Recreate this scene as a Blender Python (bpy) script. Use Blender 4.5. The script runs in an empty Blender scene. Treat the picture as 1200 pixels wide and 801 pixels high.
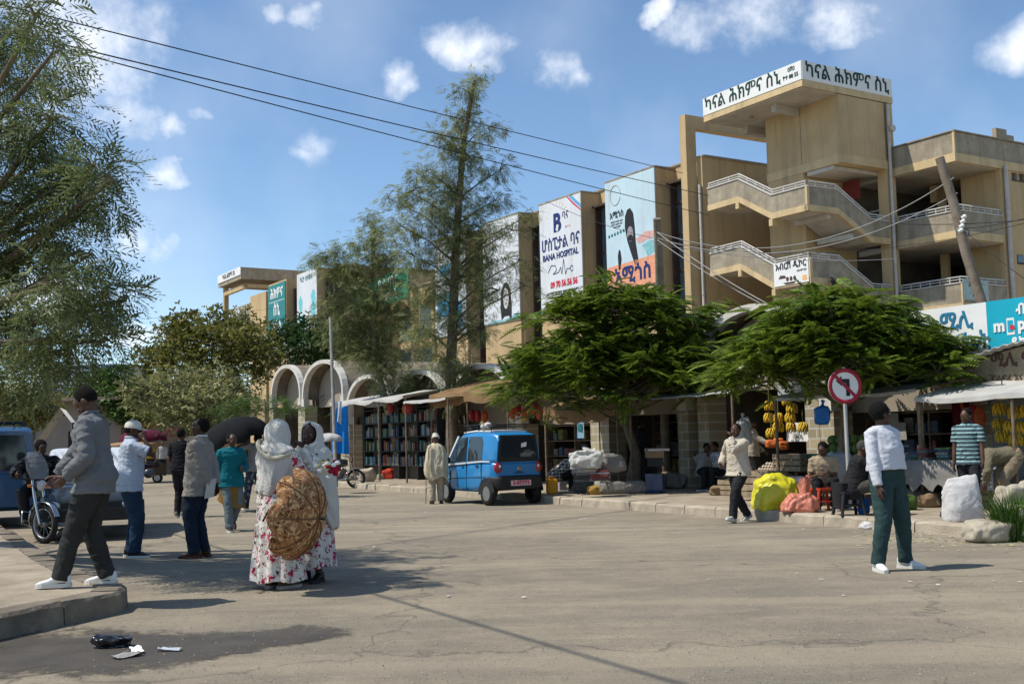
import bpy, math, random
import numpy as np
from mathutils import Vector, Matrix, noise
random.seed(7); RNG = np.random.default_rng(7)
scene = bpy.context.scene
COL = scene.collection
R = math.radians
# ------------------------------------------------------------------ camera
FPX, PITCH, ROLL, CAMZ = 1330.0, R(4.9), R(-1.28), 1.45
_c, _s = math.cos(ROLL), math.sin(ROLL)
_r = np.array([1, 0, 0.]); _f = np.array([0, math.cos(PITCH), math.sin(PITCH)]); _u = np.array([0, -math.sin(PITCH), math.cos(PITCH)])
CX, CY, CZ = _c*_r+_s*_u, -_s*_r+_c*_u, _f
cam_d = bpy.data.cameras.new('camera'); cam = bpy.data.objects.new('camera', cam_d); COL.objects.link(cam)
cam_d.sensor_width = 36; cam_d.lens = FPX/1200*36; cam_d.clip_end = 3000; cam_d.clip_start = .1
cam.matrix_world = Matrix(((CX[0], CY[0], -CZ[0], 0), (CX[1], CY[1], -CZ[1], 0), (CX[2], CY[2], -CZ[2], CAMZ), (0, 0, 0, 1)))
scene.camera = cam
# street axes: U runs away up the street, B from the road into the buildings
AZ = R(121.8); UX, UY = math.cos(AZ), math.sin(AZ); BX, BY = UY, -UX
FZ = AZ-math.pi
def W(u, b, z=0.): return Vector((u*UX+b*BX, u*UY+b*BY, z))
def ray(x, y): return CX*((x-600)/FPX)+CY*((400.5-y)/FPX)+CZ
def G(x, y, z=0.):
    d = ray(x, y); t = (z-CAMZ)/d[2]; return Vector((d[0]*t, d[1]*t, z))
def at(x, y, dep):
    d = ray(x, y); return Vector((d[0]*dep, d[1]*dep, CAMZ+d[2]*dep))
# ------------------------------------------------------------------ world
SUN_EL, SUN_AZ = R(57), R(188)         # azimuth of the sun, counter-clockwise from +X
world = bpy.data.worlds.new('World'); scene.world = world; world.use_nodes = True
def build_world():
    nt = world.node_tree; N = nt.nodes; L = nt.links; N.clear()
    out = N.new('ShaderNodeOutputWorld'); bg = N.new('ShaderNodeBackground'); bg.inputs[1].default_value = .142
    sky = N.new('ShaderNodeTexSky'); sky.sky_type = 'NISHITA'; sky.sun_disc = False
    sky.sun_elevation = SUN_EL; sky.sun_rotation = R(90)-SUN_AZ; sky.altitude = 1900; sky.air_density = 1.0; sky.dust_density = .9; sky.ozone_density = 1.2
    tc = N.new('ShaderNodeTexCoord')
    def noise_(scale, det, rough=.5):
        n = N.new('ShaderNodeTexNoise'); n.inputs['Scale'].default_value = scale; n.inputs['Detail'].default_value = det; n.inputs['Roughness'].default_value = rough
        L.new(tc.outputs['Generated'], n.inputs['Vector']); return n
    def math_(op, a, b=None, clamp=False):
        m = N.new('ShaderNodeMath'); m.operation = op; m.use_clamp = clamp
        for i, v in enumerate((a, b)):
            if v is None: continue
            if isinstance(v, (int, float)): m.inputs[i].default_value = v
            else: L.new(v, m.inputs[i])
        return m.outputs[0]
    clouds = [(110, 40, 125, 140), (50, 120, 120, 80), (140, 140, 70, 42), (90, 90, 100, 90), (150, 75, 50, 70), (150, 295, 55, 40), (665, 78, 62, 42), (690, 88, 40, 26), (645, 90, 40, 24), (368, 172, 54, 34), (350, 182, 34, 20), (555, 52, 74, 30), (575, 70, 34, 18), (450, 88, 30, 26), (365, 12, 34, 18), (318, 8, 22, 20), (860, 26, 95, 50), (900, 8, 60, 40), (985, 22, 66, 46), (770, 12, 22, 18), (1185, 62, 66, 38), (1235, 40, 70, 40), (185, 208, 26, 22), (235, 140, 28, 14), (195, 150, 26, 20), (130, 385, 95, 16), (60, 340, 130, 40)]
    wn = noise_(9, 5, .6); wv = N.new('ShaderNodeVectorMath'); wv.operation = 'MULTIPLY_ADD'; L.new(wn.outputs['Color'], wv.inputs[0]); wv.inputs[1].default_value = (.075, .075, .06); L.new(tc.outputs['Generated'], wv.inputs[2])
    wo = N.new('ShaderNodeVectorMath'); wo.operation = 'SUBTRACT'; L.new(wv.outputs[0], wo.inputs[0]); wo.inputs[1].default_value = (.0375, .0375, .03)
    field = None
    for (x, y, rx, ry) in clouds:
        d = ray(x, y); d = d/np.linalg.norm(d); az = math.atan2(d[1], d[0])-math.pi/2; el = math.asin(d[2])
        mp = N.new('ShaderNodeMapping'); mp.vector_type = 'TEXTURE'
        mp.inputs['Location'].default_value = d; mp.inputs['Rotation'].default_value = (el, 0, az); mp.inputs['Scale'].default_value = (rx/FPX, .3, ry/FPX)
        L.new(wo.outputs[0], mp.inputs['Vector'])
        g = N.new('ShaderNodeTexGradient'); g.gradient_type = 'SPHERICAL'; L.new(mp.outputs[0], g.inputs['Vector'])
        field = g.outputs['Fac'] if field is None else math_('MAXIMUM', field, g.outputs['Fac'])
    n1 = noise_(13, 8, .6); n2 = noise_(6, 4, .5)
    f = math_('ADD', math_('MULTIPLY', math_('POWER', field, .55), 1.18), math_('MULTIPLY', math_('SUBTRACT', n1.outputs['Fac'], .5), 3.1))
    mr = N.new('ShaderNodeMapRange'); mr.interpolation_type = 'SMOOTHSTEP'; mr.inputs[1].default_value = .35; mr.inputs[2].default_value = 1.75; L.new(f, mr.inputs[0])
    gate = math_('MULTIPLY', mr.outputs[0], math_('MULTIPLY', field, 6.0, True), True)
    wisp = N.new('ShaderNodeMapRange'); wisp.inputs[1].default_value = .47; wisp.inputs[2].default_value = .8; wisp.inputs[4].default_value = .2; L.new(n2.outputs['Fac'], wisp.inputs[0])
    mask = math_('MAXIMUM', math_('MULTIPLY', gate, .94), wisp.outputs[0])
    cl = N.new('ShaderNodeMix'); cl.data_type = 'RGBA'; L.new(n1.outputs['Fac'], cl.inputs[0]); cl.inputs[6].default_value = (5.2, 5.6, 6.2, 1); cl.inputs[7].default_value = (8.0, 8.0, 8.1, 1)
    tn = N.new('ShaderNodeMix'); tn.data_type = 'RGBA'; tn.blend_type = 'MULTIPLY'; tn.inputs[0].default_value = 1; L.new(sky.outputs[0], tn.inputs[6]); tn.inputs[7].default_value = (.82, .91, .93, 1)
    mx = N.new('ShaderNodeMix'); mx.data_type = 'RGBA'; L.new(mask, mx.inputs[0]); L.new(tn.outputs[2], mx.inputs[6]); L.new(cl.outputs[2], mx.inputs[7])
    L.new(mx.outputs[2], bg.inputs[0]); L.new(bg.outputs[0], out.inputs[0])
build_world()
sd = bpy.data.lights.new('sun', 'SUN'); sd.energy = 3.9; sd.angle = R(.53); sd.color = (1, .95, .86)
sun = bpy.data.objects.new('sun', sd); COL.objects.link(sun)
to_sun = Vector((math.cos(SUN_AZ)*math.cos(SUN_EL), math.sin(SUN_AZ)*math.cos(SUN_EL), math.sin(SUN_EL)))
sun.rotation_euler = to_sun.to_track_quat('Z', 'Y').to_euler(); sun.location = (-30, 0, 50)
vs = scene.view_settings; vs.view_transform = 'Standard'; vs.look = 'None'; vs.exposure = .35; vs.gamma = 1; vs.use_curve_mapping = False
# ------------------------------------------------------------------ helpers
def link(o): COL.objects.link(o); return o
def tag(o, label=None, cat=None, group=None, kind=None):
    for k, v in (('label', label), ('category', cat), ('group', group), ('kind', kind)):
        if v: o[k] = v
    return o
def thing(name, label, cat, loc=(0, 0, 0), rz=0., group=None):
    o = link(bpy.data.objects.new(name, None)); o.empty_display_size = .2; o.location = loc; o.rotation_euler = (0, 0, rz)
    return tag(o, label, cat, group)
def kids(o): return [c for c in bpy.data.objects if c.parent == o]
def copy_tree(o, loc=None, rz=None, label=None, parent=None):
    c = o.copy(); COL.objects.link(c)
    if parent: c.parent = parent
    if loc is not None: c.location = loc
    if rz is not None: c.rotation_euler = (0, 0, rz)
    if label: c['label'] = label
    for ch in kids(o): copy_tree(ch, parent=c)
    return c
def ortho(d):
    d = Vector(d).normalized(); s = d.cross(Vector((0, 0, 1)))
    if s.length < 1e-3: s = Vector((1, 0, 0))
    s.normalize(); return s, s.cross(d).normalized()
class MB:
    def __init__(s): s.v = []; s.f = []; s.sm = []
    def add(s, vs, fs, smooth=False):
        o = len(s.v); s.v += [tuple(v) for v in vs]; s.f += [tuple(i+o for i in f) for f in fs]; s.sm += [smooth]*len(fs); return s
    def box(s, x0, x1, y0, y1, z0, z1):
        return s.add([(x0, y0, z0), (x1, y0, z0), (x1, y1, z0), (x0, y1, z0), (x0, y0, z1), (x1, y0, z1), (x1, y1, z1), (x0, y1, z1)],
                     [(0, 3, 2, 1), (4, 5, 6, 7), (0, 1, 5, 4), (1, 2, 6, 5), (2, 3, 7, 6), (3, 0, 4, 7)])
    def cbox(s, c, sz, rz=0., tilt=0., bev=0.):
        """box centred at c with size sz, turned by rz, tilted about its x axis, with chamfered vertical edges when bev"""
        m = Matrix.Rotation(rz, 3, 'Z') @ Matrix.Rotation(tilt, 3, 'X'); x, y, z = (q/2 for q in sz); c = Vector(c)
        if bev:
            pts = [(x-bev, -y), (x, -y+bev), (x, y-bev), (x-bev, y), (-x+bev, y), (-x, y-bev), (-x, -y+bev), (-x+bev, -y)]
            n = 8; vs = []
            for zz, k in ((-z, 1-bev/x), (-z+bev, 1), (z-bev, 1), (z, 1-bev/x)): vs += [c+m @ Vector((px*k, py*k, zz)) for px, py in pts]
            fs = [tuple(range(n))[::-1], tuple(range(3*n, 4*n))]
            for l in range(3): fs += [(l*n+i, l*n+(i+1) % n, (l+1)*n+(i+1) % n, (l+1)*n+i) for i in range(n)]
            return s.add(vs, fs)
        vs = [c+m @ Vector(p) for p in ((-x, -y, -z), (x, -y, -z), (x, y, -z), (-x, y, -z), (-x, -y, z), (x, -y, z), (x, y, z), (-x, y, z))]
        return s.add(vs, [(0, 3, 2, 1), (4, 5, 6, 7), (0, 1, 5, 4), (1, 2, 6, 5), (2, 3, 7, 6), (3, 0, 4, 7)])
    def rings(s, rings, caps=True, smooth=True, closed=True):
        """rings: list of equally long point lists"""
        n = len(rings[0]); vs = [p for r in rings for p in r]; fs = []
        for a in range(len(rings)-1):
            for i in range(n if closed else n-1):
                j = (i+1) % n; fs.append((a*n+i, a*n+j, (a+1)*n+j, (a+1)*n+i))
        s.add(vs, fs, smooth)
        if caps and closed:
            k = len(rings)-1; s.add(rings[0], [tuple(range(n))[::-1]], smooth); s.add(rings[k], [tuple(range(n))], smooth)
        return s
    def tube(s, pts, rad, n=8, caps=True, smooth=True):
        pts = [Vector(p) for p in pts]; rad = rad if isinstance(rad, (list, tuple)) else [rad]*len(pts); rings = []; prev = None
        for i, p in enumerate(pts):
            d = (pts[min(i+1, len(pts)-1)]-pts[max(i-1, 0)])
            if d.length < 1e-9: d = Vector((0, 0, 1))
            d.normalize()
            if prev is None: a, b = ortho(d)
            else:
                a = prev-d*prev.dot(d); a.normalize(); b = a.cross(d)
            prev = a; r = rad[i]
            rings.append([p+a*(r*math.cos(t))+b*(r*math.sin(t)) for t in (2*math.pi*k/n for k in range(n))])
        return s.rings(rings, caps, smooth)
    def ell(s, c, r, n=12, m=8, rot=None):
        c = Vector(c); rot = rot or Matrix.Identity(3); vs = [c+rot @ Vector((0, 0, -r[2]))]; fs = []
        for j in range(1, m):
            ph = -math.pi/2+math.pi*j/m
            vs += [c+rot @ Vector((r[0]*math.cos(ph)*math.cos(t), r[1]*math.cos(ph)*math.sin(t), r[2]*math.sin(ph))) for t in (2*math.pi*k/n for k in range(n))]
        vs.append(c+rot @ Vector((0, 0, r[2]))); e = len(vs)-1
        for i in range(n):
            fs.append((0, 1+(i+1) % n, 1+i)); fs.append((e, 1+(m-2)*n+i, 1+(m-2)*n+(i+1) % n))
            for j in range(m-2): fs.append((1+j*n+i, 1+j*n+(i+1) % n, 1+(j+1)*n+(i+1) % n, 1+(j+1)*n+i))
        return s.add(vs, fs, True)
    def lathe(s, prof, c=(0, 0, 0), axis=(0, 0, 1), n=16, smooth=True):
        a, b = ortho(axis); ax = Vector(axis).normalized(); c = Vector(c)
        return s.rings([[c+ax*h+a*(max(r, 1e-4)*math.cos(t))+b*(max(r, 1e-4)*math.sin(t)) for t in (2*math.pi*k/n for k in range(n))] for r, h in prof], True, smooth)
    def prism(s, poly, o, ex, ey, th):
        """flat polygon poly (2-d) at origin o with axes ex, ey, thickened along ex x ey by th"""
        o, ex, ey = Vector(o), Vector(ex), Vector(ey); nrm = ex.cross(ey).normalized()*th; n = len(poly)
        a = [o+ex*x+ey*y for x, y in poly]; vs = a+[p+nrm for p in a]
        fs = [tuple(range(n))[::-1], tuple(range(n, 2*n))]+[(i, (i+1) % n, n+(i+1) % n, n+i) for i in range(n)]
        return s.add(vs, fs)
    def strip(s, prof, y0, y1, ax='x'):
        """profile points (t, zlow, zhigh) made into a solid between y0 and y1; t runs along x (or y)"""
        vs = []
        for t, a, b in prof:
            q = [(t, y0, a), (t, y1, a), (t, y1, b), (t, y0, b)]
            vs += q if ax == 'x' else [(y, x, z) for x, y, z in q]
        fs = []; k = len(prof)
        for i in range(k-1):
            for j in range(4): fs.append((i*4+j, i*4+(j+1) % 4, (i+1)*4+(j+1) % 4, (i+1)*4+j))
        fs += [(3, 2, 1, 0), tuple((k-1)*4+j for j in range(4))]
        return s.add(vs, fs)
    def build(s, name, mat, parent=None, kind=None):
        me = bpy.data.meshes.new(name); me.from_pydata(s.v, [], s.f); me.materials.append(mat)
        me.polygons.foreach_set('use_smooth', s.sm); me.update()
        bmfix(me)
        o = link(bpy.data.objects.new(name, me))
        if parent: o.parent = parent
        if kind: o['kind'] = kind
        return o
import bmesh
def bmfix(me):
    b = bmesh.new(); b.from_mesh(me); bmesh.ops.recalc_face_normals(b, faces=b.faces); b.to_mesh(me); b.free()
_M = {}
def pm(name, col, rough=.85, var=.18, scale=5., bump=.15, bscale=60., spec=.25, metal=0., tint=None, sub=None, coat=0., streak=None):
    """plain material whose colour and surface wander with 3-d noise; tint = second colour, sub = extra dirt colour"""
    if name in _M: return _M[name]
    m = bpy.data.materials.new(name); m.use_nodes = True; nt = m.node_tree; N, L = nt.nodes, nt.links
    p = N['Principled BSDF']; p.inputs['Roughness'].default_value = rough; p.inputs['Metallic'].default_value = metal
    p.inputs['Specular IOR Level'].default_value = spec; p.inputs['Coat Weight'].default_value = coat
    tc = N.new('ShaderNodeTexCoord'); n = N.new('ShaderNodeTexNoise'); n.inputs['Scale'].default_value = scale; n.inputs['Detail'].default_value = 6; n.inputs['Roughness'].default_value = .6
    L.new(tc.outputs['Object'], n.inputs['Vector'])
    r = N.new('ShaderNodeValToRGB'); e = r.color_ramp.elements; c2 = tint or tuple(min(1, c*(1+var)) for c in col); c1 = tuple(c*(1-var) for c in col)
    e[0].position = .3; e[1].position = .7; e[0].color = (*c1, 1); e[1].color = (*c2, 1); L.new(n.outputs['Fac'], r.inputs[0]); src = r.outputs[0]
    if sub:
        n3 = N.new('ShaderNodeTexNoise'); n3.inputs['Scale'].default_value = scale*.35; n3.inputs['Detail'].default_value = 9; n3.inputs['Roughness'].default_value = .72; L.new(tc.outputs['Object'], n3.inputs['Vector'])
        mr = N.new('ShaderNodeMapRange'); mr.inputs[1].default_value = .5; mr.inputs[2].default_value = .68; mr.inputs[4].default_value = .75; L.new(n3.outputs['Fac'], mr.inputs[0])
        mx = N.new('ShaderNodeMix'); mx.data_type = 'RGBA'; L.new(mr.outputs[0], mx.inputs[0]); L.new(src, mx.inputs[6]); mx.inputs[7].default_value = (*sub, 1); src = mx.outputs[2]
    if streak:          # rain marks running down the wall
        for k, (sc, lo, hi, am) in enumerate(((1.6, .50, .70, .62), (5.5, .54, .72, .5))):
            mp = N.new('ShaderNodeMapping'); mp.inputs['Scale'].default_value = (sc, sc, sc*.07); L.new(tc.outputs['Object'], mp.inputs[0]); n4 = N.new('ShaderNodeTexNoise'); n4.inputs['Scale'].default_value = 1; n4.inputs['Detail'].default_value = 7; n4.inputs['Roughness'].default_value = .65; L.new(mp.outputs[0], n4.inputs['Vector'])
            mr = N.new('ShaderNodeMapRange'); mr.inputs[1].default_value = lo; mr.inputs[2].default_value = hi; mr.inputs[4].default_value = am; L.new(n4.outputs['Fac'], mr.inputs[0])
            mx = N.new('ShaderNodeMix'); mx.data_type = 'RGBA'; L.new(mr.outputs[0], mx.inputs[0]); L.new(src, mx.inputs[6]); mx.inputs[7].default_value = (*streak, 1); src = mx.outputs[2]
    L.new(src, p.inputs['Base Color'])
    if bump:
        n2 = N.new('ShaderNodeTexNoise'); n2.inputs['Scale'].default_value = bscale; n2.inputs['Detail'].default_value = 4; L.new(tc.outputs['Object'], n2.inputs['Vector'])
        b = N.new('ShaderNodeBump'); b.inputs['Strength'].default_value = bump; b.inputs['Distance'].default_value = .02; L.new(n2.outputs['Fac'], b.inputs['Height']); L.new(b.outputs[0], p.inputs['Normal'])
    _M[name] = m; m['src'] = 1
    return m
def nodes(m): return m.node_tree.nodes, m.node_tree.links, m.node_tree.nodes['Principled BSDF']
def glassm(name, col, rough=.06, spec=.6):
    m = pm(name, col, rough, .25, 1.3, 0, spec=spec); return m
def text(s, size, mat, parent, loc, rz=0., bold=.0, sx=1., align='CENTER', name='lettering', ext=.004):
    """letters standing upright in the local xz plane, read from -y; rz turns them about z"""
    cu = bpy.data.curves.new(name, 'FONT'); cu.body = s; cu.size = size; cu.align_x = align; cu.align_y = 'CENTER'; cu.offset = bold; cu.extrude = ext; cu.resolution_u = 3
    t = link(bpy.data.objects.new(name, cu)); bpy.context.view_layer.update()
    me = bpy.data.meshes.new_from_object(t.evaluated_get(bpy.context.evaluated_depsgraph_get()))
    bpy.data.objects.remove(t); me.materials.clear(); me.materials.append(mat)
    o = link(bpy.data.objects.new(name, me)); o.parent = parent; o.location = loc; o.rotation_euler = (R(90), 0, rz); o.scale = (sx, 1, 1)
    return o
def raw_mesh(name, v, quads, mat, parent=None, smooth=False):
    """fast mesh from numpy arrays of vertices and quads"""
    me = bpy.data.meshes.new(name); nv, nf = len(v), len(quads)
    me.vertices.add(nv); me.vertices.foreach_set('co', np.asarray(v, np.float32).ravel())
    me.loops.add(nf*4); me.loops.foreach_set('vertex_index', np.asarray(quads, np.int32).ravel())
    me.polygons.add(nf); me.polygons.foreach_set('loop_start', np.arange(0, nf*4, 4, dtype=np.int32)); me.polygons.foreach_set('loop_total', np.full(nf, 4, np.int32))
    if smooth: me.polygons.foreach_set('use_smooth', np.ones(nf, bool))
    me.materials.append(mat); me.update(calc_edges=True); me.validate()
    o = link(bpy.data.objects.new(name, me))
    if parent: o.parent = parent
    return o
# ------------------------------------------------------------------ materials of the place
def road_mat():
    m = pm('dusty asphalt', (.285, .255, .215), .93, .1, .8, 0); N, L, p = nodes(m)
    tc = N.new('ShaderNodeTexCoord')
    def nz(sc, det, rg=.6, rot=None, stretch=None):
        n = N.new('ShaderNodeTexNoise'); n.inputs['Scale'].default_value = sc; n.inputs['Detail'].default_value = det; n.inputs['Roughness'].default_value = rg
        if stretch:
            mp = N.new('ShaderNodeMapping'); mp.inputs['Rotation'].default_value = (0, 0, rot); mp.inputs['Scale'].default_value = stretch; L.new(tc.outputs['Object'], mp.inputs[0]); L.new(mp.outputs[0], n.inputs['Vector'])
        else: L.new(tc.outputs['Object'], n.inputs['Vector'])
        return n.outputs['Fac']
    def rng(x, a, b, c, d):
        r = N.new('ShaderNodeMapRange'); r.inputs[1].default_value = a; r.inputs[2].default_value = b; r.inputs[3].default_value = c; r.inputs[4].default_value = d; L.new(x, r.inputs[0]); return r.outputs[0]
    def mix(fac, a, b, mode='MIX'):
        x = N.new('ShaderNodeMix'); x.data_type = 'RGBA'; x.blend_type = mode
        if isinstance(fac, float): x.inputs[0].default_value = fac
        else: L.new(fac, x.inputs[0])
        for i, q in ((6, a), (7, b)):
            if isinstance(q, tuple): x.inputs[i].default_value = (*q, 1)
            else: L.new(q, x.inputs[i])
        return x.outputs[2]
    base = mix(rng(nz(.35, 8, .65), .38, .62, 0, 1), (.185, .162, .128), (.315, .268, .20))
    base = mix(rng(nz(1.0, 8, .75, 0, (.8, 1.7, 1)), .47, .64, 0, .6), base, (.155, .138, .112))
    base = mix(rng(nz(1.9, 9, .78, .12, (.8, 1.8, 1)), .52, .68, 0, .6), base, (.37, .315, .235))
    base = mix(rng(nz(1., 6, .6, -AZ, (.22, 2.2, 1)), .46, .72, 0, .65), base, (.175, .155, .125))
    base = mix(rng(nz(2.6, 9, .75), .55, .75, 0, .6), base, (.35, .30, .225))
    base = mix(rng(nz(7, 6, .7), .57, .66, 0, .55), base, (.15, .135, .12))
    vo = N.new('ShaderNodeTexVoronoi'); vo.inputs['Scale'].default_value = 55; L.new(tc.outputs['Object'], vo.inputs['Vector'])
    base = mix(rng(vo.outputs['Distance'], .0, .38, .55, 0), base, (.42, .39, .34), 'MIX')
    v2 = N.new('ShaderNodeTexVoronoi'); v2.inputs['Scale'].default_value = 19; v2.inputs['Randomness'].default_value = 1; L.new(tc.outputs['Object'], v2.inputs['Vector'])
    base = mix(rng(v2.outputs['Distance'], .0, .22, .85, 0), base, (.09, .08, .07), 'MIX')
    base = mix(rng(nz(.55, 3, .5, -AZ, (.12, 1.6, 1)), .54, .62, 0, .5), base, (.34, .29, .22))
    base = mix(rng(nz(22, 8, .8), .52, .70, 0, .55), base, (.12, .105, .085))
    base = mix(rng(nz(90, 4, .8), .5, .72, 0, .5), base, (.44, .39, .30))
    # cracks
    v3 = N.new('ShaderNodeTexVoronoi'); v3.feature = 'DISTANCE_TO_EDGE'; v3.inputs['Scale'].default_value = .2
    nn = N.new('ShaderNodeTexNoise'); nn.inputs['Scale'].default_value = 1.6; nn.inputs['Detail'].default_value = 5; L.new(tc.outputs['Object'], nn.inputs['Vector'])
    va = N.new('ShaderNodeVectorMath'); va.operation = 'MULTIPLY_ADD'; L.new(nn.outputs['Color'], va.inputs[0]); va.inputs[1].default_value = (1.3, 1.3, 0); L.new(tc.outputs['Object'], va.inputs[2]); L.new(va.outputs[0], v3.inputs['Vector'])
    base = mix(rng(v3.outputs['Distance'], .0, .006, .6, 0), base, (.09, .08, .07), 'MIX')
    base = mix(1.0, base, (1.03, 1.005, .945), 'MULTIPLY')
    L.new(base, p.inputs['Base Color'])
    b = N.new('ShaderNodeBump'); b.inputs['Strength'].default_value = .9; b.inputs['Distance'].default_value = .016; L.new(nz(38, 7, .75), b.inputs['Height'])
    b2 = N.new('ShaderNodeBump'); b2.inputs['Strength'].default_value = .5; b2.inputs['Distance'].default_value = .04; L.new(nz(3.2, 5, .6), b2.inputs['Height']); L.new(b.outputs[0], b2.inputs['Normal']); L.new(b2.outputs[0], p.inputs['Normal'])
    return m
ROAD = road_mat()
PAVE = pm('worn paving', (.30, .245, .175), .93, .22, 2.2, .5, 25, tint=(.40, .335, .25), sub=(.19, .155, .115))
KERB = pm('dusty kerb stone', (.38, .32, .235), .93, .2, 3., .5, 30, tint=(.47, .40, .30), sub=(.23, .19, .145))
DKERB = pm('dark concrete kerb', (.17, .14, .105), .95, .25, 4., .6, 22, tint=(.26, .215, .16), sub=(.10, .085, .065))  # near kerb: much darker brown than the far kerb, all over
BEIGE = pm('beige render', (.52, .37, .195), .9, .06, .7, .15, 30, tint=(.57, .415, .225), sub=(.42, .30, .165), streak=(.33, .24, .14))
YEL = pm('pale yellow band paint', (.60, .45, .25), .9, .1, 1.6, .1, 30, sub=(.45, .34, .19), streak=(.36, .27, .16))
RCONC = pm('rough grey concrete', (.34, .285, .205), .95, .22, 2.2, .6, 16, tint=(.42, .36, .265), sub=(.22, .18, .13), streak=(.175, .145, .11))
SOFF = pm('off white soffit', (.50, .46, .40), .92, .12, 1.5, .1, 30, sub=(.33, .29, .24))
WHITE = pm('white paint', (.76, .75, .72), .6, .06, 3, .05, 40)
RAILW = pm('white railing paint', (.54, .52, .48), .6, .1, 3, .05, 40)
DARKM = pm('dark brown metal', (.075, .05, .04), .6, .3, 4, .1)
GLASS = glassm('dusty dark window glass', (.10, .13, .15), .12)
GLASS2 = glassm('pale reflecting glass', (.24, .30, .34), .15)
DARK = pm('dark interior', (.028, .025, .022), .95, .3, 2, 0)
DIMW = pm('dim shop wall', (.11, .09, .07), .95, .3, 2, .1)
INK = pm('black sign ink', (.02, .02, .022), .6, .1, 4, 0)
DGREEN = pm('dark green sign ink', (.012, .05, .036), .6, .1, 4, 0)
NAVY = pm('navy sign ink', (.018, .03, .13), .6, .1, 4, 0)
REDI = pm('crimson sign ink', (.55, .03, .06), .6, .1, 4, 0)
TEAL = pm('teal sign vinyl', (.025, .20, .20), .5, .08, 3, 0)
CYAN = pm('cyan sign vinyl', (.015, .36, .48), .45, .05, 3, 0)
VINYL = pm('white sign vinyl', (.66, .68, .70), .6, .05, 1, .5, 1.6, sub=(.56, .57, .57), streak=(.52, .52, .50))
SKYV = pm('pale blue sign vinyl', (.50, .64, .70), .6, .05, 1, .5, 1.6, sub=(.44, .56, .60), streak=(.42, .50, .52))
GREENV = pm('green sign vinyl', (.01, .20, .10), .5, .1, 2, 0)
PIPE = pm('grey downpipe', (.50, .46, .42), .6, .15, 3, .05)
# ------------------------------------------------------------------ ground, road, pavements
def sheet(name, poly, z, mat, kind='structure'):
    mb = MB(); mb.add([(p[0], p[1], z) for p in poly], [tuple(range(len(poly)))]); return mb.build(name, mat, None, kind)
EARTH = pm('dry earth', (.24, .20, .15), .95, .25, .6, .4, 20)
sheet('ground', [(-900, -60), (900, -60), (900, 1400), (-900, 1400)], -.03, EARTH)
sheet('road', [(-120, -25), (60, -25), (60, 60), W(330, 17), W(330, -60), (-260, 150)], 0, ROAD)
def kb(u): return 12.72+.066*u      # far kerb line
def kerb_run(name, pts, mat, h, wd, ln, seed):
    """row of kerb stones along a polyline, the body to the left of the walking direction"""
    rg = random.Random(seed); mb = MB()
    for (a, b) in zip(pts[:-1], pts[1:]):
        a, b = Vector(a), Vector(b); d = b-a; n = max(1, round(d.length/ln)); d /= n; dn = d.normalized(); s = Vector((-dn.y, dn.x))
        for i in range(n):
            p = a+d*i+dn*.008; q = a+d*(i+1)-dn*.008; o = s*rg.uniform(-.012, .012); hh = h+rg.uniform(-.012, .012); ch = .03
            prof = [(0, -.05), (.012, hh-ch), (ch+.012, hh), (wd, hh), (wd, -.05)]
            r1 = [Vector((*(p+o+s*x), z)) for x, z in prof]; r2 = [Vector((*(q+o+s*x), z)) for x, z in prof]
            nseg = 5; rr = []
            for k in range(nseg+1):
                t = k/nseg; rr.append([u_.lerp(v_, t)+Vector((*(s*rg.uniform(-.008, .008)), rg.uniform(-.009, .004) if 0 < j < 3 else 0)) for j, (u_, v_) in enumerate(zip(r1, r2))])
            mb.rings(rr, True, False)
    return mb.build(name, mat, None, 'structure')
fk = [W(u, kb(u)).xy for u in (-14, 0, 10, 20, 30, 45, 70, 110, 170)]
kerb_run('far_kerb', [p for p in fk][::-1], KERB, .17, .3, .95, 3)
far_p = [W(u, kb(u)+.28).xy for u in (-14, 0, 10, 20, 30, 45, 70, 110, 170)]
sheet('far_pavement', [*far_p, W(170, 60).xy, W(-14, 60).xy], .155, PAVE)
# near-left pavement whose corner points into the road
np_ = [(-6.6, 3.0), (-3.985, 8.87), (-3.50, 10.2), (-3.56, 10.55), (-4.3, 11.6), (-5.55, 13.7), (-7.23, 16.8), (-10.5, 22.6), (-24, 46), (-55, 100)]
kerb_run('near_kerb', np_, DKERB, .2, .26, .62, 5)
inn = []
for i, p in enumerate(np_):
    a = Vector(np_[max(i-1, 0)]); b = Vector(np_[min(i+1, len(np_)-1)]); d = (b-a).normalized(); inn.append(Vector(p)+Vector((-d.y, d.x))*.24)
sheet('near_pavement', [*[tuple(p) for p in inn], (-120, 100), (-120, 3)], .19, PAVE)
def stain_mat(name, col):
    """damp patch whose ragged rim comes from noise against the distance to the sheet's edge"""
    m = pm(name, col, .7, .3, 2.5, .4, 40, spec=.35); N, L, p = nodes(m)
    at_ = N.new('ShaderNodeAttribute'); at_.attribute_name = 'rim'; tc = N.new('ShaderNodeTexCoord'); n = N.new('ShaderNodeTexNoise'); n.inputs['Scale'].default_value = 2.6; n.inputs['Detail'].default_value = 10; n.inputs['Roughness'].default_value = .78; L.new(tc.outputs['Object'], n.inputs['Vector'])
    a = N.new('ShaderNodeMath'); a.operation = 'ADD'; L.new(n.outputs['Fac'], a.inputs[0]); a.operation = 'MULTIPLY_ADD'; a.inputs[1].default_value = 2.6; L.new(at_.outputs['Fac'], a.inputs[2])
    r = N.new('ShaderNodeMapRange'); r.inputs[1].default_value = 1.62; r.inputs[2].default_value = 1.95; r.inputs[4].default_value = .85; L.new(a.outputs[0], r.inputs[0]); L.new(r.outputs[0], p.inputs['Alpha'])
    return m
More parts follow.
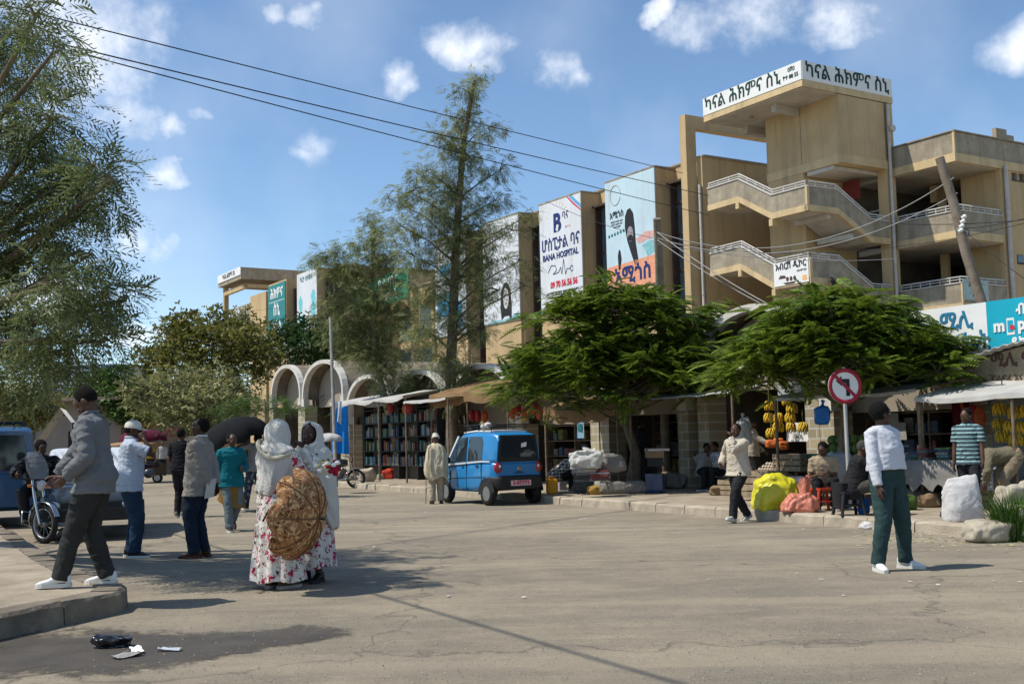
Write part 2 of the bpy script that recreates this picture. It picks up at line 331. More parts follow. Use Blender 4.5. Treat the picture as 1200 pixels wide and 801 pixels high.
def stain(name, ctr, mat):
    mb = MB(); rim = []; n = 9
    for (x, y, h) in ctr:
        for j in range(n): t = j/(n-1)*2-1; mb.v.append(tuple(G(x, y+h*t, .005))); rim.append(1-abs(t)**1.6-max(0, (x-320)/130)**2)
    k = len(ctr)
    for i in range(k-1):
        for j in range(n-1): mb.f.append((i*n+j, i*n+j+1, (i+1)*n+j+1, (i+1)*n+j)); mb.sm.append(False)
    o = mb.build(name, mat, None, 'structure'); a = o.data.attributes.new('rim', 'FLOAT', 'POINT'); a.data.foreach_set('value', rim)
def wet_patch():
    m = stain_mat('damp grimy asphalt', (.075, .064, .052))
    stain('water_stain', [(-80, 772, 20), (-40, 768, 34), (20, 766, 36), (80, 764, 36), (130, 764, 34), (180, 762, 30), (230, 758, 24), (280, 752, 19), (330, 746, 16), (370, 742, 15), (410, 738, 14), (450, 736, 10)], m)
wet_patch()
# ------------------------------------------------------------------ the stair-tower building
def building():
    bd = thing('clinic_building', 'beige three storey block with white lettered roof canopy and wrap-around outside stairs', 'building', W(32.02, 34), FZ)
    B = lambda nm, mb, mat, p=bd: mb.build(nm, mat, p)
    # main wing
    w = MB(); w.box(-32.1, -7.24, 1.25, 14, 0, 14.38); w.box(-48, -32.1, 1.9, 14, 0, 12.2); w.box(-7.24, -6.9, .62, 14, 0, 14.2); B('main_wing_wall', w, BEIGE)
    c = MB(); c.box(-32.2, -7.3, 1.18, 14.1, 14.38, 14.46); c.box(-48.1, -32.2, 1.8, 14.1, 12.2, 12.3); c.box(-7.3, -6.84, .6, 14.1, 14.2, 14.28); B('roof_coping', c, RCONC)
    for k in range(4):
        x1 = -9.56-6.12*k; x0 = x1-3.95
        m = MB(); m.box(x0, x1, 0, 1.25, 0, 14.24); m.box(x0-.1, x0-.003, .18, 1.2, 4, 13.2); m.box(x1+.003, x1+.1, .18, 1.2, 4, 13.2); pr = B('pier', m, BEIGE)
        t = MB(); t.box(x0-.05, x1+.05, -.05, 1.25, 14.24, 14.31); t.build('coping', RCONC, pr)
        # window strip to the right of this pier
        a, b = x1+.12, x1+2.05
        if k == 0: b = -7.8
        f = MB(); f.box(a, a+.1, .8, 1.25, 4, 13.4); f.box(b-.12, b, .6, 1.25, 4, 13.4); mid = a+(b-a)*.42
        f.box(mid-.04, mid+.04, 1.0, 1.25, 4, 13.4)
        for z in (5.2, 7.6, 9.2, 11.0, 12.5): f.box(a+.12, b-.12, 1.06, 1.25, z, z+.09)
        f.box(a, b, .6, 1.25, 13.4, 13.5); fr = B('window_frame', f, DARKM)
        g = MB(); g.box(a+.12, mid-.04, 1.14, 1.24, 4, 13.4); g.build('dark_pane', GLASS, fr)
        g = MB(); g.box(mid+.04, b-.12, 1.12, 1.24, 4, 13.4); g.build('pale_pane', GLASS2, fr)
    for k in range(5):
        x = -47.2+3.1*k
        for z in (5.4, 8.6): f = MB(); f.box(x, x+1.9, 1.86, 1.898, z, z+2.3); B('window', f, GLASS)
    for k in range(6): m = MB(); m.box(-47.9+3.1*k, -47.5+3.1*k, 1.5, 1.895, 3, 12.0); B('pilaster', m, BEIGE)
    # corner column and beam to the canopy
    c = MB(); c.box(-7.66, -7.24, 0, .6, 0, 16.2); c.box(-7.66, -7.24, .6, 5.4, 15.6, 16.2); B('corner_column', c, BEIGE)
    for a, b, r in (((-6.98, .5, 4), (-6.98, .5, 12.9), .07), ((.1, 4.98, 0), (.12, 4.98, 15.4), .07), ((3.24, 8.35, 0), (3.24, 8.35, 12.4), .09)):
        pp = MB(); pp.tube([a, b], r)
        for i in range(1, 7): z = a[2]+(b[2]-a[2])*i/7; pp.lathe([(r+.015, 0), (r+.015, .08)], ((a[0]+b[0])/2, a[1], z), (0, 0, 1), 10)
        B('downpipe', pp, PIPE)
    # roof canopy
    c = MB(); c.box(-5.97, .02, 0, 5.45, 15.5, 15.78); cn = B('canopy_slab', c, YEL)
    s = MB(); s.box(-5.85, -.1, .1, 5.3, 15.46, 15.498); s.box(-2.45, -2.2, .7, 2.1, 15.12, 15.46); s.box(-5.6, -5.3, 2.0, 5.3, 15.1, 15.46); s.box(-5.3, -4.25, 3.1, 3.4, 15.1, 15.46); s.build('soffit', SOFF, cn)
    s = MB(); s.lathe([(.0, 0), (.12, 0), (.1, -.06), (.04, -.1)], (-4.2, 1.2, 15.46)); s.build('soffit_lamp', RCONC, cn)
    bx = MB(); bx.box(-4.25, 0, 2.1, 5.2, 12.95, 15.46); t = B('tower_box', bx, BEIGE)
    bx = MB(); bx.box(-4.27, .02, 2.08, 5.2, 12.58, 12.945); bx.build('bottom_band', YEL, t)
    bx = MB(); bx.box(-2.2, -2.17, 2.085, 2.1, 12.95, 15.46); bx.build('seam', RCONC, t)
    bx = MB(); bx.box(-4.25, -2.13, 2.1, 5.2, 0, 12.57); B('stair_core', bx, BEIGE)
    bx = MB(); bx.box(-.5, 0, 4.86, 5.36, 0, 15.46); bx.box(-.5, 0, 5.36, 5.4, 0, 16.4); B('tower_column', bx, BEIGE)
    # flights: solid parapets with a yellow foot band and white rail
    for k in range(3):
        dz = -2.95*k
        fr = [(-5.9, 11.42, 12.42), (-3.92, 11.45, 12.45), (-1.98, 10.36, 11.36), (.0, 10.36, 11.36)]
        sd_ = [(0.002, 10.36, 11.36), (1.75, 10.36, 11.36), (3.7, 9.33, 10.3), (4.86, 9.33, 10.3)]
        F = lambda pr, lo, hi: [(t, lo(a, b)+dz, hi(a, b)+dz) for t, a, b in pr]
        m = MB(); m.strip(F(fr, lambda a, b: a+.26, lambda a, b: b), 0, .14); m.strip(F(sd_, lambda a, b: a+.26, lambda a, b: b), -.14, 0, 'y'); pa = B('stair_parapet', m, RCONC)
        m = MB(); m.strip(F(fr, lambda a, b: a, lambda a, b: a+.255), -.03, .16); m.strip(F([(-.03, 10.36, 11.36)]+sd_[1:], lambda a, b: a, lambda a, b: a+.255), -.16, .03, 'y')
        for x, z in ((-3.98, 11.45), (-2.02, 10.36)): m.box(x-.1, x+.1, -.06, .3, z-.28+dz, z+.01+dz)
        m.box(-.055, .035, -.035, .1, 10.62+dz, 11.37+dz); m.build('foot_band', YEL, pa)
        m = MB(); m.strip(F(fr, lambda a, b: b+.003, lambda a, b: b+.055), -.04, .17); m.strip(F(sd_, lambda a, b: b+.003, lambda a, b: b+.055), -.17, .04, 'y')
        r1 = [(x, .07, b+.25+dz) for x, a, b in fr]; r2 = [(-.07, y, b+.25+dz) for y, a, b in sd_]
        m.tube(r1+r2, .032, 6); m.tube([(x, y, z-.1) for x, y, z in r1+r2], .02, 6)
        for rr in (r1, r2):
            for p, q in zip(rr[:-1], rr[1:]):
                p, q = Vector(p), Vector(q); n = max(2, round((q-p).length/.62))
                for i in range(n): c_ = p.lerp(q, i/n); m.tube([c_-Vector((0, 0, .24)), c_], .022, 5)
        m.build('handrail', RAILW, pa)
        m = MB(); m.strip(F(fr, lambda a, b: a+.04, lambda a, b: a+.22), .165, 2.05); m.strip(F(sd_[1:], lambda a, b: a+.04, lambda a, b: a+.22), -2.0, -.165, 'y'); m.box(-1.9, -.165, 2.055, 2.08, 10.4+dz, 10.55+dz); B('stair_slab', m, SOFF)
        m = MB()
        for y in (1.3, 2.6): m.box(-2.0, -.17, y, y+.2, 10.2-.75*(y > 2)+dz, 10.39-.75*(y > 2)+dz)
        m.build('soffit_beam', SOFF, kids(bd)[-1])
        m = MB(); m.box(-6.9, 3.0, 5.4, 13, 9.13+dz, 9.36+dz); B('floor_slab', m, SOFF)
    m = MB(); m.box(-7, 3.05, 5.45, 13, 12.3, 12.6); m.box(-1.95, -.5, 2.15, 5.2, 12.4, 12.56); B('ceiling_slab', m, SOFF)
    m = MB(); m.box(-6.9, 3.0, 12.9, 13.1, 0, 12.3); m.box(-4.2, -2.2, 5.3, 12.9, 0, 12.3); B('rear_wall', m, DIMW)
    m = MB(); m.box(-2.1, -.5, 5.42, 5.5, 11.0, 11.06); m.box(-2.1, -.5, 5.42, 5.5, 10.5, 10.55); m.box(-2.1, -2.05, 5.43, 5.49, 10.55, 11.0); m.box(-.56, -.5, 5.43, 5.49, 10.55, 11.0); B('inner_rail', m, RAILW)
    m = MB(); m.box(-1.85, -.95, 4.2, 4.26, 11.45, 12.3); B('red_door_panel', m, pm('faded red paint', (.17, .03, .026), .8))
    m = MB(); m.box(-1.6, .02, 2.2, 5.2, 0, 4.2); B('ground_wall', m, BEIGE)
    # right wing with balconies
    m = MB(); m.box(.02, 3.12, 5.24, 14, 12.63, 13.5); m.box(.4, 3.0, 8.6, 9.4, 13.5, 13.85); B('roof_parapet', m, RCONC)
    m = MB(); m.box(.015, 3.15, 5.21, 14, 12.28, 12.626); m.box(3.05, 3.15, 5.215, 5.3, 12.63, 13.52); pb_ = B('roof_band', m, YEL)
    m = MB(); m.box(.1, 3.0, 5.35, 8.2, 12.255, 12.278); m.build('soffit', SOFF, pb_)
    m = MB(); m.box(-.05, 3.18, 5.19, 14, 13.52, 13.57); m.box(2.95, 3.15, 8.0, 8.7, 13.57, 14.0); B('roof_edge', m, RCONC)
    for k in range(3):
        dz = -2.95*k
        pr = [(5.244, 9.13, 10.25), (8.1, 9.13, 10.25)]; fr = [(.06, 9.13, 10.25), (3.116, 9.13, 10.25)]
        F = lambda pr, lo, hi: [(t, lo(a, b)+dz, hi(a, b)+dz) for t, a, b in pr]
        m = MB(); m.strip(F(fr, lambda a, b: a+.33, lambda a, b: b), 5.24, 5.38); m.strip(F(pr, lambda a, b: a+.33, lambda a, b: b), 2.98, 3.12, 'y'); pa = B('balcony_parapet', m, RCONC)
        m = MB(); m.box(.05, 3.15, 5.21, 8.1, 9.13+dz, 9.455+dz); m.box(3.07, 3.145, 5.215, 5.3, 9.46+dz, 10.26+dz); m.build('floor_band', YEL, pa)
        m = MB(); m.box(.2, 3.0, 5.35, 8.05, 9.1+dz, 9.128+dz); m.build('soffit', SOFF, pa)
        m = MB(); m.box(.02, 3.15, 5.2, 5.42, 10.255+dz, 10.3+dz); m.box(2.94, 3.16, 5.42, 8.1, 10.255+dz, 10.3+dz)
        pts = [(.05, 5.31, 10.52+dz), (3.05, 5.31, 10.52+dz), (3.05, 8.1, 10.52+dz)]; m.tube(pts, .034, 6); m.tube([(x, y, z-.11) for x, y, z in pts], .022, 6)
        for i in range(7): m.tube([(.1+.48*i, 5.31, 10.28+dz), (.1+.48*i, 5.31, 10.52+dz)], .022, 5)
        for i in range(6): m.tube([(3.05, 5.7+.45*i, 10.28+dz), (3.05, 5.7+.45*i, 10.52+dz)], .022, 5)
        m.build('handrail', RAILW, pa)
    m = MB(); m.box(1.15, 3.1, 8.2, 8.4, 0, 12.25); m.box(-.1, .25, 8.2, 8.4, 0, 12.25); m.box(-.45, .25, 8.2, 8.4, 11.5, 12.25); B('balcony_back_wall', m, BEIGE)
    m = MB(); m.box(2.9, 3.118, 8.12, 8.9, 0, 12.27); m.box(2.9, 3.118, 8.9, 14, 0, 11.9); m.box(2.9, 3.118, 8.9, 14, 12.21, 12.27); m.box(2.9, 3.118, 9.3, 9.4, 11.9, 12.21)
    m.box(2.9, 3.118, 9.85, 14, 11.9, 12.21); B('side_wall', m, BEIGE)
    for y, z in ((8.9, 11.9), (9.4, 11.9), (8.95, 8.35)):
        m = MB(); m.box(3.06, 3.135, y-.02, y+.44, z-.06, z-.005)
        if z < 10: m.box(3.12, 3.14, y, y+.42, z, z+.34)
        f = B('small_window', m, DARKM)
        m = MB(); m.box(2.95, 2.98, y, y+.42, z, z+.32)
        if z < 10: m.box(3.141, 3.146, y+.03, y+.39, z+.03, z+.31)
        m.build('pane', GLASS, f)
    m = MB(); m.lathe([(.0, 0), (.16, .0), (.14, .06)], (.3, 5.0, 14.3), (1, -.3, .1), 12); m.tube([(.05, 5.1, 14.2), (.3, 5.0, 14.3)], .02, 5); B('wall_dish', m, SOFF)
    m = MB(); m.tube([(-.15, 1.2, 7.75), (.25, 1.1, 7.6)], .03, 6); m.cbox((.3, 1.1, 7.5), (.3, .2, .22), .2, .5); B('flood_lamp', m, pm('dark lamp metal', (.04, .04, .04), .4))
    return bd
building()
def sign(name, label, cat, u, b, z, rz=FZ, group=None): return thing(name, label, cat, W(u, b, z), rz, group)
def board(parent, w, h, mat, th=.06, x=0, z=0, nm='board'):
    m = MB(); m.box(x-w/2, x+w/2, 0, th, z-h/2, z+h/2); return m.build(nm, mat, parent)
def plate(parent, poly, mat, nm, y=-.006, th=.004):
    m = MB(); m.prism(poly, (0, y, 0), (1, 0, 0), (0, 0, 1), -th); return m.build(nm, mat, parent)
def ellp(cx, cz, rx, rz, n=20, a0=0, a1=360): return [(cx+rx*math.cos(R(a0+(a1-a0)*i/n)), cz+rz*math.sin(R(a0+(a1-a0)*i/n))) for i in range(n+(a1-a0 < 360))]
FRAMEB = pm('sign frame brown', (.13, .07, .05), .7)
def signs():
    s = sign('roof_sign', 'long white roof edge sign with dark green lettering facing the road', 'sign', 32.02+2.98, 33.98, 16.17); board(s, 5.98, .78, WHITE)
    text('ካናል ሕክምና ስኒ', .76, DGREEN, s, (-.52, -.01, .02), 0, .012, .98)
    text('ዐሽዐ', .22, DGREEN, s, (2.45, -.01, .17), 0, .004); text('ዮተ 88 55', .23, DGREEN, s, (2.4, -.01, -.12), 0, .006)
    s = sign('roof_sign', 'white roof edge sign with dark green lettering on the shaded side of the canopy', 'sign', 32.02-.04, 34+2.72, 16.17, FZ+R(90)); board(s, 5.4, .78, WHITE)
    text('ካናል ሕክምና ስኒ', .8, DGREEN, s, (-.02, -.01, .02), 0, .014, 1.0)
    # three tall boards on the piers
    s = sign('billboard', 'tall pale blue billboard of a robed man above an orange name strip', 'billboard', 43.52, 33.93, 8.7); board(s, 3.95, 5.5, SKYV, .06, 0, 2.75)
    plate(s, [(-1.97, 0), (1.97, 0), (1.97, 1.35), (-1.97, 1.2)], pm('orange sign vinyl', (.72, .32, .19), .5), 'colour_strip')
    text('አሚጎስ', 1.02, NAVY, s, (0.1, -.014, .62), 0, .03, 1.05)
    text('አሚጎስ', .42, INK, s, (-1.05, -.01, 3.75), 0, .012)
    for i, t in enumerate(('የወንዶች ልብስ ስፌት', 'የሴቶች ልብስ ስፌት', 'ጥራት ያለው')): text(t, .13, INK, s, (-1.05, -.01, 3.42-.14*i))
    for i in range(6): plate(s, ellp(-1.72+.24*i, 2.75+.025*i, .08, .09, 8), pm('dark teal ink', (.02, .14, .16), .6), 'round_mark')
    m = MB(); m.tube([(x, -.012, z) for x, z in ellp(-1.12, 4.75, .42, .5, 24)], .012, 4); m.build('emblem_ring', pm('ochre ink', (.45, .25, .12), .6), s)
    plate(s, [(-.42, 3.0), (-.38, 3.55), (-.2, 3.85), (0.05, 3.9), (.28, 3.6), (.36, 3.0), (.42, 2.1), (.55, 1.4), (.62, 1.05), (.32, 1.0), (.0, 1.7), (-.25, 2.3)], INK, 'printed_figure')
    plate(s, ellp(.0, 2.62, .24, .38, 16), pm('grey photo print', (.30, .28, .30), .6), 'printed_face', -.012)
    plate(s, ellp(.0, 2.43, .2, .16, 12), INK, 'printed_beard', -.018)
    plate(s, [(-1.02, .95), (-1.05, 1.7), (-.95, 2.0), (-.82, 1.9), (-.75, 1.5), (-.85, .98)], INK, 'printed_figure')
    plate(s, [(.42, 2.3), (1.2, 2.55), (1.9, 2.5), (1.9, 2.2), (1.1, 2.1), (.6, 2.05)], pm('faded pink print', (.62, .36, .32), .6), 'printed_sleeve')
    plate(s, [(.9, 1.9), (1.5, 2.1), (1.95, 2.0), (1.95, 1.55), (1.3, 1.3), (1.15, 1.6)], pm('grey teal print', (.22, .45, .48), .6), 'printed_bird')
    s = sign('billboard', 'tall white hospital billboard with navy and crimson lettering and a heartbeat line', 'billboard', 49.61, 33.93, 8.2); board(s, 3.95, 6.0, VINYL, .06, 0, 3.0)
    text('B', 1.35, NAVY, s, (-.25, -.01, 4.75), 0, .05); text('ባና', .55, NAVY, s, (.55, -.01, 5.05), 0, .005); text('BANA', .2, pm('pale pink ink', (.75, .5, .48), .6), s, (.75, -.01, 4.45))
    plate(s, ellp(-.25, 4.45, .12, .13, 10), VINYL, 'heart_mark', -.016)
    for i in range(9):
        a = R(20+i*17.5); plate(s, [(-.25+.85*math.cos(a), 4.85+.85*math.sin(a)), (-.25+1.1*math.cos(a+.02), 4.85+1.1*math.sin(a+.02)), (-.25+1.1*math.cos(a-.02), 4.85+1.1*math.sin(a-.02))], pm('yellow orange ink', (.75, .42, .15), .6), 'sun_ray')
    text('ሆስፒታል ባና', .86, NAVY, s, (0, -.01, 3.65), 0, .018, .9); text('BANA HOSPITAL', .46, NAVY, s, (-.02, -.01, 3.0), 0, .016, .98)
    m = MB(); m.tube([(x, -.012, z) for x, z in [(-1.2, 2.2), (-.9, 2.55), (-.5, 2.5), (-.4, 2.25), (-.75, 2.05), (-.2, 2.1), (0, 2.35), (.1, 1.95), (.3, 2.75), (.45, 1.9), (.6, 2.2), (.9, 2.15)]], .018, 4); m.tube([(x, -.012, z) for x, z in ellp(1.02, 2.15, .13, .15, 12)], .018, 4); m.build('heartbeat_line', NAVY, s)
    text('09 70 56 56 56', .46, REDI, s, (.25, -.01, 1.45), 0, .022, .9)
    for i, (t, q) in enumerate((('ከድንገተኛ ጊዜ ጀምሮ ሙሉ ሰዓት የህክምና', .2), ('አገልግሎት እንሰጣለን', .2), ('hospital@mail.et', .15))): text(t, q, INK, s, (.1, -.01, 1.0-.28*i), 0, .004)
    plate(s, [(.9, 6.0), (1.4, 5.6), (1.97, 5.2), (1.97, 5.4), (1.5, 5.75), (1.2, 6.0)], pm('sky blue ink', (.12, .35, .6), .6), 'corner_ribbon'); plate(s, [(.7, 6.0), (1.3, 5.5), (1.97, 5.05), (1.97, 5.13), (1.35, 5.58), (.82, 6.0)], REDI, 'corner_ribbon')
    plate(s, [(-1.97, 0), (1.97, 0), (1.97, .16), (-1.97, .1)], pm('sky blue ink', (.12, .35, .6), .6), 'foot_stripe')
    s = sign('billboard', 'tall white billboard with a long haired woman portrait, half behind the tall tree', 'billboard', 55.8, 33.93, 8.2); board(s, 4.0, 6.0, VINYL, .06, 0, 3.0)
    text('ውበት ሳሎን', .5, INK, s, (-.1, -.01, 3.6), 0, .004); text('ወርቅ', .4, INK, s, (-.9, -.01, 5.2), 0, .003)
    plate(s, [(.0, .1), (-.1, .9), (.0, 1.8), (.35, 2.25), (.7, 2.25), (1.05, 1.8), (1.15, .8), (1.1, .0), (.8, .3), (.35, .3)], INK, 'printed_hair')
    plate(s, ellp(.53, 1.35, .3, .62, 18), pm('pale portrait print', (.62, .58, .56), .6), 'printed_face', -.012)
    for x in (.4, .66): plate(s, ellp(x, 1.5, .07, .03, 8), INK, 'printed_eye', -.018)
    plate(s, ellp(.53, 1.03, .1, .035, 8), INK, 'printed_mouth', -.018)
    plate(s, [(-1.6, 0), (-.9, .2), (.2, .1), (1.4, .3), (1.9, .5), (1.9, 0)], pm('grey teal print', (.22, .45, .48), .6), 'foot_print')
    s = sign('billboard', 'white billboard with blue photo squares behind the dark trunk of the tall tree', 'billboard', 61.95, 33.93, 8.0); board(s, 4.0, 6.1, VINYL, .06, 0, 3.05)
    for x, z, w_, h_ in ((-.9, 2.0, 1.5, 1.4), (.9, 1.2, 1.2, 1.7), (-.6, 4.2, 1.4, .7)): plate(s, [(x-w_/2, z-h_/2), (x+w_/2, z-h_/2), (x+w_/2, z+h_/2), (x-w_/2, z+h_/2)], pm('bright blue print', (.03, .30, .55), .5), 'photo_square')
    s = sign('signboard', 'green signboard with white lettering high behind the feathery tree', 'sign', 70.6, 33.0, 11.75); board(s, 9.4, 2.0, GREENV, .1, 0, 0)
    text('ሲል ጤና', .9, WHITE, s, (1.6, -.01, .45), 0, .01); text('ቁጠባ', .9, WHITE, s, (2.0, -.01, -.5), 0, .01)
    # stair signs
    s = sign('banner', 'white banner with a coffee set picture on the lower stair parapet', 'banner', 33.02, 33.94, 7.98); board(s, 1.92, .98, WHITE, .02)
    text('አብርሽ ዲኮር', .36, INK, s, (0, -.01, .29), 0, .008); text('ለሁሉም ቤት', .12, INK, s, (.6, -.01, .02))
    brn = pm('brown print', (.09, .05, .04), .6)
    plate(s, [(-.7, -.2), (-.6, -.06), (-.35, -.08), (-.25, -.2)], brn, 'printed_tray'); plate(s, [(-.45, -.38), (.3, -.38), (.15, -.47), (-.3, -.47)], brn, 'printed_tray')
    for x in (-.2, 0, .2): plate(s, ellp(x, -.25, .08, .1, 10), brn, 'printed_cup')
    plate(s, [(.62, -.4), (.86, -.4), (.86, -.2), (.62, -.2)], pm('yellow orange ink', (.75, .42, .15), .6), 'colour_square')
    s = sign('banner', 'small grey green banner on the lowest balcony behind the leaning pole', 'banner', 28.86, 40.05, 7.05, FZ+R(90)); board(s, 1.6, .85, pm('grey green vinyl', (.38, .48, .45), .6), .02)
    text('ዲኮር', .36, DGREEN, s, (-.1, -.01, .18), 0, .006); text('አበባ', .26, DGREEN, s, (.0, -.01, -.2), 0, .004)
    # shop sign above the stalls
    s = sign('shop_sign', 'wide white and cyan shop sign with blue lettering above the fruit stalls', 'sign', 13.78, 18.2, 3.24)
    board(s, 2.4, 1.02, WHITE, .06, -.35, 0); board(s, 1.62, 1.03, CYAN, .062, 1.662, 0, 'cyan_board')
    blu = pm('blue sign ink', (.02, .17, .30), .6); text('ሚሊ', .42, blu, s, (.2, -.01, .22), 0, .008); text('ማርኬት', .42, blu, s, (.35, -.01, -.2), 0, .008, .92)
    text('ብ', .25, WHITE, s, (1.55, -.012, .3), 0, .008); text('m', .3, WHITE, s, (1.1, -.012, .04), 0, .012); text('pesa', .3, WHITE, s, (1.74, -.012, .04), 0, .012); text('ይክፈሉ', .22, WHITE, s, (1.62, -.012, -.28), 0, .008)
    plate(s, [(1.25, -.13), (1.4, -.13), (1.4, .17), (1.25, .17)], WHITE, 'phone_mark'); plate(s, [(1.27, -.08), (1.38, -.08), (1.38, .13), (1.27, .13)], CYAN, 'phone_screen', -.012); plate(s, ellp(1.36, .0, .05, .05, 8), REDI, 'phone_swirl', -.018)
    plate(s, [(2.05, -.35), (2.5, -.35), (2.5, .35), (2.05, .35)], pm('pale cyan vinyl', (.3, .6, .66), .5), 'light_panel')
signs()
def far_wing():
    bd = thing('far_wing_building', 'distant beige block with a white lettered canopy above the olive trees', 'building', W(93.6, 31), FZ)
    B = lambda nm, mb, mat: mb.build(nm, mat, bd)
    # x = 93.6-u
    m = MB(); m.box(1.0, 19, 1.2, 13, 0, 14.2); m.box(.6, 4.5, .6, 13, 0, 14.0); B('wall', m, BEIGE)
    for x in (6.85, 13.2):
        m = MB(); m.box(x, x+3.95, 0, 1.25, 0, 14.15); B('pier', m, BEIGE)
        f = MB(); f.box(x+4.1, x+4.25, .5, 1.2, 4, 13.4); f.box(x+5.6, x+5.75, .5, 1.2, 4, 13.4); f.box(x+4.8, x+4.9, .9, 1.2, 4, 13.4)
        for z in (9, 11.3): f.box(x+4.25, x+5.6, 1.0, 1.2, z, z+.1)
        fr = B('window_frame', f, DARKM)
        g = MB(); g.box(x+4.25, x+5.6, 1.1, 1.19, 4, 13.4); g.build('pane', GLASS, fr)
    f = MB(); f.box(4.6, 6.8, 1.0, 1.19, 4, 13.4); B('window', f, GLASS)
    m = MB(); m.box(-6.3, .02, 0, 14, 15.6, 15.95); m.box(-.2, .02, .02, 14, 15.95, 16.6); B('canopy', m, RCONC)
    m = MB(); m.box(-5.9, -5.5, .3, .7, 0, 15.6); m.box(-.7, -.1, .3, 8, 14.9, 15.2); m.box(-5.5, -.1, .3, .6, 14.8, 15.2); m.box(-3.5, 0, 4, 8, 0, 15.6); B('column', m, BEIGE)
    m = MB(); m.box(-5.8, 0.4, .9, 1.2, 9, 13.6); B('stair_parapet', m, RCONC)
    s = sign('roof_sign', 'small white roof edge sign on the distant canopy', 'sign', 96.74, 30.94, 16.3); board(s, 6.3, .7, WHITE); text('ካናል ሕክምና ስኒ', .55, INK, s, (0, -.01, 0), 0, .012)
    s = sign('stair_sign', 'grey lettered panel on the distant stair below the small roof sign', 'sign', 97, 31.8, 12.6); board(s, 4, 1.7, pm('grey sign panel', (.35, .36, .36), .7), .08); text('ካናል\nሕክምና', .8, WHITE, s, (0, -.01, .2), 0, .01)
    s = sign('banner', 'tall teal banner with big white lettering on the distant block', 'banner', 84.78, 30.93, 9.7); board(s, 3.8, 4.3, TEAL, .06, 0, 2.15)
    for t, z, q in (('ሕክምና', 3.55, 1.0), ('ስኒ', 2.25, 1.25), ('ካናል', .85, 1.3)): text(t, q, WHITE, s, (0, -.01, z), 0, .03)
    plate(s, [(-1.7, 2.92), (1.7, 2.92), (1.7, 2.96), (-1.7, 2.96)], WHITE, 'white_rule')
    s = sign('banner', 'tall pale banner with blue green map shapes on the distant block', 'banner', 78.43, 30.93, 8.2); board(s, 3.9, 5.9, VINYL, .06, 0, 2.95)
    text('ካርታ ህትመት', .5, pm('dark teal ink', (.02, .14, .16), .6), s, (-.1, -.01, 5.4), 0, .004)
    rg = random.Random(4); tq = pm('turquoise print', (.16, .52, .56), .6)
    for cx, cz, r in ((-1.2, 3.6, .6), (-.9, 2.2, .7), (1.3, 3.9, .55), (1.3, 3.0, .6)): plate(s, [(cx+r*(.5+.5*rg.random())*math.cos(a), cz+1.3*r*(.5+.5*rg.random())*math.sin(a)) for a in [2*math.pi*i/11 for i in range(11)]], tq, 'map_shape')
far_wing()
# ------------------------------------------------------------------ vaulted shops along the pavement
STONE = None
def stone_mat():
    m = pm('cream stone blocks', (.42, .36, .24), .9, .2, 3, .3, 20); N, L, p = nodes(m)
    tc = N.new('ShaderNodeTexCoord'); mp = N.new('ShaderNodeMapping'); mp.inputs['Rotation'].default_value = (R(90), 0, 0); L.new(tc.outputs['Object'], mp.inputs[0])
    b = N.new('ShaderNodeTexBrick'); b.inputs['Scale'].default_value = 1; b.inputs['Brick Width'].default_value = .42; b.inputs['Row Height'].default_value = .22; b.inputs['Mortar Size'].default_value = .018
    b.inputs['Color1'].default_value = (.40, .34, .22, 1); b.inputs['Color2'].default_value = (.30, .25, .17, 1); b.inputs['Mortar'].default_value = (.46, .44, .38, 1); L.new(mp.outputs[0], b.inputs['Vector']); L.new(b.outputs['Color'], p.inputs['Base Color'])
    return m
STONE = stone_mat()
VROOF = pm('weathered vault roof', (.21, .17, .125), .95, .25, 1.5, .5, 14, tint=(.29, .24, .18), sub=(.13, .105, .08))
VRIM = pm('chalky vault rim', (.58, .55, .49), .9, .1, 3, .2, 30, sub=(.40, .37, .31))
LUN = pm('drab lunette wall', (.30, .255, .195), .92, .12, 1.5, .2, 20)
VB = 18.5
SHOPS = [(51.6, 47.75), (47.6, 43.0), (42.8, 38.7), (38.5, 34.3), (34.1, 29.9), (29.7, 25.5), (25.3, 21.75), (21.25, 17.45), (17.3, 13.25), (13.1, 8.9), (8.7, 4.5)]
SHL = ['grey vaulted shop with a low white arch left of the bigger arch', 'grey vaulted shop with a high white arch right beside the lamp pole', 'vaulted shop of hung cloth behind the young green tree', 'vaulted bookshop behind the leaning tree trunk', 'vaulted bookshop behind the tall straight trunk', 'vaulted shop hung with orange bags above the blue car', 'vaulted shop with a cream stone pier behind the news pile',
       'dark vaulted shop with its grey arch showing between the two round trees', 'vaulted shop behind the fruit stall and road sign', 'vaulted shop with grey doors behind the striped shirt boy', 'vaulted shop at the right edge behind the bent man']
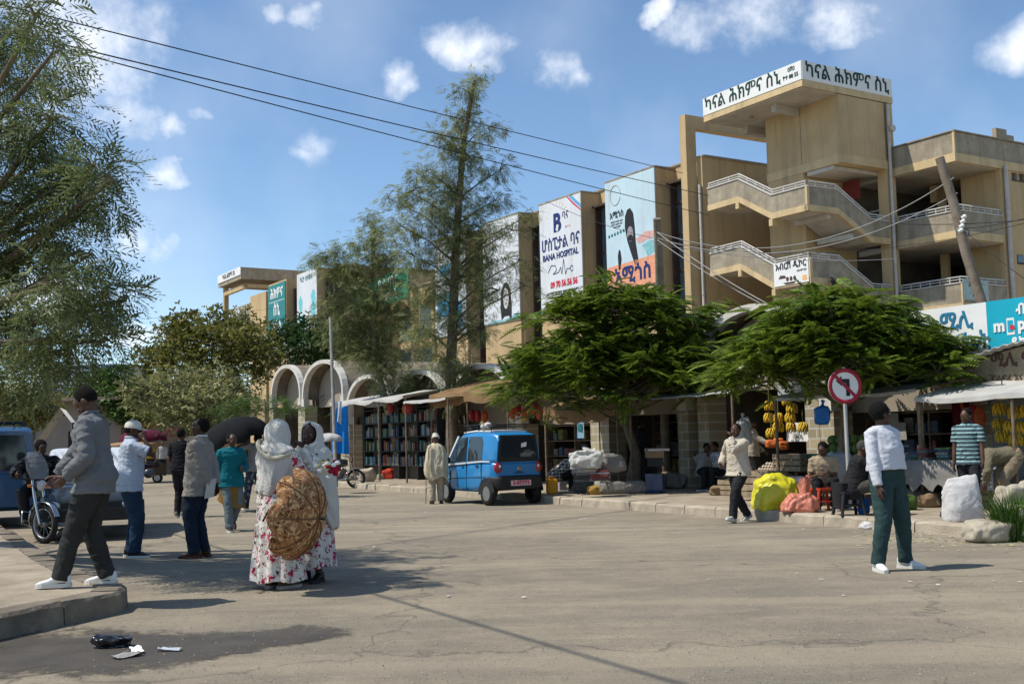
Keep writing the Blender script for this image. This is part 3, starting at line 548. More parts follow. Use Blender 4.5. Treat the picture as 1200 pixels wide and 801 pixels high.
for i, (ul, ur) in enumerate(SHOPS):
    w = ul-ur; top = 4.43+(ul-20)*.021-(.55 if i in (6, 8, 9, 10) else .8 if i in (2, 3, 4, 5) else 0); sp = top-1.62; r = w/2
    t = thing('vaulted_shop', SHL[i], 'shop', W(ul, VB), FZ, 'vaulted shops along the pavement')
    def arc(rx, rz, n=18): return [(r-rx*math.cos(math.pi*k/n), sp+rz*math.sin(math.pi*k/n)**.8) for k in range(n+1)]
    o1, i1, i2 = arc(r, top-sp), arc(r-.16, top-sp-.16), arc(r-.05, top-sp-.02)
    m = MB(); m.rings([[(x, 0, z) for x, z in o1], [(x, 0, z) for x, z in i1], [(x, .25, z) for x, z in i1], [(x, .25, z) for x, z in o1], [(x, 0, z) for x, z in o1]], False, False, False); m.box(-.04, .3, -.012, .26, sp-.3, sp+.02); m.box(w-.3, w+.04, -.012, .26, sp-.3, sp+.02); m.build('arch_rim', VRIM, t)
    m = MB(); m.rings([[(x, .256, z) for x, z in i2], [(x, 14, z) for x, z in i2]], False, True, False); m.build('barrel_roof', VROOF, t)
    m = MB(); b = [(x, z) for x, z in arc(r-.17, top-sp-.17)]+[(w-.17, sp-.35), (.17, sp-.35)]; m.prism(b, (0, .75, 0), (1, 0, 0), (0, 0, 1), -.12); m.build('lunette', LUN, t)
    m = MB(); m.box(-.07, .33, .02, .6, 0, sp-.31); m.build('pier', STONE, t); m = MB(); m.box(w-.33, w+.065, .022, .6, 0, sp-.31); m.build('pier', STONE, t)
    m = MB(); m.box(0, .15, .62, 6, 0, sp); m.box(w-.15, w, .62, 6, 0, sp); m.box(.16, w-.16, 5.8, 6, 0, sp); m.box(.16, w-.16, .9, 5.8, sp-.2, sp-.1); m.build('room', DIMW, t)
def awning(name, label, cat, u0, u1, b0, b1, zf, zb, mat, poles=2, sag=.06, seed=0, drop=.0):
    rg = random.Random(seed); t = thing(name, label, cat, W(u0, b0), FZ); w, d = u0-u1, b1-b0; n, k = 14, 6; g = []
    for j in range(k+1):
        row = []
        for i in range(n+1):
            x, y = w*i/n, d*j/k; z = zf+(zb-zf)*j/k-sag*math.sin(math.pi*((i*poles/n) % 1))*(1-j/k*.6)+.03*noise.noise(Vector((x*2.1, y*2.1, seed)))
            row.append((x+rg.uniform(-.02, .02), y-.05*noise.noise(Vector((x*1.4, 7.3, seed))), z))
        g.append(row)
    m = MB(); m.rings(g, False, True, False); lo = [[(x, y, z-.025) for x, y, z in r] for r in g]; m.rings(lo, False, True, False)
    m.rings([g[0], [(x, y-.01, z-.03-drop*(1+.5*noise.noise(Vector((x*3, seed, 2.2))))) for x, y, z in g[0]]], False, True, False); m.build('canopy', mat, t)
    for i in range(poles+1):
        m = MB(); x = w*i/poles; m.tube([(x, .08, .15), (x+.02, .06, zf-.06)], .03, 6); m.build('pole', WOOD, t)
    return t
WOOD = pm('weathered pole wood', (.16, .115, .075), .9, .3, 6, .4, 40, tint=(.25, .19, .13))
TARPW = pm('dusty white tarpaulin', (.43, .42, .39), .85, .15, 2, .4, 8, sub=(.30, .28, .24))
TARPG = pm('grey sheet metal', (.40, .385, .36), .6, .15, 2, .15, 20, sub=(.24, .2, .16))
TARPB = pm('brown tarpaulin', (.20, .12, .055), .85, .25, 2, .3, 8)
awning('awning', 'ragged white tarpaulin awning over the shelves of books', 'awning', 39.4, 33.2, 16.4, 18.4, 2.95, 3.25, TARPW, 3, .12, 1, .06)
awning('awning', 'brown tarpaulin awning between the tall trunk and the round green tree', 'awning', 31.8, 27.2, 16.6, 18.4, 2.9, 3.35, TARPB, 2, .1, 2, .28)
awning('awning', 'narrow white awning edge just right of the tall trunk', 'awning', 32.4, 29.6, 16.0, 17.0, 2.72, 2.8, TARPW, 1, .03, 3, .04)
awning('awning', 'thin grey sheet awning over the dark shop', 'awning', 22.0, 18.4, 16.9, 18.4, 2.38, 2.6, TARPG, 1, .04, 4)
awning('awning', 'pale sheet awning sagging behind the round green leaves', 'awning', 25.6, 22.4, 16.8, 18.4, 2.3, 2.6, TARPB, 1, .15, 6, .3)
awning('awning', 'dusty grey sheet awning over the book table', 'awning', 16.6, 13.1, 16.4, 18.4, 2.18, 2.5, TARPG, 2, .05, 7, .03)
awning('awning', 'pale sheet awning over the hanging bananas at right', 'awning', 13.0, 9.4, 16.2, 18.2, 2.02, 2.42, TARPW, 2, .05, 8, .05)
def hoarding():
    t = thing('arched_hoarding', 'low arched shop hoarding with faded brown lettering under a curved sheet roof', 'sign', W(13.5, 17.6), FZ)
    poly = [(x, 2.2+(.72 if 0 else .66)*math.sin(math.pi*min(1, max(0, x/4.2)))**.7) for x in np.linspace(0, 4.2, 17)]
    m = MB(); m.prism(poly+[(4.2, 2.15), (0, 2.15)], (0, 0, 0), (1, 0, 0), (0, 0, 1), -.05); m.build('painted_board', pm('faded painted board', (.33, .27, .18), .9, .3, 3, .3, 12, tint=(.42, .36, .25), sub=(.16, .12, .08)), t)
    m = MB(); g = []
    for k in range(49):
        x = 4.2*k/48; z = 2.22+.68*math.sin(math.pi*x/4.2)**.7+(.018 if k % 2 else -.018); g.append([(x, -.3, z), (x, .7, z+.02), (x, .7, z+.03), (x, -.3, z+.012)])
    m.rings(g, True, False); m.build('curved_sheet', TARPG, t)
    text('ሚሊ ማርኬት', .3, pm('faded brown lettering', (.10, .05, .04), .8), t, (1.75, -.012+.05*0, 2.62), 0, .006); text('ፍራፍሬ እና አትክልት', .16, pm('faded brown lettering', (.10, .05, .04), .8), t, (1.6, -.012, 2.3), 0, .002)
hoarding()
# ------------------------------------------------------------------ trees
def leaf_mat(name, dark, light, trans=.3, rough=.55):
    m = pm(name, dark, rough, .2, 1.0, 0, spec=.3); N, L, p = nodes(m)
    g = N.new('ShaderNodeNewGeometry'); tc = N.new('ShaderNodeTexCoord'); n = N.new('ShaderNodeTexNoise'); n.inputs['Scale'].default_value = .9; n.inputs['Detail'].default_value = 3; L.new(tc.outputs['Object'], n.inputs['Vector'])
    a = N.new('ShaderNodeMath'); a.operation = 'MULTIPLY_ADD'; L.new(g.outputs['Random Per Island'], a.inputs[0]); a.inputs[1].default_value = .55; L.new(n.outputs['Fac'], a.inputs[2])
    r = N.new('ShaderNodeValToRGB'); e = r.color_ramp.elements; e[0].position = .42; e[1].position = 1.0; e[0].color = (*dark, 1); e[1].color = (*light, 1); L.new(a.outputs[0], r.inputs[0]); L.new(r.outputs[0], p.inputs['Base Color'])
    t = N.new('ShaderNodeBsdfTranslucent'); L.new(r.outputs[0], t.inputs[0]); mx = N.new('ShaderNodeMixShader'); mx.inputs[0].default_value = trans
    out = [x for x in N if x.type == 'OUTPUT_MATERIAL'][0]; L.new(p.outputs[0], mx.inputs[1]); L.new(t.outputs[0], mx.inputs[2]); L.new(mx.outputs[0], out.inputs[0])
    return m
def frond(npair, wid, droop, lw, ang=.0, fold=.25, tip=.35):
    """feather leaf of length 1 along +y: npair leaflets a side, each one quad"""
    v, q = [], []
    for k in range(npair):
        y = .1+.9*k/npair; prof = math.sin(math.pi*min(1, .12+.88*(k+.6)/npair)**.8)**.6; L_ = wid*max(tip, prof); z = -droop*y*y
        for s in (-1, 1):
            b = len(v); dy = ang*L_
            v += [(0, y-lw*.5, z), (s*L_*.5, y+dy*.5-lw*.7, z-fold*L_*.35), (s*L_, y+dy, z-fold*L_), (s*L_*.5, y+dy*.5+lw*.7, z-fold*L_*.35)]; q.append((b, b+1, b+2, b+3))
    return np.array(v), np.array(q)
TPL = {'fern': frond(9, .27, .35, .105, .25, .3), 'silver': frond(5, .34, .3, .075, .8, .2, .6), 'feather': frond(7, .2, .55, .05, .9, .15, .55),
       'leaf': (np.array([(0, 0, 0), (.28, .5, .06), (0, 1, -.1), (-.28, .5, .06)]), np.array([(0, 1, 2, 3)])),
       'sprig': (np.array([(0, 0, 0), (.2, .3, .05), (0, .62, 0), (-.2, .3, .05), (.05, .3, 0), (.5, .45, -.05), (.6, .85, -.1), (.2, .7, 0), (-.05, .3, 0), (-.2, .7, .0), (-.6, .85, -.1), (-.5, .45, .05)]), np.array([(0, 1, 2, 3), (4, 5, 6, 7), (8, 9, 10, 11)]))}
def scatter(pos, fwd, up, scale, tpl):
    tv, tq = TPL[tpl]; n = len(pos)
    fwd = fwd/np.linalg.norm(fwd, axis=1, keepdims=True); rt = np.cross(fwd, up); rt /= np.maximum(np.linalg.norm(rt, axis=1, keepdims=True), 1e-6); up = np.cross(rt, fwd)
    v = pos[:, None]+scale[:, None, None]*(tv[None, :, 0:1]*rt[:, None]+tv[None, :, 1:2]*fwd[:, None]+tv[None, :, 2:3]*up[:, None])
    q = tq[None]+(np.arange(n)*len(tv))[:, None, None]
    return v.reshape(-1, 3), q.reshape(-1, 4)
BARK = pm('grey brown bark', (.135, .105, .075), .95, .3, 4, .8, 18, tint=(.22, .18, .135))
PBARK = pm('pale bark', (.30, .25, .19), .95, .3, 4, .7, 18, tint=(.40, .35, .27))
def tree(name, label, base, trunk, rad, blobs, leafmat, tpl, size, bark=BARK, seed=0, mode='out', shell=.55, group='trees along the street', limbs=True, cat='tree', sub=5, rise=.65, limbr=.42, fill=0.):
    """trunk: list of world points; blobs: (centre, (rx,ry,rz), count). Every blob is fed by a limb and broken into small clumps"""
    rg = np.random.default_rng(seed); rr = random.Random(seed); root = thing(name, label, cat, base, 0, group); B0 = np.array(base)
    m = MB(); T = [Vector(p)-Vector(base) for p in trunk]; n = len(T)
    rd = [rad*(1-.72*i/(n-1)) for i in range(n)]; rd[0] *= 1.35; m.tube(T, rd, 10)
    P, F, S, UP = [], [], [], []
    for (c, r, cnt) in blobs:
        c = np.array(c)-B0; r = np.array(r); cv = Vector(c)
        if limbs:
            zt = cv.z-rise*(Vector((cv.x, cv.y))-T[min(range(n), key=lambda i: abs(T[i].z-cv.z))].xy).length; k = 1
            while k < n-1 and T[k+1].z < zt: k += 1
            s0 = T[k].lerp(T[k+1], max(0, min(1, (zt-T[k].z)/max(.01, T[k+1].z-T[k].z)))) if k < n-1 else T[k]
            mid = s0.lerp(cv, .5)+Vector((rr.uniform(-.1, .1), rr.uniform(-.1, .1), .12))*(cv-s0).length*.6; r0 = max(.012, rd[k]*limbr); m.tube([s0, s0.lerp(mid, .5), mid, cv.lerp(mid, .4), cv], [r0, r0*.8, r0*.6, r0*.4, r0*.22], 6)
        ncl = max(3, cnt//14)
        if limbs and fill:
            for t_, kk in ((.35, .3), (.55, .45), (.75, .6)):
                q0 = np.array(s0.lerp(mid, t_*2) if t_ < .5 else mid.lerp(cv, t_*2-1)); nn = int(cnt*kk*fill); p = q0+rg.normal(size=(nn, 3))*np.array((.28, .28, .22)); f = rg.normal(size=(nn, 3)); f[:, 2] -= .3
                P.append(p); F.append(f); UP.append(np.tile([0, 0, 1.], (nn, 1))+.5*rg.normal(size=(nn, 3))); S.append(size*(.6+.7*rg.random(nn)))
        d = rg.normal(size=(ncl, 3)); d /= np.linalg.norm(d, axis=1, keepdims=True); rad_ = shell+(1-shell)*rg.random(ncl)**.6
        cl = c+d*rad_[:, None]*r
        if limbs:
            for i in range(min(ncl, sub)):
                e = Vector(cl[i]); m.tube([cv, cv.lerp(e, .5)+Vector((0, 0, .05)), e], [.02, .014, .007], 4)
        per = int(math.ceil(cnt/ncl)); idx = np.repeat(np.arange(ncl), per)
        spread = np.clip(r.mean()*.34, .1, .6); off = rg.normal(size=(len(idx), 3))*spread*np.array([1, 1, .55 if mode == 'flat' else .8]); p = cl[idx]+off
        out = (p-c)/r; out[:, 2] *= .3 if mode == 'flat' else 1
        f = out+rg.normal(size=p.shape)*(.45 if mode == 'flat' else .7)
        if mode == 'flat': f[:, 2] = rg.normal(size=len(p))*.18+.05
        if mode == 'droop': f[:, 2] = -.05-rg.random(len(p))*.55+.55*out[:, 2]
        up = np.tile([0, 0, 1.], (len(p), 1))+rg.normal(size=p.shape)*(.16 if mode == 'flat' else .45)
        if mode == 'out': up += out*.7
        P.append(p); F.append(f); UP.append(up); S.append(size*(.65+.7*rg.random(len(p))))
    v, q = scatter(np.concatenate(P), np.concatenate(F), np.concatenate(UP), np.concatenate(S), tpl)
    m.build('trunk', bark, root); raw_mesh('crown', v, q, leafmat, root)
    return root
def pxblobs(rows, ry=None):
    """rows: x, y, half-width, half-height in photo pixels at a depth in metres, then leaf count"""
    o = []
    for (x, y, hw, hh, dep, n) in rows:
        k = dep/FPX; o.append((tuple(at(x, y, dep)), (hw*k, (ry or hw*.8)*k if ry is None else ry, hh*k), n))
    return o
L_FERN = leaf_mat('bright fern leaf', (.024, .064, .006), (.20, .275, .032), .32, .42)
L_SILV = leaf_mat('silvery feather leaf', (.05, .062, .030), (.24, .25, .14), .28, .5)
L_DARKF = leaf_mat('deep feather leaf', (.030, .050, .016), (.21, .25, .10), .32, .5)
L_TALL = leaf_mat('grey green tuft leaf', (.055, .074, .024), (.37, .40, .17), .4, .5)
L_OLIVE = leaf_mat('olive yellow leaf', (.032, .042, .008), (.23, .22, .05), .32, .6)
L_PALE = leaf_mat('pale dusty leaf', (.05, .062, .016), (.36, .35, .15), .3, .6)
L_FICUS = leaf_mat('deep green leaf', (.007, .022, .005), (.055, .11, .025), .25, .45)
L_GREEN = leaf_mat('fresh green leaf', (.014, .045, .006), (.10, .19, .03), .3, .5)
def umbrella_blobs(c, a, b, zt, zb, n, cnt, seed):
    """flat-topped dome of many small clumps: half-axes a, b, from zb (rim) up to zt (centre)"""
    rg = random.Random(seed); o = []
    for i in range(n):
        t = math.sqrt((i+.5)/n); ph = i*2.39996+rg.uniform(-.3, .3); x, y = a*t*math.cos(ph), b*t*math.sin(ph); lo = zb+(.15)*(1-t)
        hi = zb+(zt-zb)*(1-t**2.2)
        for z in ((hi,) if t > .85 else (hi, lo+(hi-lo)*rg.uniform(.25, .6))): o.append(((c[0]+x, c[1]+y, c[2]+z+rg.uniform(-.18, .18)), (rg.uniform(.42, .7), rg.uniform(.42, .7), rg.uniform(.2, .32)), int(cnt*rg.uniform(.7, 1.3))))
    return o
b1 = W(22.35, 17.25, .15)
tree('flame_tree', 'wide round crowned green tree with ferny leaves over the news pile', b1, [b1, b1+Vector((.1, 0, .9)), b1+Vector((-.15, .1, 1.8)), b1+Vector((-.1, 0, 2.6)), b1+Vector((0, 0, 3.6))], .15, umbrella_blobs(tuple(b1+Vector((-.15, 0, 0))), 2.75, 2.2, 4.85, 2.5, 46, 88, 3)+[((b1.x-2.6, b1.y-.9, 2.75), (.7, .6, .4), 90), ((b1.x-1.9, b1.y-1.3, 2.35), (.7, .5, .35), 80), ((b1.x-.2, b1.y-1.7, 2.5), (.9, .5, .35), 90), ((b1.x+1.5, b1.y+.1, 4.35), (.9, .7, .5), 90), ((b1.x+2.3, b1.y, 3.6), (.8, .7, .5), 80)], L_FERN, 'fern', .44, BARK, 11, 'flat', rise=.3, limbr=.3)
b2 = W(15.0, 16.5, .15)
tree('flame_tree', 'spreading green ferny tree behind the round road sign', b2, [b2, b2+Vector((.05, 0, .8)), b2+Vector((.15, .1, 1.6)), b2+Vector((.1, 0, 2.3)), b2+Vector((.0, 0, 3.0))], .13, umbrella_blobs(tuple(b2+Vector((.1, -.1, 0))), 2.05, 1.6, 3.85, 2.35, 34, 76, 5)+[((b2.x-1.7, b2.y-.6, 2.55), (.6, .5, .25), 60), ((b2.x+1.3, b2.y-.2, 2.75), (.7, .6, .35), 60)], L_FERN, 'fern', .40, BARK, 12, 'flat', rise=.3, limbr=.3)
for dx, dy in ((.12, .1), (-.14, .05)):
    pass
b3 = W(29.2, 16.0, .15)
D3 = 33.3
tall = [(548, 108, 16, 20, D3, 60), (560, 92, 8, 10, D3, 16), (538, 140, 22, 22, D3+.4, 90), (572, 150, 20, 16, D3-.3, 60), (520, 165, 22, 20, D3, 80), (550, 185, 34, 20, D3, 120), (500, 200, 24, 18, D3-.5, 90), (586, 200, 20, 14, D3, 60), (480, 225, 22, 16, D3, 80), (535, 225, 36, 22, D3+.4, 150), (580, 235, 22, 16, D3, 70), (455, 232, 16, 12, D3-.6, 40), (505, 250, 34, 20, D3-.4, 140), (560, 265, 32, 20, D3, 120), (470, 265, 26, 18, D3, 100), (600, 270, 22, 14, D3-.6, 60), (625, 250, 14, 8, D3-.8, 24), (525, 285, 36, 20, D3, 150), (485, 300, 30, 18, D3-.5, 120), (570, 300, 30, 18, D3-.4, 110), (610, 305, 20, 14, D3-.6, 50), (540, 325, 34, 20, D3+.3, 130), (500, 340, 34, 20, D3, 130), (585, 340, 26, 16, D3-.3, 80), (615, 335, 18, 10, D3-.7, 30), (530, 370, 32, 20, D3, 110), (560, 385, 26, 18, D3, 80), (495, 385, 30, 18, D3-.5, 100), (520, 420, 34, 18, D3, 110), (550, 430, 24, 14, D3, 60), (535, 455, 32, 14, D3-.3, 90)]
tp = lambda pts, dep, g=.15: [G(*pts[0], g)]+[at(x, y, dep) for x, y in pts[1:]]
b3 = G(530, 563, .15); D3 = b3.y; 
tree('feathery_tree', 'tall thin feathery tree with a straight dark trunk reaching high into the sky', b3, [b3]+[at(x, y, b3.y) for x, y in ((530, 500), (528, 440), (531, 370), (534, 300), (538, 230), (544, 160), (556, 95))], .24, pxblobs([(x, y, hw, hh, d-33.3+b3.y, int(n*1.6)) for x, y, hw, hh, d, n in tall]), L_TALL, 'silver', .29, BARK, 13, 'droop', .1, limbr=.26, fill=.7)
b4 = G(474, 560, .15)
lean = [(440, 275, 22, 16, 70), (372, 300, 14, 6, 40), (385, 320, 18, 10, 60), (430, 255, 12, 8, 26), (400, 390, 26, 16, 100), (375, 360, 14, 10, 40), (425, 415, 26, 14, 100), (460, 300, 22, 14, 70), (480, 355, 18, 14, 70), (415, 285, 16, 12, 40), (380, 297, 18, 8, 40), (400, 310, 24, 14, 80), (445, 305, 26, 16, 90), (470, 330, 24, 16, 80), (420, 335, 28, 16, 110), (395, 345, 18, 12, 50), (445, 355, 30, 16, 120), (415, 370, 26, 14, 90), (470, 375, 26, 16, 90), (390, 372, 16, 10, 36), (440, 395, 30, 16, 110), (410, 405, 22, 12, 60), (470, 415, 26, 16, 90), (445, 430, 26, 14, 80), (485, 445, 22, 14, 60), (455, 455, 20, 10, 40)]
tree('feathery_tree', 'leaning feathery tree with a pale trunk beside the book shelves', b4, [b4]+[at(x, y, b4.y) for x, y in ((462, 505), (449, 460), (440, 420), (436, 370), (436, 320), (438, 280))], .17, pxblobs([(x, y, hw, hh, b4.y, int(n*1.9)) for x, y, hw, hh, n in lean]), L_TALL, 'silver', .31, PBARK, 14, 'droop', .1, limbr=.3, fill=.7)
b5 = G(428, 553, .15)
tree('young_tree', 'small fresh green young tree beside the blue and white cloth', b5, [b5, at(427, 520, b5.y), at(424, 490, b5.y), at(424, 460, b5.y)], .09, pxblobs([(x, y, hw, hh, b5.y, n) for x, y, hw, hh, n in ((425, 462, 26, 12, 110), (405, 470, 14, 8, 50), (445, 470, 16, 10, 60), (422, 485, 26, 10, 90), (440, 495, 14, 8, 30))]), L_GREEN, 'fern', .5, BARK, 15, 'flat')
def backtree(nm, label, bpx, dep, rows, lm, tpl, size, seed, mode='out', bark=BARK, rad=.2):
    b = at(bpx[0], 500, dep); b.z = 0; top = rows[0]
    return tree(nm, label, b, [b, Vector((b.x, b.y, 1.6)), at(bpx[0]+2, bpx[1], dep), at(bpx[0], bpx[1]-25, dep)], rad, pxblobs([(x, y, hw, hh, dep+dd, int(n*2.6)) for x, y, hw, hh, dd, n in rows]), lm, tpl, size*.6, bark, seed, mode, .35)
backtree('olive_tree', 'big olive yellow tree filling the street end below the teal banner', (235, 470), 58, [(225, 385, 26, 14, 0, 160), (270, 382, 30, 16, 2, 190), (200, 402, 30, 16, 0, 190), (245, 405, 36, 18, -1, 240), (290, 400, 26, 18, 1, 170), (180, 428, 26, 18, -1, 170), (220, 432, 36, 20, -2, 240), (265, 432, 36, 20, -1, 240), (305, 425, 20, 18, 0, 130), (215, 378, 12, 8, 0, 40), (195, 380, 10, 6, 0, 30)], L_OLIVE, 'sprig', .5, 21)
backtree('pale_leaf_tree', 'dusty pale leaved tree behind the man in the grey blazer', (240, 500), 44, [(200, 455, 26, 16, 0, 160), (240, 452, 30, 18, 1, 190), (275, 455, 26, 18, 0, 170), (165, 462, 22, 16, -1, 130), (225, 475, 34, 16, -1, 200), (265, 478, 26, 14, -1, 150), (190, 480, 26, 14, 0, 130), (215, 492, 26, 9, -1, 90), (250, 494, 24, 8, -1, 70)], L_PALE, 'sprig', .36, 22)
backtree('ficus_tree', 'dense dark green tree above the white vault arches', (350, 440), 64, [(330, 395, 22, 14, 0, 240), (360, 388, 24, 14, 1, 260), (385, 395, 22, 16, 0, 240), (345, 410, 34, 14, -1, 340), (380, 412, 26, 12, -1, 240), (320, 405, 14, 12, 0, 120)], L_FICUS, 'sprig', .42, 23)
backtree('umbrella_acacia', 'low flat topped acacia above the black parasol', (310, 492), 31, [(275, 478, 22, 6, 0, 70), (300, 472, 26, 7, .4, 90), (325, 474, 24, 7, 0, 80), (345, 480, 16, 5, -.3, 40), (300, 482, 32, 5, 0, 80), (262, 484, 12, 4, 0, 26)], L_GREEN, 'feather', .5, 24, 'flat', PBARK, .08)
backtree('bushy_tree', 'fresh green bushy tree under the distant glass offices', (125, 490), 62, [(120, 448, 18, 12, 0, 130), (140, 440, 14, 10, 0, 90), (105, 462, 20, 12, 0, 130), (135, 468, 22, 14, -1, 170), (150, 478, 20, 12, -1, 120), (160, 455, 16, 12, 0, 90)], L_GREEN, 'sprig', .5, 25)
backtree('bushy_tree', 'dull green bushy tree at the left edge behind the blue van', (20, 490), 40, [(10, 470, 24, 14, 0, 170), (40, 472, 22, 14, 0, 160), (-20, 465, 24, 16, 0, 120), (55, 482, 14, 12, 0, 80), (20, 488, 30, 12, 0, 160)], L_OLIVE, 'sprig', .32, 26)
def left_tree():
    b = Vector((-8.9, 15.6, .19)); rows = [(20, 40, 70, 44, 0, 190), (50, 20, 40, 26, -1, 80), (-30, 70, 60, 50, 0, 120), (30, 95, 56, 34, .5, 170), (70, 62, 22, 18, 0, 46), (10, 150, 66, 38, -.5, 200), (70, 140, 34, 22, 0, 80), (50, 190, 60, 28, .5, 190), (115, 196, 36, 16, 0, 90), (140, 210, 26, 10, -.3, 46), (95, 225, 50, 20, 0, 130), (30, 240, 56, 34, -.4, 190), (130, 238, 26, 12, .3, 46), (-40, 210, 60, 60, 0, 120), (70, 275, 60, 26, .5, 180), (15, 310, 60, 34, 0, 200), (110, 300, 36, 16, 0, 80), (70, 335, 60, 22, -.4, 170), (130, 345, 34, 14, 0, 80), (155, 352, 18, 8, 0, 26), (110, 368, 44, 12, .3, 90), (30, 370, 60, 28, 0, 190), (70, 398, 56, 16, 0, 130), (130, 400, 22, 9, 0, 36), (20, 420, 50, 22, -.3, 130), (90, 415, 34, 10, 0, 56), (-40, 330, 60, 60, 0, 130), (35, 445, 34, 12, 0, 50)]
    D = 12.6; far = [(((b.x-1.5+1.6*math.cos(i*1.3)), b.y+2.2*math.sin(i*1.3), 4.4+i*.45), (1.4, 1.4, .8), 90) for i in range(2)]
    tree('shade_tree', 'large dark feathery tree hanging over the left pavement', b, [b, b+Vector((.1, 0, 2.0)), b+Vector((.3, -.2, 4.2)), b+Vector((.5, -.3, 6.2)), b+Vector((.6, -.4, 8.5))], .28, pxblobs([(x-8, y, hw*.92, hh*.62, D+dd*2+(x < 60)*1.2, int(n*1.0)) for x, y, hw, hh, dd, n in rows])+far, L_DARKF, 'feather', .40, BARK, 31, 'droop', .1)
left_tree()
def offices():
    c = at(96, 440, 190); t = thing('office_block', 'distant blue glazed office block between the leaves at left', 'building', (c.x, c.y, 0), R(-6))
    m = MB(); m.box(-7, 7, 0, 12, 0, 15.5); m.build('wall', pm('pale office wall', (.42, .42, .42), .8), t)
    for k in range(3):
        z = 7.2+k*3; m = MB(); m.box(-6.6, 6.6, -.08, -.01, z, z+2.1); w = m.build('window_band', pm('blue office glass', (.02, .06, .16), .15, .2, .5, 0, spec=.6), t)
        m = MB()
        for i in range(9): x = -6.6+i*1.65; m.box(x-.07, x+.07, -.13, -.085, z, z+2.1)
        m.box(-6.6, 6.6, -.12, -.085, z+1.3, z+1.4); m.build('frame', WHITE, w)
offices()
# ------------------------------------------------------------------ people
SKIN = {k: pm('skin '+k, c, .5, .12, 14, .1, 120, spec=.4) for k, c in (('dark brown', (.085, .038, .020)), ('deep brown', (.055, .026, .015)), ('warm brown', (.13, .062, .034)))}
HAIRM = pm('black curly hair', (.010, .009, .008), .95, .4, 60, 1., 90, spec=.15)
GREYH = pm('grey flecked hair', (.06, .055, .05), .95, .5, 50, .9, 90)
EYEW = pm('eye white', (.62, .58, .54), .3, .05, 5, 0); EYEB = pm('dark iris', (.012, .008, .006), .2, .1, 5, 0)
LIP = pm('lip', (.10, .035, .03), .5, .1, 9, 0)
SOLE = pm('white rubber sole', (.62, .60, .55), .7, .08, 6, .1)
def cloth(name, col, var=.14, rough=.9, bump=.35, bs=26, sub=None): return pm(name, col, rough, var, 5, bump, bs, spec=.12, sub=sub)
def vox(mb, voxel, sm, name, mat, parent, fold=None, rg=0.):
    """join overlapping closed pieces into one continuous skin; fold=(amp, fx, fz) presses creases into it"""
    me = bpy.data.meshes.new(name); me.from_pydata(mb.v, [], mb.f); bmfix_islands(me)
    t = link(bpy.data.objects.new(name, me)); r = t.modifiers.new('r', 'REMESH'); r.mode = 'VOXEL'; r.voxel_size = voxel; r.adaptivity = 0
    s = t.modifiers.new('s', 'SMOOTH'); s.factor = .5; s.iterations = sm
    dg = bpy.context.evaluated_depsgraph_get(); me2 = bpy.data.meshes.new_from_object(t.evaluated_get(dg)); bpy.data.objects.remove(t); bpy.data.meshes.remove(me)
    if fold:
        amp, fx, fz = fold; n = len(me2.vertices); co = np.empty(n*3, np.float32); me2.vertices.foreach_get('co', co); nr = np.empty(n*3, np.float32); me2.vertex_normals.foreach_get('vector', nr)
        co = co.reshape(-1, 3); nr = nr.reshape(-1, 3); d = np.empty(n, np.float32)
        for i in range(n):
            x, y, z = (float(q) for q in co[i]); w = noise.noise((x*5+rg, y*5, z*5)); d[i] = (1-2*abs(noise.noise((x*fx+1.3*w, y*fx+rg, z*fz+2.2*w))))*(.55+.45*w)+.5*noise.noise((x*fx*2.3, y*fx*2.3+rg, z*fz*2))
        co += nr*(d*amp)[:, None]; me2.vertices.foreach_set('co', co.ravel())
    me2.polygons.foreach_set('use_smooth', np.ones(len(me2.polygons), bool)); me2.materials.clear(); me2.materials.append(mat); me2.update()
    o = link(bpy.data.objects.new(name, me2)); o.parent = parent; return o
def bmfix_islands(me):
    b = bmesh.new(); b.from_mesh(me); bmesh.ops.remove_doubles(b, verts=b.verts, dist=1e-5); bmesh.ops.recalc_face_normals(b, faces=b.faces); b.to_mesh(me); b.free()
def ik(a, t, l1, l2, hint):
    d = t-a; D = min(d.length, (l1+l2)*.999); d.normalize(); h = Vector(hint)-d*Vector(hint).dot(d)
    h = h.normalized() if h.length > 1e-6 else ortho(d)[0]
    x = (l1*l1-l2*l2+D*D)/(2*D); y = math.sqrt(max(0, l1*l1-x*x)); return a+d*x+h*y, a+d*D
def ering(c, ex, ey, rx, ry, n=14, sup=1.0):
    return [c+ex*(rx*math.copysign(abs(math.cos(t))**sup, math.cos(t)))+ey*(ry*math.copysign(abs(math.sin(t))**sup, math.sin(t))) for t in (2*math.pi*k/n for k in range(n))]
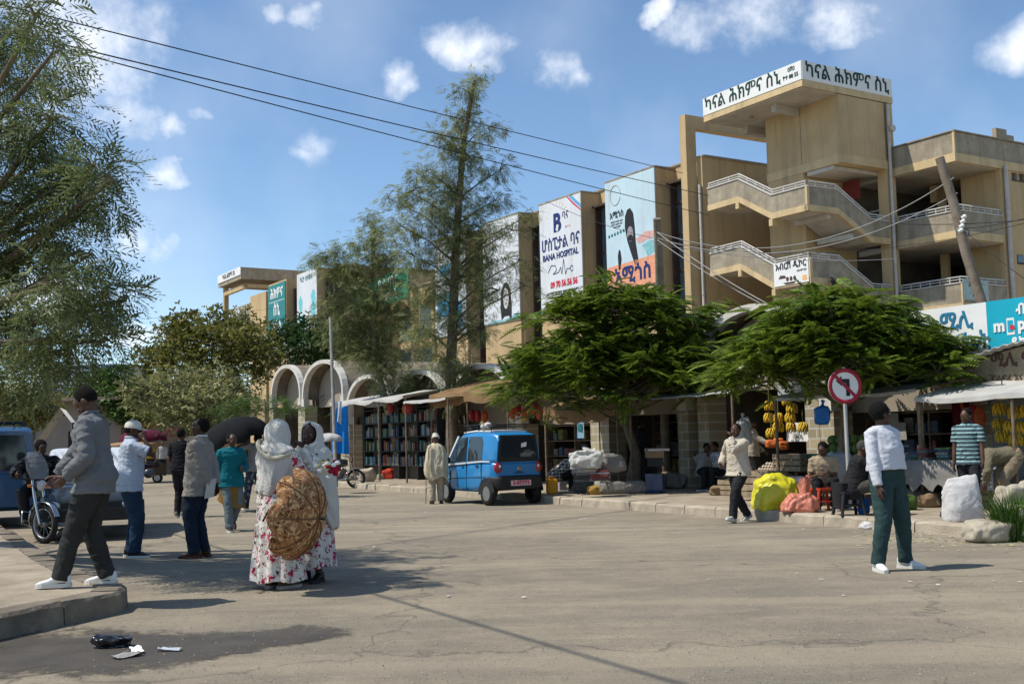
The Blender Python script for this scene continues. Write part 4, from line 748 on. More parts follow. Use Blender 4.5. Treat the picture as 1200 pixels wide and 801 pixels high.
def person(label, loc, face, h=1.72, skin='dark brown', group=None, vx=.011, pelvis=(0, 0, .957), lean=0., side=0., twist=0., feet=((-.1, 0, .08, 8, 0), (.1, 0, .08, -8, 0)), knees=None,
           hands=((-.25, .05, .82), (.25, .05, .82)), elbows=None, head=(0, 0, 0), hair='short', top=None, sleeve='long', hem=.84, bottom=None, shoes=None, girth=1., female=False, collar=None, skirt=None, belt=None, hoodrows=None, grip=.45, palm=None, legw=1., loose=0., seed=0, beard=None, topfold=.014):
    s = h/1.72; root = thing('person', label, 'person', loc, R(face-90), group); rs = seed*3.7+label.__len__()*.37
    V = lambda p: Vector(p)*s
    P = V(pelvis); T = Matrix.Translation(P) @ Matrix.Rotation(R(twist), 4, 'Z') @ Matrix.Rotation(R(side), 4, 'Y') @ Matrix.Rotation(R(-lean), 4, 'X')
    Tp = Matrix.Translation(P) @ Matrix.Rotation(R(side*.3), 4, 'Y') @ Matrix.Rotation(R(-lean*.35), 4, 'X')
    tx = lambda p: T @ V(p)
    ex, ey, ez = (T.to_3x3() @ Vector(q) for q in ((1, 0, 0), (0, 1, 0), (0, 0, 1)))
    shw = .165 if female else .185
    sh = [tx((-shw, -.005, .432)), tx((shw, -.005, .432))]; hip = [Tp @ V((-.088, 0, -.03)), Tp @ V((.088, 0, -.03))]
    knees = knees or ((-.05, 1, .1), (.05, 1, .1)); elbows = elbows or ((-.45, -1, -.3), (.45, -1, -.3))
    ank, kn, el, wr = [], [], [], []
    for i in (0, 1):
        k, a = ik(hip[i], V(feet[i][:3]), .435*s, .425*s, knees[i]); kn.append(k); ank.append(a)
        e, w = ik(sh[i], V(hands[i]), .29*s, .255*s, elbows[i]); el.append(e); wr.append(w)
    # ---- body
    b = MB(); g = girth
    prof = [(-.11, .12, .095, 0), (-.03, .158, .112, -.008), (.06, .152*g, .105*g, 0), (.16, .138*g, .098*g, .006*g), (.27, .15*g, .108*g, .006), (.37, .165, .11, 0), (.44, .165, .092, -.008), (.49, .12, .07, -.012), (.52, .062, .06, -.008)]
    if female: prof = [(a, rx*(1.06 if a < .1 else .92), ry*(1.12 if .25 < a < .4 else .97), y) for a, rx, ry, y in prof]
    tor = lambda infl, lo=-9, hi=9: [ering(tx((0, y, z)), ex, ey, (rx+infl)*s, (ry+infl)*s, 16, .9) for z, rx, ry, y in prof if lo <= z <= hi]
    b.rings(tor(0))
    nb = tx((0, -.008, .50)); hc = nb+T.to_3x3() @ V((0, .018, .135)); hm = T.to_3x3() @ Matrix.Rotation(R(head[0]), 3, 'Z') @ Matrix.Rotation(R(-head[1]), 3, 'X') @ Matrix.Rotation(R(head[2]), 3, 'Y')
    hp = lambda p: hc+hm @ V(p)
    b.tube([nb-ez*.03*s, nb.lerp(hp((0, -.02, -.06)), .5), hp((0, -.018, -.05))], [.06*s, .053*s, .054*s], 12)
    hs = lambda c, r: b.ell(hp(c), [q*s for q in r], 14, 10, hm)
    hs((0, -.008, .015), (.076, .095, .102)); hs((0, .02, -.045), (.060, .066, .062)); hs((0, .05, -.082), (.034, .036, .026)); hs((0, .045, .03), (.062, .052, .06))
    for q in (-1, 1):
        hs((q*.078, -.008, -.008), (.011, .022, .032)); hs((q*.036, .058, -.028), (.028, .03, .026)); hs((q*.03, .082, .022), (.027, .012, .008))
    b.tube([hp((0, .09, .015)), hp((0, .103, -.012)), hp((0, .104, -.03))], [.009*s, .013*s, .016*s], 8); hs((0, .093, -.031), (.022, .015, .011)); hs((0, .084, -.056), (.025, .014, .007)); hs((0, .082, -.066), (.022, .014, .008))
    for i, q in ((0, -1), (1, 1)):
        b.tube([hip[i]+Vector((0, 0, .05*s)), hip[i].lerp(kn[i], .4), kn[i], kn[i].lerp(ank[i], .35), ank[i]], [.082*s, .074*s, .052*s, .052*s, .036*s], 12)
        fy = R(feet[i][3]); fd = Vector((-math.sin(fy), math.cos(fy), 0)); fp = R(feet[i][4]); fd = fd*math.cos(fp)+Vector((0, 0, math.sin(fp)))
        b.tube([ank[i]-fd*.045*s-Vector((0, 0, .035*s)), ank[i]+fd*.05*s-Vector((0, 0, .035*s)), ank[i]+fd*.15*s-Vector((0, 0, .055*s))], [.035*s, .036*s, .024*s], 10)
        b.tube([sh[i]-ex*q*.05*s, sh[i], sh[i].lerp(el[i], .5), el[i], el[i].lerp(wr[i], .4), wr[i]], [.058*s, .055*s, .046*s, .036*s, .036*s, .025*s], 12)
        # hand: flat palm, four bent fingers of unequal length, thumb from the side of the palm
        fdv = (wr[i]-el[i]).normalized(); pn = Vector(palm[i]) if palm and palm[i] else T.to_3x3() @ Vector((-q, .15, 0)); pn = (pn-fdv*pn.dot(fdv)); pn = pn.normalized() if pn.length > 1e-4 else ortho(fdv)[0]
        sd_ = fdv.cross(pn).normalized()        # across the knuckles; thumb side is towards the front
        if sd_.dot(ey+ez*.6) < 0: sd_ = -sd_
        pr = [(0, .024, .018), (.03, .034, .016), (.075, .04, .014), (.092, .037, .012)]
        b.rings([ering(wr[i]+fdv*(y*s), sd_, pn, rx*s, ry*s, 12) for y, rx, ry in pr])
        for f, (o, L_) in enumerate(((.029, .068), (.01, .078), (-.010, .072), (-.028, .056))):
            p0 = wr[i]+(fdv*.078+sd_*o)*s; c1 = grip*(.55+.1*f); d1 = fdv*math.cos(c1)+pn*math.sin(c1); d2 = fdv*math.cos(c1*2.4)+pn*math.sin(c1*2.4)
            p1 = p0+d1*L_*.55*s; b.tube([p0, p1, p1+d2*L_*.5*s], [.0098*s, .0092*s, .0075*s], 7)
        p0 = wr[i]+(fdv*.022+sd_*.026)*s; p1 = p0+(fdv*.035+sd_*.028+pn*.012)*s; b.tube([p0, p1, p1+(fdv*.034+sd_*.004+pn*.014)*s], [.0135*s, .0115*s, .009*s], 7)
    vox(b, min(vx*.72, .0085) if vx < .013 else .011, 2, 'body', SKIN[skin], root)
    # ---- eyes and mouth
    for q in (-1, 1):
        m = MB(); m.ell(hp((q*.031, .079, .004)), (.0135*s, .0085*s, .0075*s), 10, 7, hm); e = m.build('eye', EYEW, root); m = MB(); m.ell(hp((q*.031, .0855, .004)), (.0065*s, .0035*s, .0065*s), 8, 6, hm); m.build('iris', EYEB, e)
    m = MB(); m.ell(hp((0, .0935, -.061)), (.021*s, .006*s, .0075*s), 10, 6, hm); m.build('mouth', LIP, root)
    # ---- hair and headgear
    if hair in ('short', 'afro', 'grey', 'crop'):
        rr = {'short': (.083, .097, .1), 'grey': (.082, .095, .098), 'crop': (.0795, .093, .094), 'afro': (.094, .106, .108)}[hair]; cz = .028 if hair != 'afro' else .034
        m = MB(); m.ell(hp((0, -.03, cz)), [q*s for q in rr], 22, 16, hm); n0 = len(m.v)
        for k in range(n0): p = Vector(m.v[k]); d = p-hp((0, -.03, cz)); m.v[k] = tuple(hp((0, -.03, cz))+d*(1+(.09 if hair == 'afro' else .05)*noise.noise(p*55)))
        m.build('hair', GREYH if hair == 'grey' else HAIRM, root)
    if hair in ('cap', 'darkcap'):
        cm = cloth('washed white cap', (.60, .59, .54)) if hair == 'cap' else cloth('black cap', (.02, .02, .022))
        m = MB(); rows = []
        for z, rx, ry in ((.018, .087, .104), (.04, .088, .105), (.075, .082, .098), (.105, .06, .072), (.122, .025, .03), (.125, .003, .003)): rows.append([hp((rx*math.cos(t), -.006+ry*math.sin(t), z)) for t in (2*math.pi*k/18 for k in range(18))])
        m.rings(rows); cp = m.build('cap', cm, root); m = MB(); g_ = []
        for k in range(9):
            a = R(25+130*k/8); g_.append([hp((.086*math.cos(a), -.006+.103*math.sin(a), .026)), hp((.09*math.cos(a), .0+(.103+.068*math.sin(a)**.5)*math.sin(a)+.01, .012)), hp((.09*math.cos(a), .0+(.103+.068*math.sin(a)**.5)*math.sin(a)+.01, .006)), hp((.086*math.cos(a), -.006+.103*math.sin(a), .018))])
        m.rings(g_, True, True); m.build('visor', cm, cp)
        m = MB(); m.ell(hp((0, -.025, -.005)), (.0785*s, .09*s, .06*s), 14, 10, hm); m.build('hair', HAIRM, root)
    if hair == 'turban':
        cm = cloth('off white turban cloth', (.56, .52, .43)); m = MB()
        for j in range(5):
            tl = .25*math.sin(j*2.1); m.tube([hp(((.088-.008*j)*math.cos(a), -.008+(.104-.010*j)*math.sin(a), .035+.021*j+tl*.06*math.sin(a+j))) for a in (2*math.pi*k/16 for k in range(17))], .019*s, 8)
        m.ell(hp((0, -.008, .09)), (.06*s, .07*s, .045*s), 12, 8, hm); vox(m, .008, 2, 'turban', cm, root)
    if beard:
        m = MB(); m.ell(hp((0, .05, -.072)), (.052*s, .052*s, .042*s), 14, 10, hm); m.build('beard', beard, root)
    # ---- clothes
    if bottom:
        m = MB(); lw = legw; w = .018+loose*.5
        m.rings([ering(Tp @ V((0, y, z)), Tp.to_3x3() @ Vector((1, 0, 0)), Tp.to_3x3() @ Vector((0, 1, 0)), (rx+.018)*s, (ry+.02)*s, 16, .9) for z, rx, ry, y in [(-.12, .125, .1, 0)]+[p for p in prof if -.05 < p[0] < .12]])
        for i in (0, 1):
            lo = ank[i].lerp(kn[i], -.03); m.tube([hip[i]+Vector((0, 0, .03*s)), hip[i].lerp(kn[i], .3), hip[i].lerp(kn[i], .7), kn[i], kn[i].lerp(ank[i], .4), kn[i].lerp(ank[i], .85), lo], [q*s*lw for q in (.108, .097+w*.4, .082+w*.4, .069+w*.4, .062+w*.5, .052+w*.6, .052+w*.7)], 14)
        vox(m, vx, 2, 'trousers', bottom, root, (.013*s, 6, 8.5), rs)
    if skirt:
        zt, zb, r0, r1, npl, mat = skirt; m = MB(); rows = []
        for k in range(15):
            t = k/14; z = zt+(zb-zt)*t; c = Vector(((P.x)*(1-t)+.5*(ank[0].x+ank[1].x)*t, P.y*(1-t)+.5*(ank[0].y+ank[1].y)*t, z*s)); r = r0+(r1-r0)*t**.8
            rows.append([c+Vector((math.cos(a), math.sin(a)*.86, 0))*(r*s*(1+.075*t**.6*math.sin(npl*a+1.2*math.sin(2*a+rs)+.7*t)+.03*noise.noise((math.cos(a)*3, math.sin(a)*3, t*3+rs))))+Vector((0, 0, .012*math.sin(5*a)*t)) for a in (2*math.pi*j/64 for j in range(64))])
        m.rings(rows, True, True); m.build('skirt', mat, root)
    if top:
        m = MB(); infl = .022+loose; lo = hem-.93
        zz = [(-.11, .12, .095, 0), (-.03, .158, .112, -.008), (.06, .152*g, .105*g, 0), (.16, .138*g, .098*g, .006*g), (.27, .15*g, .108*g, .006), (.37, .165, .11, 0), (.44, .165, .092, -.008), (.49, .12, .07, -.012), (.515, .074, .068, -.008)]
        rows = []
        for z, rx, ry, y in zz:
            if z < lo: continue
            mm, xx, yy = (Tp, Tp.to_3x3() @ Vector((1, 0, 0)), Tp.to_3x3() @ Vector((0, 1, 0))) if z < .0 else (T, ex, ey)
            lowi = .03 if z < .0 else .016 if z < .2 else 0
            rows.append(ering(mm @ V((0, y, z)), xx, yy, (rx+(infl+lowi if z < .45 else .012))*s, (ry+(infl+lowi if z < .45 else .012))*s, 18, .88))
        if lo < -.04:
            def hemring(dz, k):
                th = [hip[i].lerp(kn[i], min(.8, max(0, -dz-.03)/.43)) for i in (0, 1)]; zc = (P.z+dz*s)
                xs, ys = [q.x for q in th], [q.y for q in th]; sitting = kn[0].z > hip[0].z-.2*s
                if sitting: return ering(Tp @ V((0, 0, dz)), Vector((1, 0, 0)), Vector((0, 1, 0)), (.178+infl)*s, (.14+infl)*s, 18, .9)
                return ering(Vector(((min(xs)+max(xs))/2, (min(ys)+max(ys))/2-.008*s, zc)), Vector((1, 0, 0)), Vector((0, 1, 0)), (max(xs)-min(xs))/2+(.100+infl*.7+k)*s, (max(ys)-min(ys))/2+(.122+infl*.7+k)*s, 18, .86)
            rows = [hemring(lo, .012), hemring(lo*.5, .004)]+[r for r in rows[1:]]
        m.rings(rows)
        for i, q in ((0, -1), (1, 1)):
            w = infl*.7; pts = [sh[i]-ex*q*.06*s+ez*.012*s, sh[i]-ex*q*.004*s, sh[i].lerp(el[i], .5)]; rd = [.066, .060+w*.4, .050+w*.8]
            if sleeve == 'long': pts += [el[i], el[i].lerp(wr[i], .5), el[i].lerp(wr[i], .97)]; rd += [.045+w, .041+w*.9, .034+w*.7]
            else: pts += [sh[i].lerp(el[i], .72)]; rd += [.049+w]
            m.tube(pts, [r*s for r in rd], 14)
        vox(m, vx, 2, 'top', top, root, (topfold*s, 6, 13), rs+5)
    if collar:
        m = MB(); cn = tx((0, -.006, .525)); m.tube([cn+ex*(.068*s*math.cos(a))+ey*(.068*s*math.sin(a))+ez*((.012-.03*max(0, math.sin(a)))*s) for a in (R(90+25)+R(310)*k/16 for k in range(17))], .017*s, 8); m.build('collar', collar, root)
    if belt:
        m = MB(); m.rings([ering(Tp @ V((0, 0, z)), Vector((1, 0, 0)), Vector((0, 1, 0)), .188*s, .135*s, 20, .9) for z in (.05, .085)]); m.build('belt', belt, root)
    for i in (0, 1):
        if not shoes: break
        sm, som = shoes; fy = R(feet[i][3]); fp = R(feet[i][4]); mm = Matrix.Translation(ank[i]) @ Matrix.Rotation(fy, 4, 'Z') @ Matrix.Rotation(fp, 4, 'X')
        pr = [(-.085, .014, -.06, .02), (-.07, .034, -.062, .035), (-.02, .041, -.062, .045), (.04, .042, -.062, .022), (.09, .047, -.062, -.008), (.14, .046, -.062, -.022), (.175, .034, -.062, -.034), (.195, .012, -.058, -.045)]
        m = MB(); m.rings([[mm @ V((hw*math.cos(t), y, (lo+hi)/2+(hi-lo)/2*math.copysign(abs(math.sin(t))**.8, math.sin(t)))) for t in (2*math.pi*k/14 for k in range(14))] for y, hw, lo, hi in pr]); so = m.build('shoe', sm, root)
        m = MB(); m.rings([[mm @ V((sx*(hw+.004), y, z)) for sx, z in ((-1, -.08), (1, -.08), (1, -.048), (-1, -.048))] for y, hw, lo, hi in [(-.09, .02, 0, 0)]+pr[1:-1]+[(.2, .016, 0, 0)]], True, False); m.build('sole', som, so)
    root['_h'] = 0; del root['_h']
    return dict(root=root, s=s, T=T, hp=hp, wr=wr, el=el, sh=sh, ank=ank, tx=tx, hm=hm)
def drape(name, mat, parent, rows, th=.012, n=48, amp=.05, k=5, seed=0., lo_wave=.02, fold=.02):
    """hanging cloth: rows of (x, y, z, rx, ry, front gap in degrees); open in front where the gap is"""
    g = []
    for j, (x, y, z, rx, ry, gap) in enumerate(rows):
        r = []
        for i in range(n+1):
            a = R(90+gap/2+(360-gap)*i/n); f = j/(len(rows)-1)
            q = 1+amp*(f**.5)*(noise.noise((math.cos(a)*k*.5+seed, math.sin(a)*k*.5, z*1.6))+.6*math.sin(k*2*a+3*noise.noise((z*2, seed, 1))))
            r.append(Vector((x+rx*math.cos(a)*q, y+ry*math.sin(a)*q, z+(lo_wave*math.sin(3*a+seed)*(f > .9)))))
        g.append(r)
    m = MB(); m.rings(g, False, True, False); me = bpy.data.meshes.new(name); me.from_pydata(m.v, [], m.f); t = link(bpy.data.objects.new(name, me)); so = t.modifiers.new('s', 'SOLIDIFY'); so.thickness = th; so.offset = 1
    sb = t.modifiers.new('b', 'SUBSURF'); sb.levels = 2
    me2 = bpy.data.meshes.new_from_object(t.evaluated_get(bpy.context.evaluated_depsgraph_get())); bpy.data.objects.remove(t); crease(me2, fold, seed); me2.materials.clear(); me2.materials.append(mat); me2.polygons.foreach_set('use_smooth', np.ones(len(me2.polygons), bool))
    o = link(bpy.data.objects.new(name, me2)); o.parent = parent; return o
def crease(me, amp, seed):
    n = len(me.vertices); co = np.empty(n*3, np.float32); me.vertices.foreach_get('co', co); nr = np.empty(n*3, np.float32); me.vertex_normals.foreach_get('vector', nr); co = co.reshape(-1, 3); nr = nr.reshape(-1, 3); d = np.empty(n, np.float32)
    for i in range(n):
        x, y, z = (float(q) for q in co[i]); w = noise.noise((x*3+seed, y*3, z*3)); d[i] = (1-2.4*abs(noise.noise((x*9+z*3+w, y*9+seed, z*4.5+2*w))))*(.6+.6*w)+.4*noise.noise((x*22, y*22+seed, z*12))
    co += nr*(d*amp)[:, None]; me.vertices.foreach_set('co', co.ravel()); me.update()
# patterned cloths
def pat(name, base, cols, kind, scale, rough=.9):
    m = pm(name, base, rough, .08, 5, .25, 30, spec=.1); N, L, p = nodes(m); tc = N.new('ShaderNodeTexCoord'); src = p.inputs['Base Color'].links[0].from_socket
    def put(fac, c):
        nonlocal src
        x = N.new('ShaderNodeMix'); x.data_type = 'RGBA'; L.new(fac, x.inputs[0]); L.new(src, x.inputs[6]); x.inputs[7].default_value = (*c, 1); src = x.outputs[2]
    def step(o, a, b):
        r = N.new('ShaderNodeMapRange'); r.inputs[1].default_value = a; r.inputs[2].default_value = b; L.new(o, r.inputs[0]); return r.outputs[0]
    if kind == 'floral':
        n = N.new('ShaderNodeTexNoise'); n.inputs['Scale'].default_value = scale*2.2; n.inputs['Detail'].default_value = 4; L.new(tc.outputs['Object'], n.inputs['Vector'])
        for i, c in enumerate(cols):
            v = N.new('ShaderNodeTexVoronoi'); v.inputs['Scale'].default_value = scale*(1+.7*i); mp = N.new('ShaderNodeMapping'); mp.inputs['Location'].default_value = (i*3.1, i*1.7, i*2.3); va = N.new('ShaderNodeVectorMath'); va.operation = 'MULTIPLY_ADD'; L.new(n.outputs['Color'], va.inputs[0]); va.inputs[1].default_value = (.16, .16, .16); L.new(tc.outputs['Object'], va.inputs[2]); L.new(va.outputs[0], mp.inputs[0]); L.new(mp.outputs[0], v.inputs['Vector'])
            n2 = N.new('ShaderNodeTexNoise'); n2.inputs['Scale'].default_value = scale*5; n2.inputs['Detail'].default_value = 3; L.new(tc.outputs['Object'], n2.inputs['Vector']); ad = N.new('ShaderNodeMath'); ad.operation = 'MULTIPLY_ADD'; L.new(n2.outputs['Fac'], ad.inputs[0]); ad.inputs[1].default_value = .45; L.new(v.outputs['Distance'], ad.inputs[2]); put(step(ad.outputs[0], .60 if i == 0 else .53, .55 if i == 0 else .49), c)
    if kind in ('plaid', 'stripe', 'puffer', 'vstripe'):
        ax = {'plaid': ('Z', 'X', 'Y'), 'stripe': ('Z',), 'puffer': ('Z',), 'vstripe': ('X', 'Y')}[kind]
        for i, a in enumerate(ax):
            w = N.new('ShaderNodeTexWave'); w.bands_direction = a; w.inputs['Scale'].default_value = scale; w.inputs['Distortion'].default_value = .4; L.new(tc.outputs['Object'], w.inputs['Vector']); c = cols[i % len(cols)]
            put(step(w.outputs['Fac'], .62, .72) if kind != 'plaid' else step(w.outputs['Fac'], .8, .9), c)
            if kind == 'puffer':
                b = N.new('ShaderNodeBump'); b.inputs['Strength'].default_value = .8; b.inputs['Distance'].default_value = .03; L.new(w.outputs['Fac'], b.inputs['Height']); L.new(b.outputs[0], p.inputs['Normal'])
    if kind == 'brocade':
        for i, c in enumerate(cols):
            n = N.new('ShaderNodeTexNoise'); n.inputs['Scale'].default_value = scale*(1+.5*i); n.inputs['Detail'].default_value = 3; n.inputs['Distortion'].default_value = 3; mp = N.new('ShaderNodeMapping'); mp.inputs['Location'].default_value = (i*2.3, i, i*1.7); L.new(tc.outputs['Object'], mp.inputs[0]); L.new(mp.outputs[0], n.inputs['Vector']); put(step(n.outputs['Fac'], .52, .56), c)
    if kind == 'paisley':
        for i, c in enumerate(cols):
            w = N.new('ShaderNodeTexWave'); w.wave_type = 'RINGS'; w.inputs['Scale'].default_value = scale*(1+i*.6); w.inputs['Distortion'].default_value = 9; w.inputs['Detail'].default_value = 3; w.inputs['Detail Scale'].default_value = 1.6; L.new(tc.outputs['Object'], w.inputs['Vector']); put(step(w.outputs['Fac'], .55, .7), c)
    L.new(src, p.inputs['Base Color']); return m
GAUZE = cloth('white cotton gauze', (.52, .50, .45), .06, .95, .5, 45); GABI = cloth('cream cotton blanket', (.50, .43, .30), .12, .95, .5, 40)
BJEAN = cloth('black denim', (.022, .022, .024)); CHAR = cloth('charcoal denim', (.034, .034, .032), .2); NAVYT = cloth('navy trousers', (.013, .022, .038)); JEAN = cloth('blue denim', (.022, .042, .072), .2); GREYJ = cloth('worn grey denim', (.12, .15, .16), .2)
WSHOE = pm('white leather shoe', (.70, .69, .66), .45, .05, 8, .1, 40); BSHOE = pm('black shoe', (.018, .017, .016), .45, .2, 8, .1); BRSHOE = pm('brown leather shoe', (.07, .03, .018), .4, .2, 8, .1); BSOLE = pm('dark rubber sole', (.03, .028, .026), .8)
FLORAL = pat('floral print cotton', (.64, .61, .55), [(.36, .025, .07), (.09, .075, .06), (.50, .22, .20)], 'floral', 10)
def people():
    KZ = .192
    # man stepping along the near kerb
    greyjk = cloth('grey brushed cotton', (.145, .150, .155), .12)
    p = person('tall man in a grey overshirt stepping along the near kerb looking down', G(108, 686, KZ), 186, 1.86, 'dark brown', None, .0085, (0, -.02, .94), 7, 0, 0, ((-.09, .24, .08, 4, 0), (.10, -.1, .08, -14, 0)), ((-.05, 1, .1), (.05, 1, .1)), ((-.21, .17, .93), (.2, .36, .92)), ((-.5, -1, .1), (.4, -1, -.2)), (-4, 46, 0), 'short', greyjk, 'long', .78, CHAR, (WSHOE, SOLE), .97, False, greyjk, loose=.014, legw=1.04, topfold=.018, grip=.6)
    s, tx = p['s'], p['tx']; m = MB(); m.rings([[tx((x, y, z)) for x, y in ((-.02, .12), (-.075, .135), (-.08, .128), (-.02, .112))] for z in (.02, .2, .36, .47)], True, False); m.build('jacket_front', greyjk, p['root'])
    # capped man in pale blue
    p = person('man in a white cap and pale blue shirt holding a hand to his face', G(151, 653), 22, 1.83, 'deep brown', None, .0095, (0, 0, .957), 3, 0, 0, ((-.1, .03, .08, 10, 0), (.1, .06, .08, -25, 0)), None, ((-.02, .3, 1.13), (.14, .16, 1.47)), ((-.6, -.3, -1), (.5, .5, -1)), (-8, 4, 0), 'cap', cloth('pale blue grey cotton', (.40, .46, .56), .06), 'short', .80, JEAN, (BSHOE, SOLE), 1.06, collar=cloth('pale blue grey cotton', (.40, .46, .56)), loose=.012, legw=1.08, grip=.9)
    blz = cloth('taupe wool blazer', (.25, .225, .20), .08)
    p = person('old man in a taupe blazer with his hands clasped behind his back', G(233, 653), 172, 1.83, 'deep brown', None, .0095, (0, 0, .957), -2, 0, 0, ((-.08, .02, .08, 6, 0), (.09, -.03, .08, -8, 0)), None, ((-.07, -.2, .80), (.05, -.23, .78)), ((-.7, -.6, 0), (.7, -.6, 0)), (6, -4, 0), 'crop', blz, 'long', .73, NAVYT, (BRSHOE, BRSHOE), 1.02, collar=cloth('white shirt collar', (.6, .58, .55)), loose=.016, legw=1.05, topfold=.010)
    tx = p['tx']; m = MB(); m.prism([(-.02, .05), (-.09, .34), (-.055, .37), (-.03, .47), (0, .3)], tx((-.02, .148, 0)), p['T'].to_3x3() @ Vector((1, 0, 0))*p['s'], p['T'].to_3x3() @ Vector((0, 0, 1))*p['s'], .01); m.build('lapel', blz, p['root'])
    m = MB(); m.box(-.008, .008, -.08, .06, -.002, .002)
    for a, lz in ((.0, -.1),): m.prism([(-.17, .0), (-.17, .022), (-.02, .02), (-.02, -.002)], tx((-.19, .075, lz)), p['T'].to_3x3() @ Vector((0, 1, 0)), p['T'].to_3x3() @ Vector((0, 0, 1)), .012)
    m.build('pocket_flap', blz, p['root'])
    t = thing('folded_paper', 'folded pale paper held behind the back of the blazer man', 'paper', p['root'].location+p['root'].rotation_euler.to_matrix() @ (p['wr'][0]+Vector((-.02, -.03, 0))), 0); m = MB(); m.prism([(-.05, -.16), (.06, -.14), (.05, .1), (-.06, .08)], (0, -.02, 0), (1, .3, 0), (.2, 0, 1), .01); m.build('sheet', cloth('pale paper', (.5, .47, .42)), t)
    blk = cloth('black jersey', (.014, .014, .016)); 
    person('man in a black t-shirt and black trousers seen behind the blazer man', G(212, 606), 75, 1.84, 'dark brown', None, .0105, hands=((-.18, .2, .98), (.22, .12, .95)), feet=((-.09, .02, .08, 8, 0), (.09, -.04, .08, -8, 0)), hair='short', top=blk, sleeve='short', hem=.86, bottom=BJEAN, shoes=(cloth('grey canvas shoe', (.2, .19, .18)), SOLE), head=(10, 5, 0))
    teal = cloth('teal tunic cotton', (.008, .125, .155), .1); och = cloth('ochre wrap cloth', (.20, .11, .03), .2)
    p = person('youth in a teal tunic over an ochre wrap walking towards the camera', G(271, 622), -62, 1.68, 'dark brown', None, .010, (0, 0, .945), 2, 0, 4, ((-.08, -.2, .2, 5, -48), (.08, .2, .08, -4, 0)), None, ((-.16, .2, 1.08), (.2, .02, .86)), None, (14, 0, 0), 'short', teal, 'long', .76, GREYJ, (BSHOE, SOLE), .95, loose=.02)
    m = MB(); m.rings([[Vector((r*math.cos(a), r*.8*math.sin(a), z+(.1*math.sin(a*1.0+2.6) if j == 3 else 0)))*p['s'] for a in (2*math.pi*k/32 for k in range(32))] for j, (z, r) in enumerate(((.86, .19), (.75, .205), (.6, .225), (.5, .245)))]); m.build('wrap', och, p['root'])
    p = person('man in a grey shirt and patterned jeans carrying the big black parasol', G(299, 598), 130, 1.76, 'dark brown', None, .0105, (0, 0, .945), 4, 8, 0, ((-.09, .26, .09, 4, 0), (.09, -.26, .12, -6, -30)), None, ((-.2, .3, 1.42), (.28, .16, 1.50)), None, (0, 0, 0), 'short', cloth('mid grey jersey', (.24, .23, .23)), 'short', .84, pat('marbled denim', (.04, .055, .08), [(.22, .25, .28)], 'floral', 9), (BSHOE, SOLE))
    # the two women in white shawls
    p = person('woman in a floral dress and white shawl with her back turned', G(324, 689), 58, 1.70, 'dark brown', None, .010, (0, 0, .957), 3, 0, 0, ((-.09, .02, .08, 12, 0), (.09, .03, .08, -10, 0)), None, ((-.17, .3, 1.05), (.14, .36, 1.10)), ((-.8, -.3, -.8), (.8, -.3, -.8)), (-12, 4, 0), None, FLORAL, 'long', .84, None, (cloth('brown sandal', (.10, .07, .055)), pm('pale rubber sole', (.38, .34, .31), .8)), 1., True, skirt=(1.04, .085, .165, .30, 11, FLORAL))
    q = p['root']; s = p['s']; hc = p['hp']((0, 0, 0))
    drape('head_shawl', GAUZE, q, [(hc.x, hc.y-.01, hc.z+.135, .01, .01, 0), (hc.x, hc.y-.01, hc.z+.125, .055, .065, 0), (hc.x, hc.y-.012, hc.z+.08, .098, .115, 40), (hc.x, hc.y-.015, hc.z+.02, .110, .132, 70), (hc.x, hc.y-.02, hc.z-.06, .112, .135, 70), (hc.x, hc.y-.03, hc.z-.12, .118, .14, 40), (0, -.01, 1.45*s, .15, .135, 10), (0, -.005, 1.39*s, .205, .155, 0)], .008, 48, .045, 4, 1.)
    drape('shoulder_shawl', GAUZE, q, [(0, 0, 1.475*s, .12, .11, 0), (0, 0, 1.44*s, .18, .14, 0), (0, .005, 1.35*s, .215, .16, 0), (0, .01, 1.24*s, .215, .17, 0), (0, .01, 1.13*s, .205, .17, 0), (-.02, -.0, 1.05*s, .20, .175, 0), (-.04, -.01, .97*s, .18, .16, 60)], .010, 56, .05, 5, 2.)
    m = MB(); m.tube([Vector((.205*math.cos(a), .012+.165*math.sin(a), 1.40*s+.05*math.sin(a*2+1)-.06*math.cos(a))) for a in (R(-215)+R(280)*k/20 for k in range(21))], [.012+.018*math.sin(math.pi*k/20) for k in range(21)], 8); m.build('shawl_roll', cloth('cream shawl border', (.47, .42, .32)), q)
    p = person('woman in a white shawl facing the camera with her hand at her chin', G(367, 681), -114, 1.68, 'deep brown', None, .009, (0, 0, .957), 2, 0, 0, ((-.09, .02, .08, 10, 0), (.1, .04, .08, -38, 0)), None, ((-.02, .2, 1.43), (.2, .26, 1.02)), ((-.6, .3, -1), (.8, -.3, -.8)), (10, 4, 0), 'short', GAUZE, 'long', .84, None, (BSHOE, BSOLE), 1., True, skirt=(1.04, .17, .17, .28, 9, FLORAL), grip=1.0)
    q = p['root']; s = p['s']; hc = p['hp']((0, 0, 0))
    drape('head_shawl', GAUZE, q, [(hc.x, hc.y-.015, hc.z+.13, .01, .01, 0), (hc.x, hc.y-.012, hc.z+.118, .06, .07, 60), (hc.x, hc.y-.015, hc.z+.08, .098, .11, 120), (hc.x, hc.y-.02, hc.z+.02, .112, .125, 135), (hc.x, hc.y-.025, hc.z-.06, .118, .13, 125), (hc.x, hc.y-.02, hc.z-.115, .13, .14, 50), (0, -.01, 1.42*s, .19, .16, 20), (0, .0, 1.35*s, .235, .18, 12)], .008, 48, .03, 4, 3.)
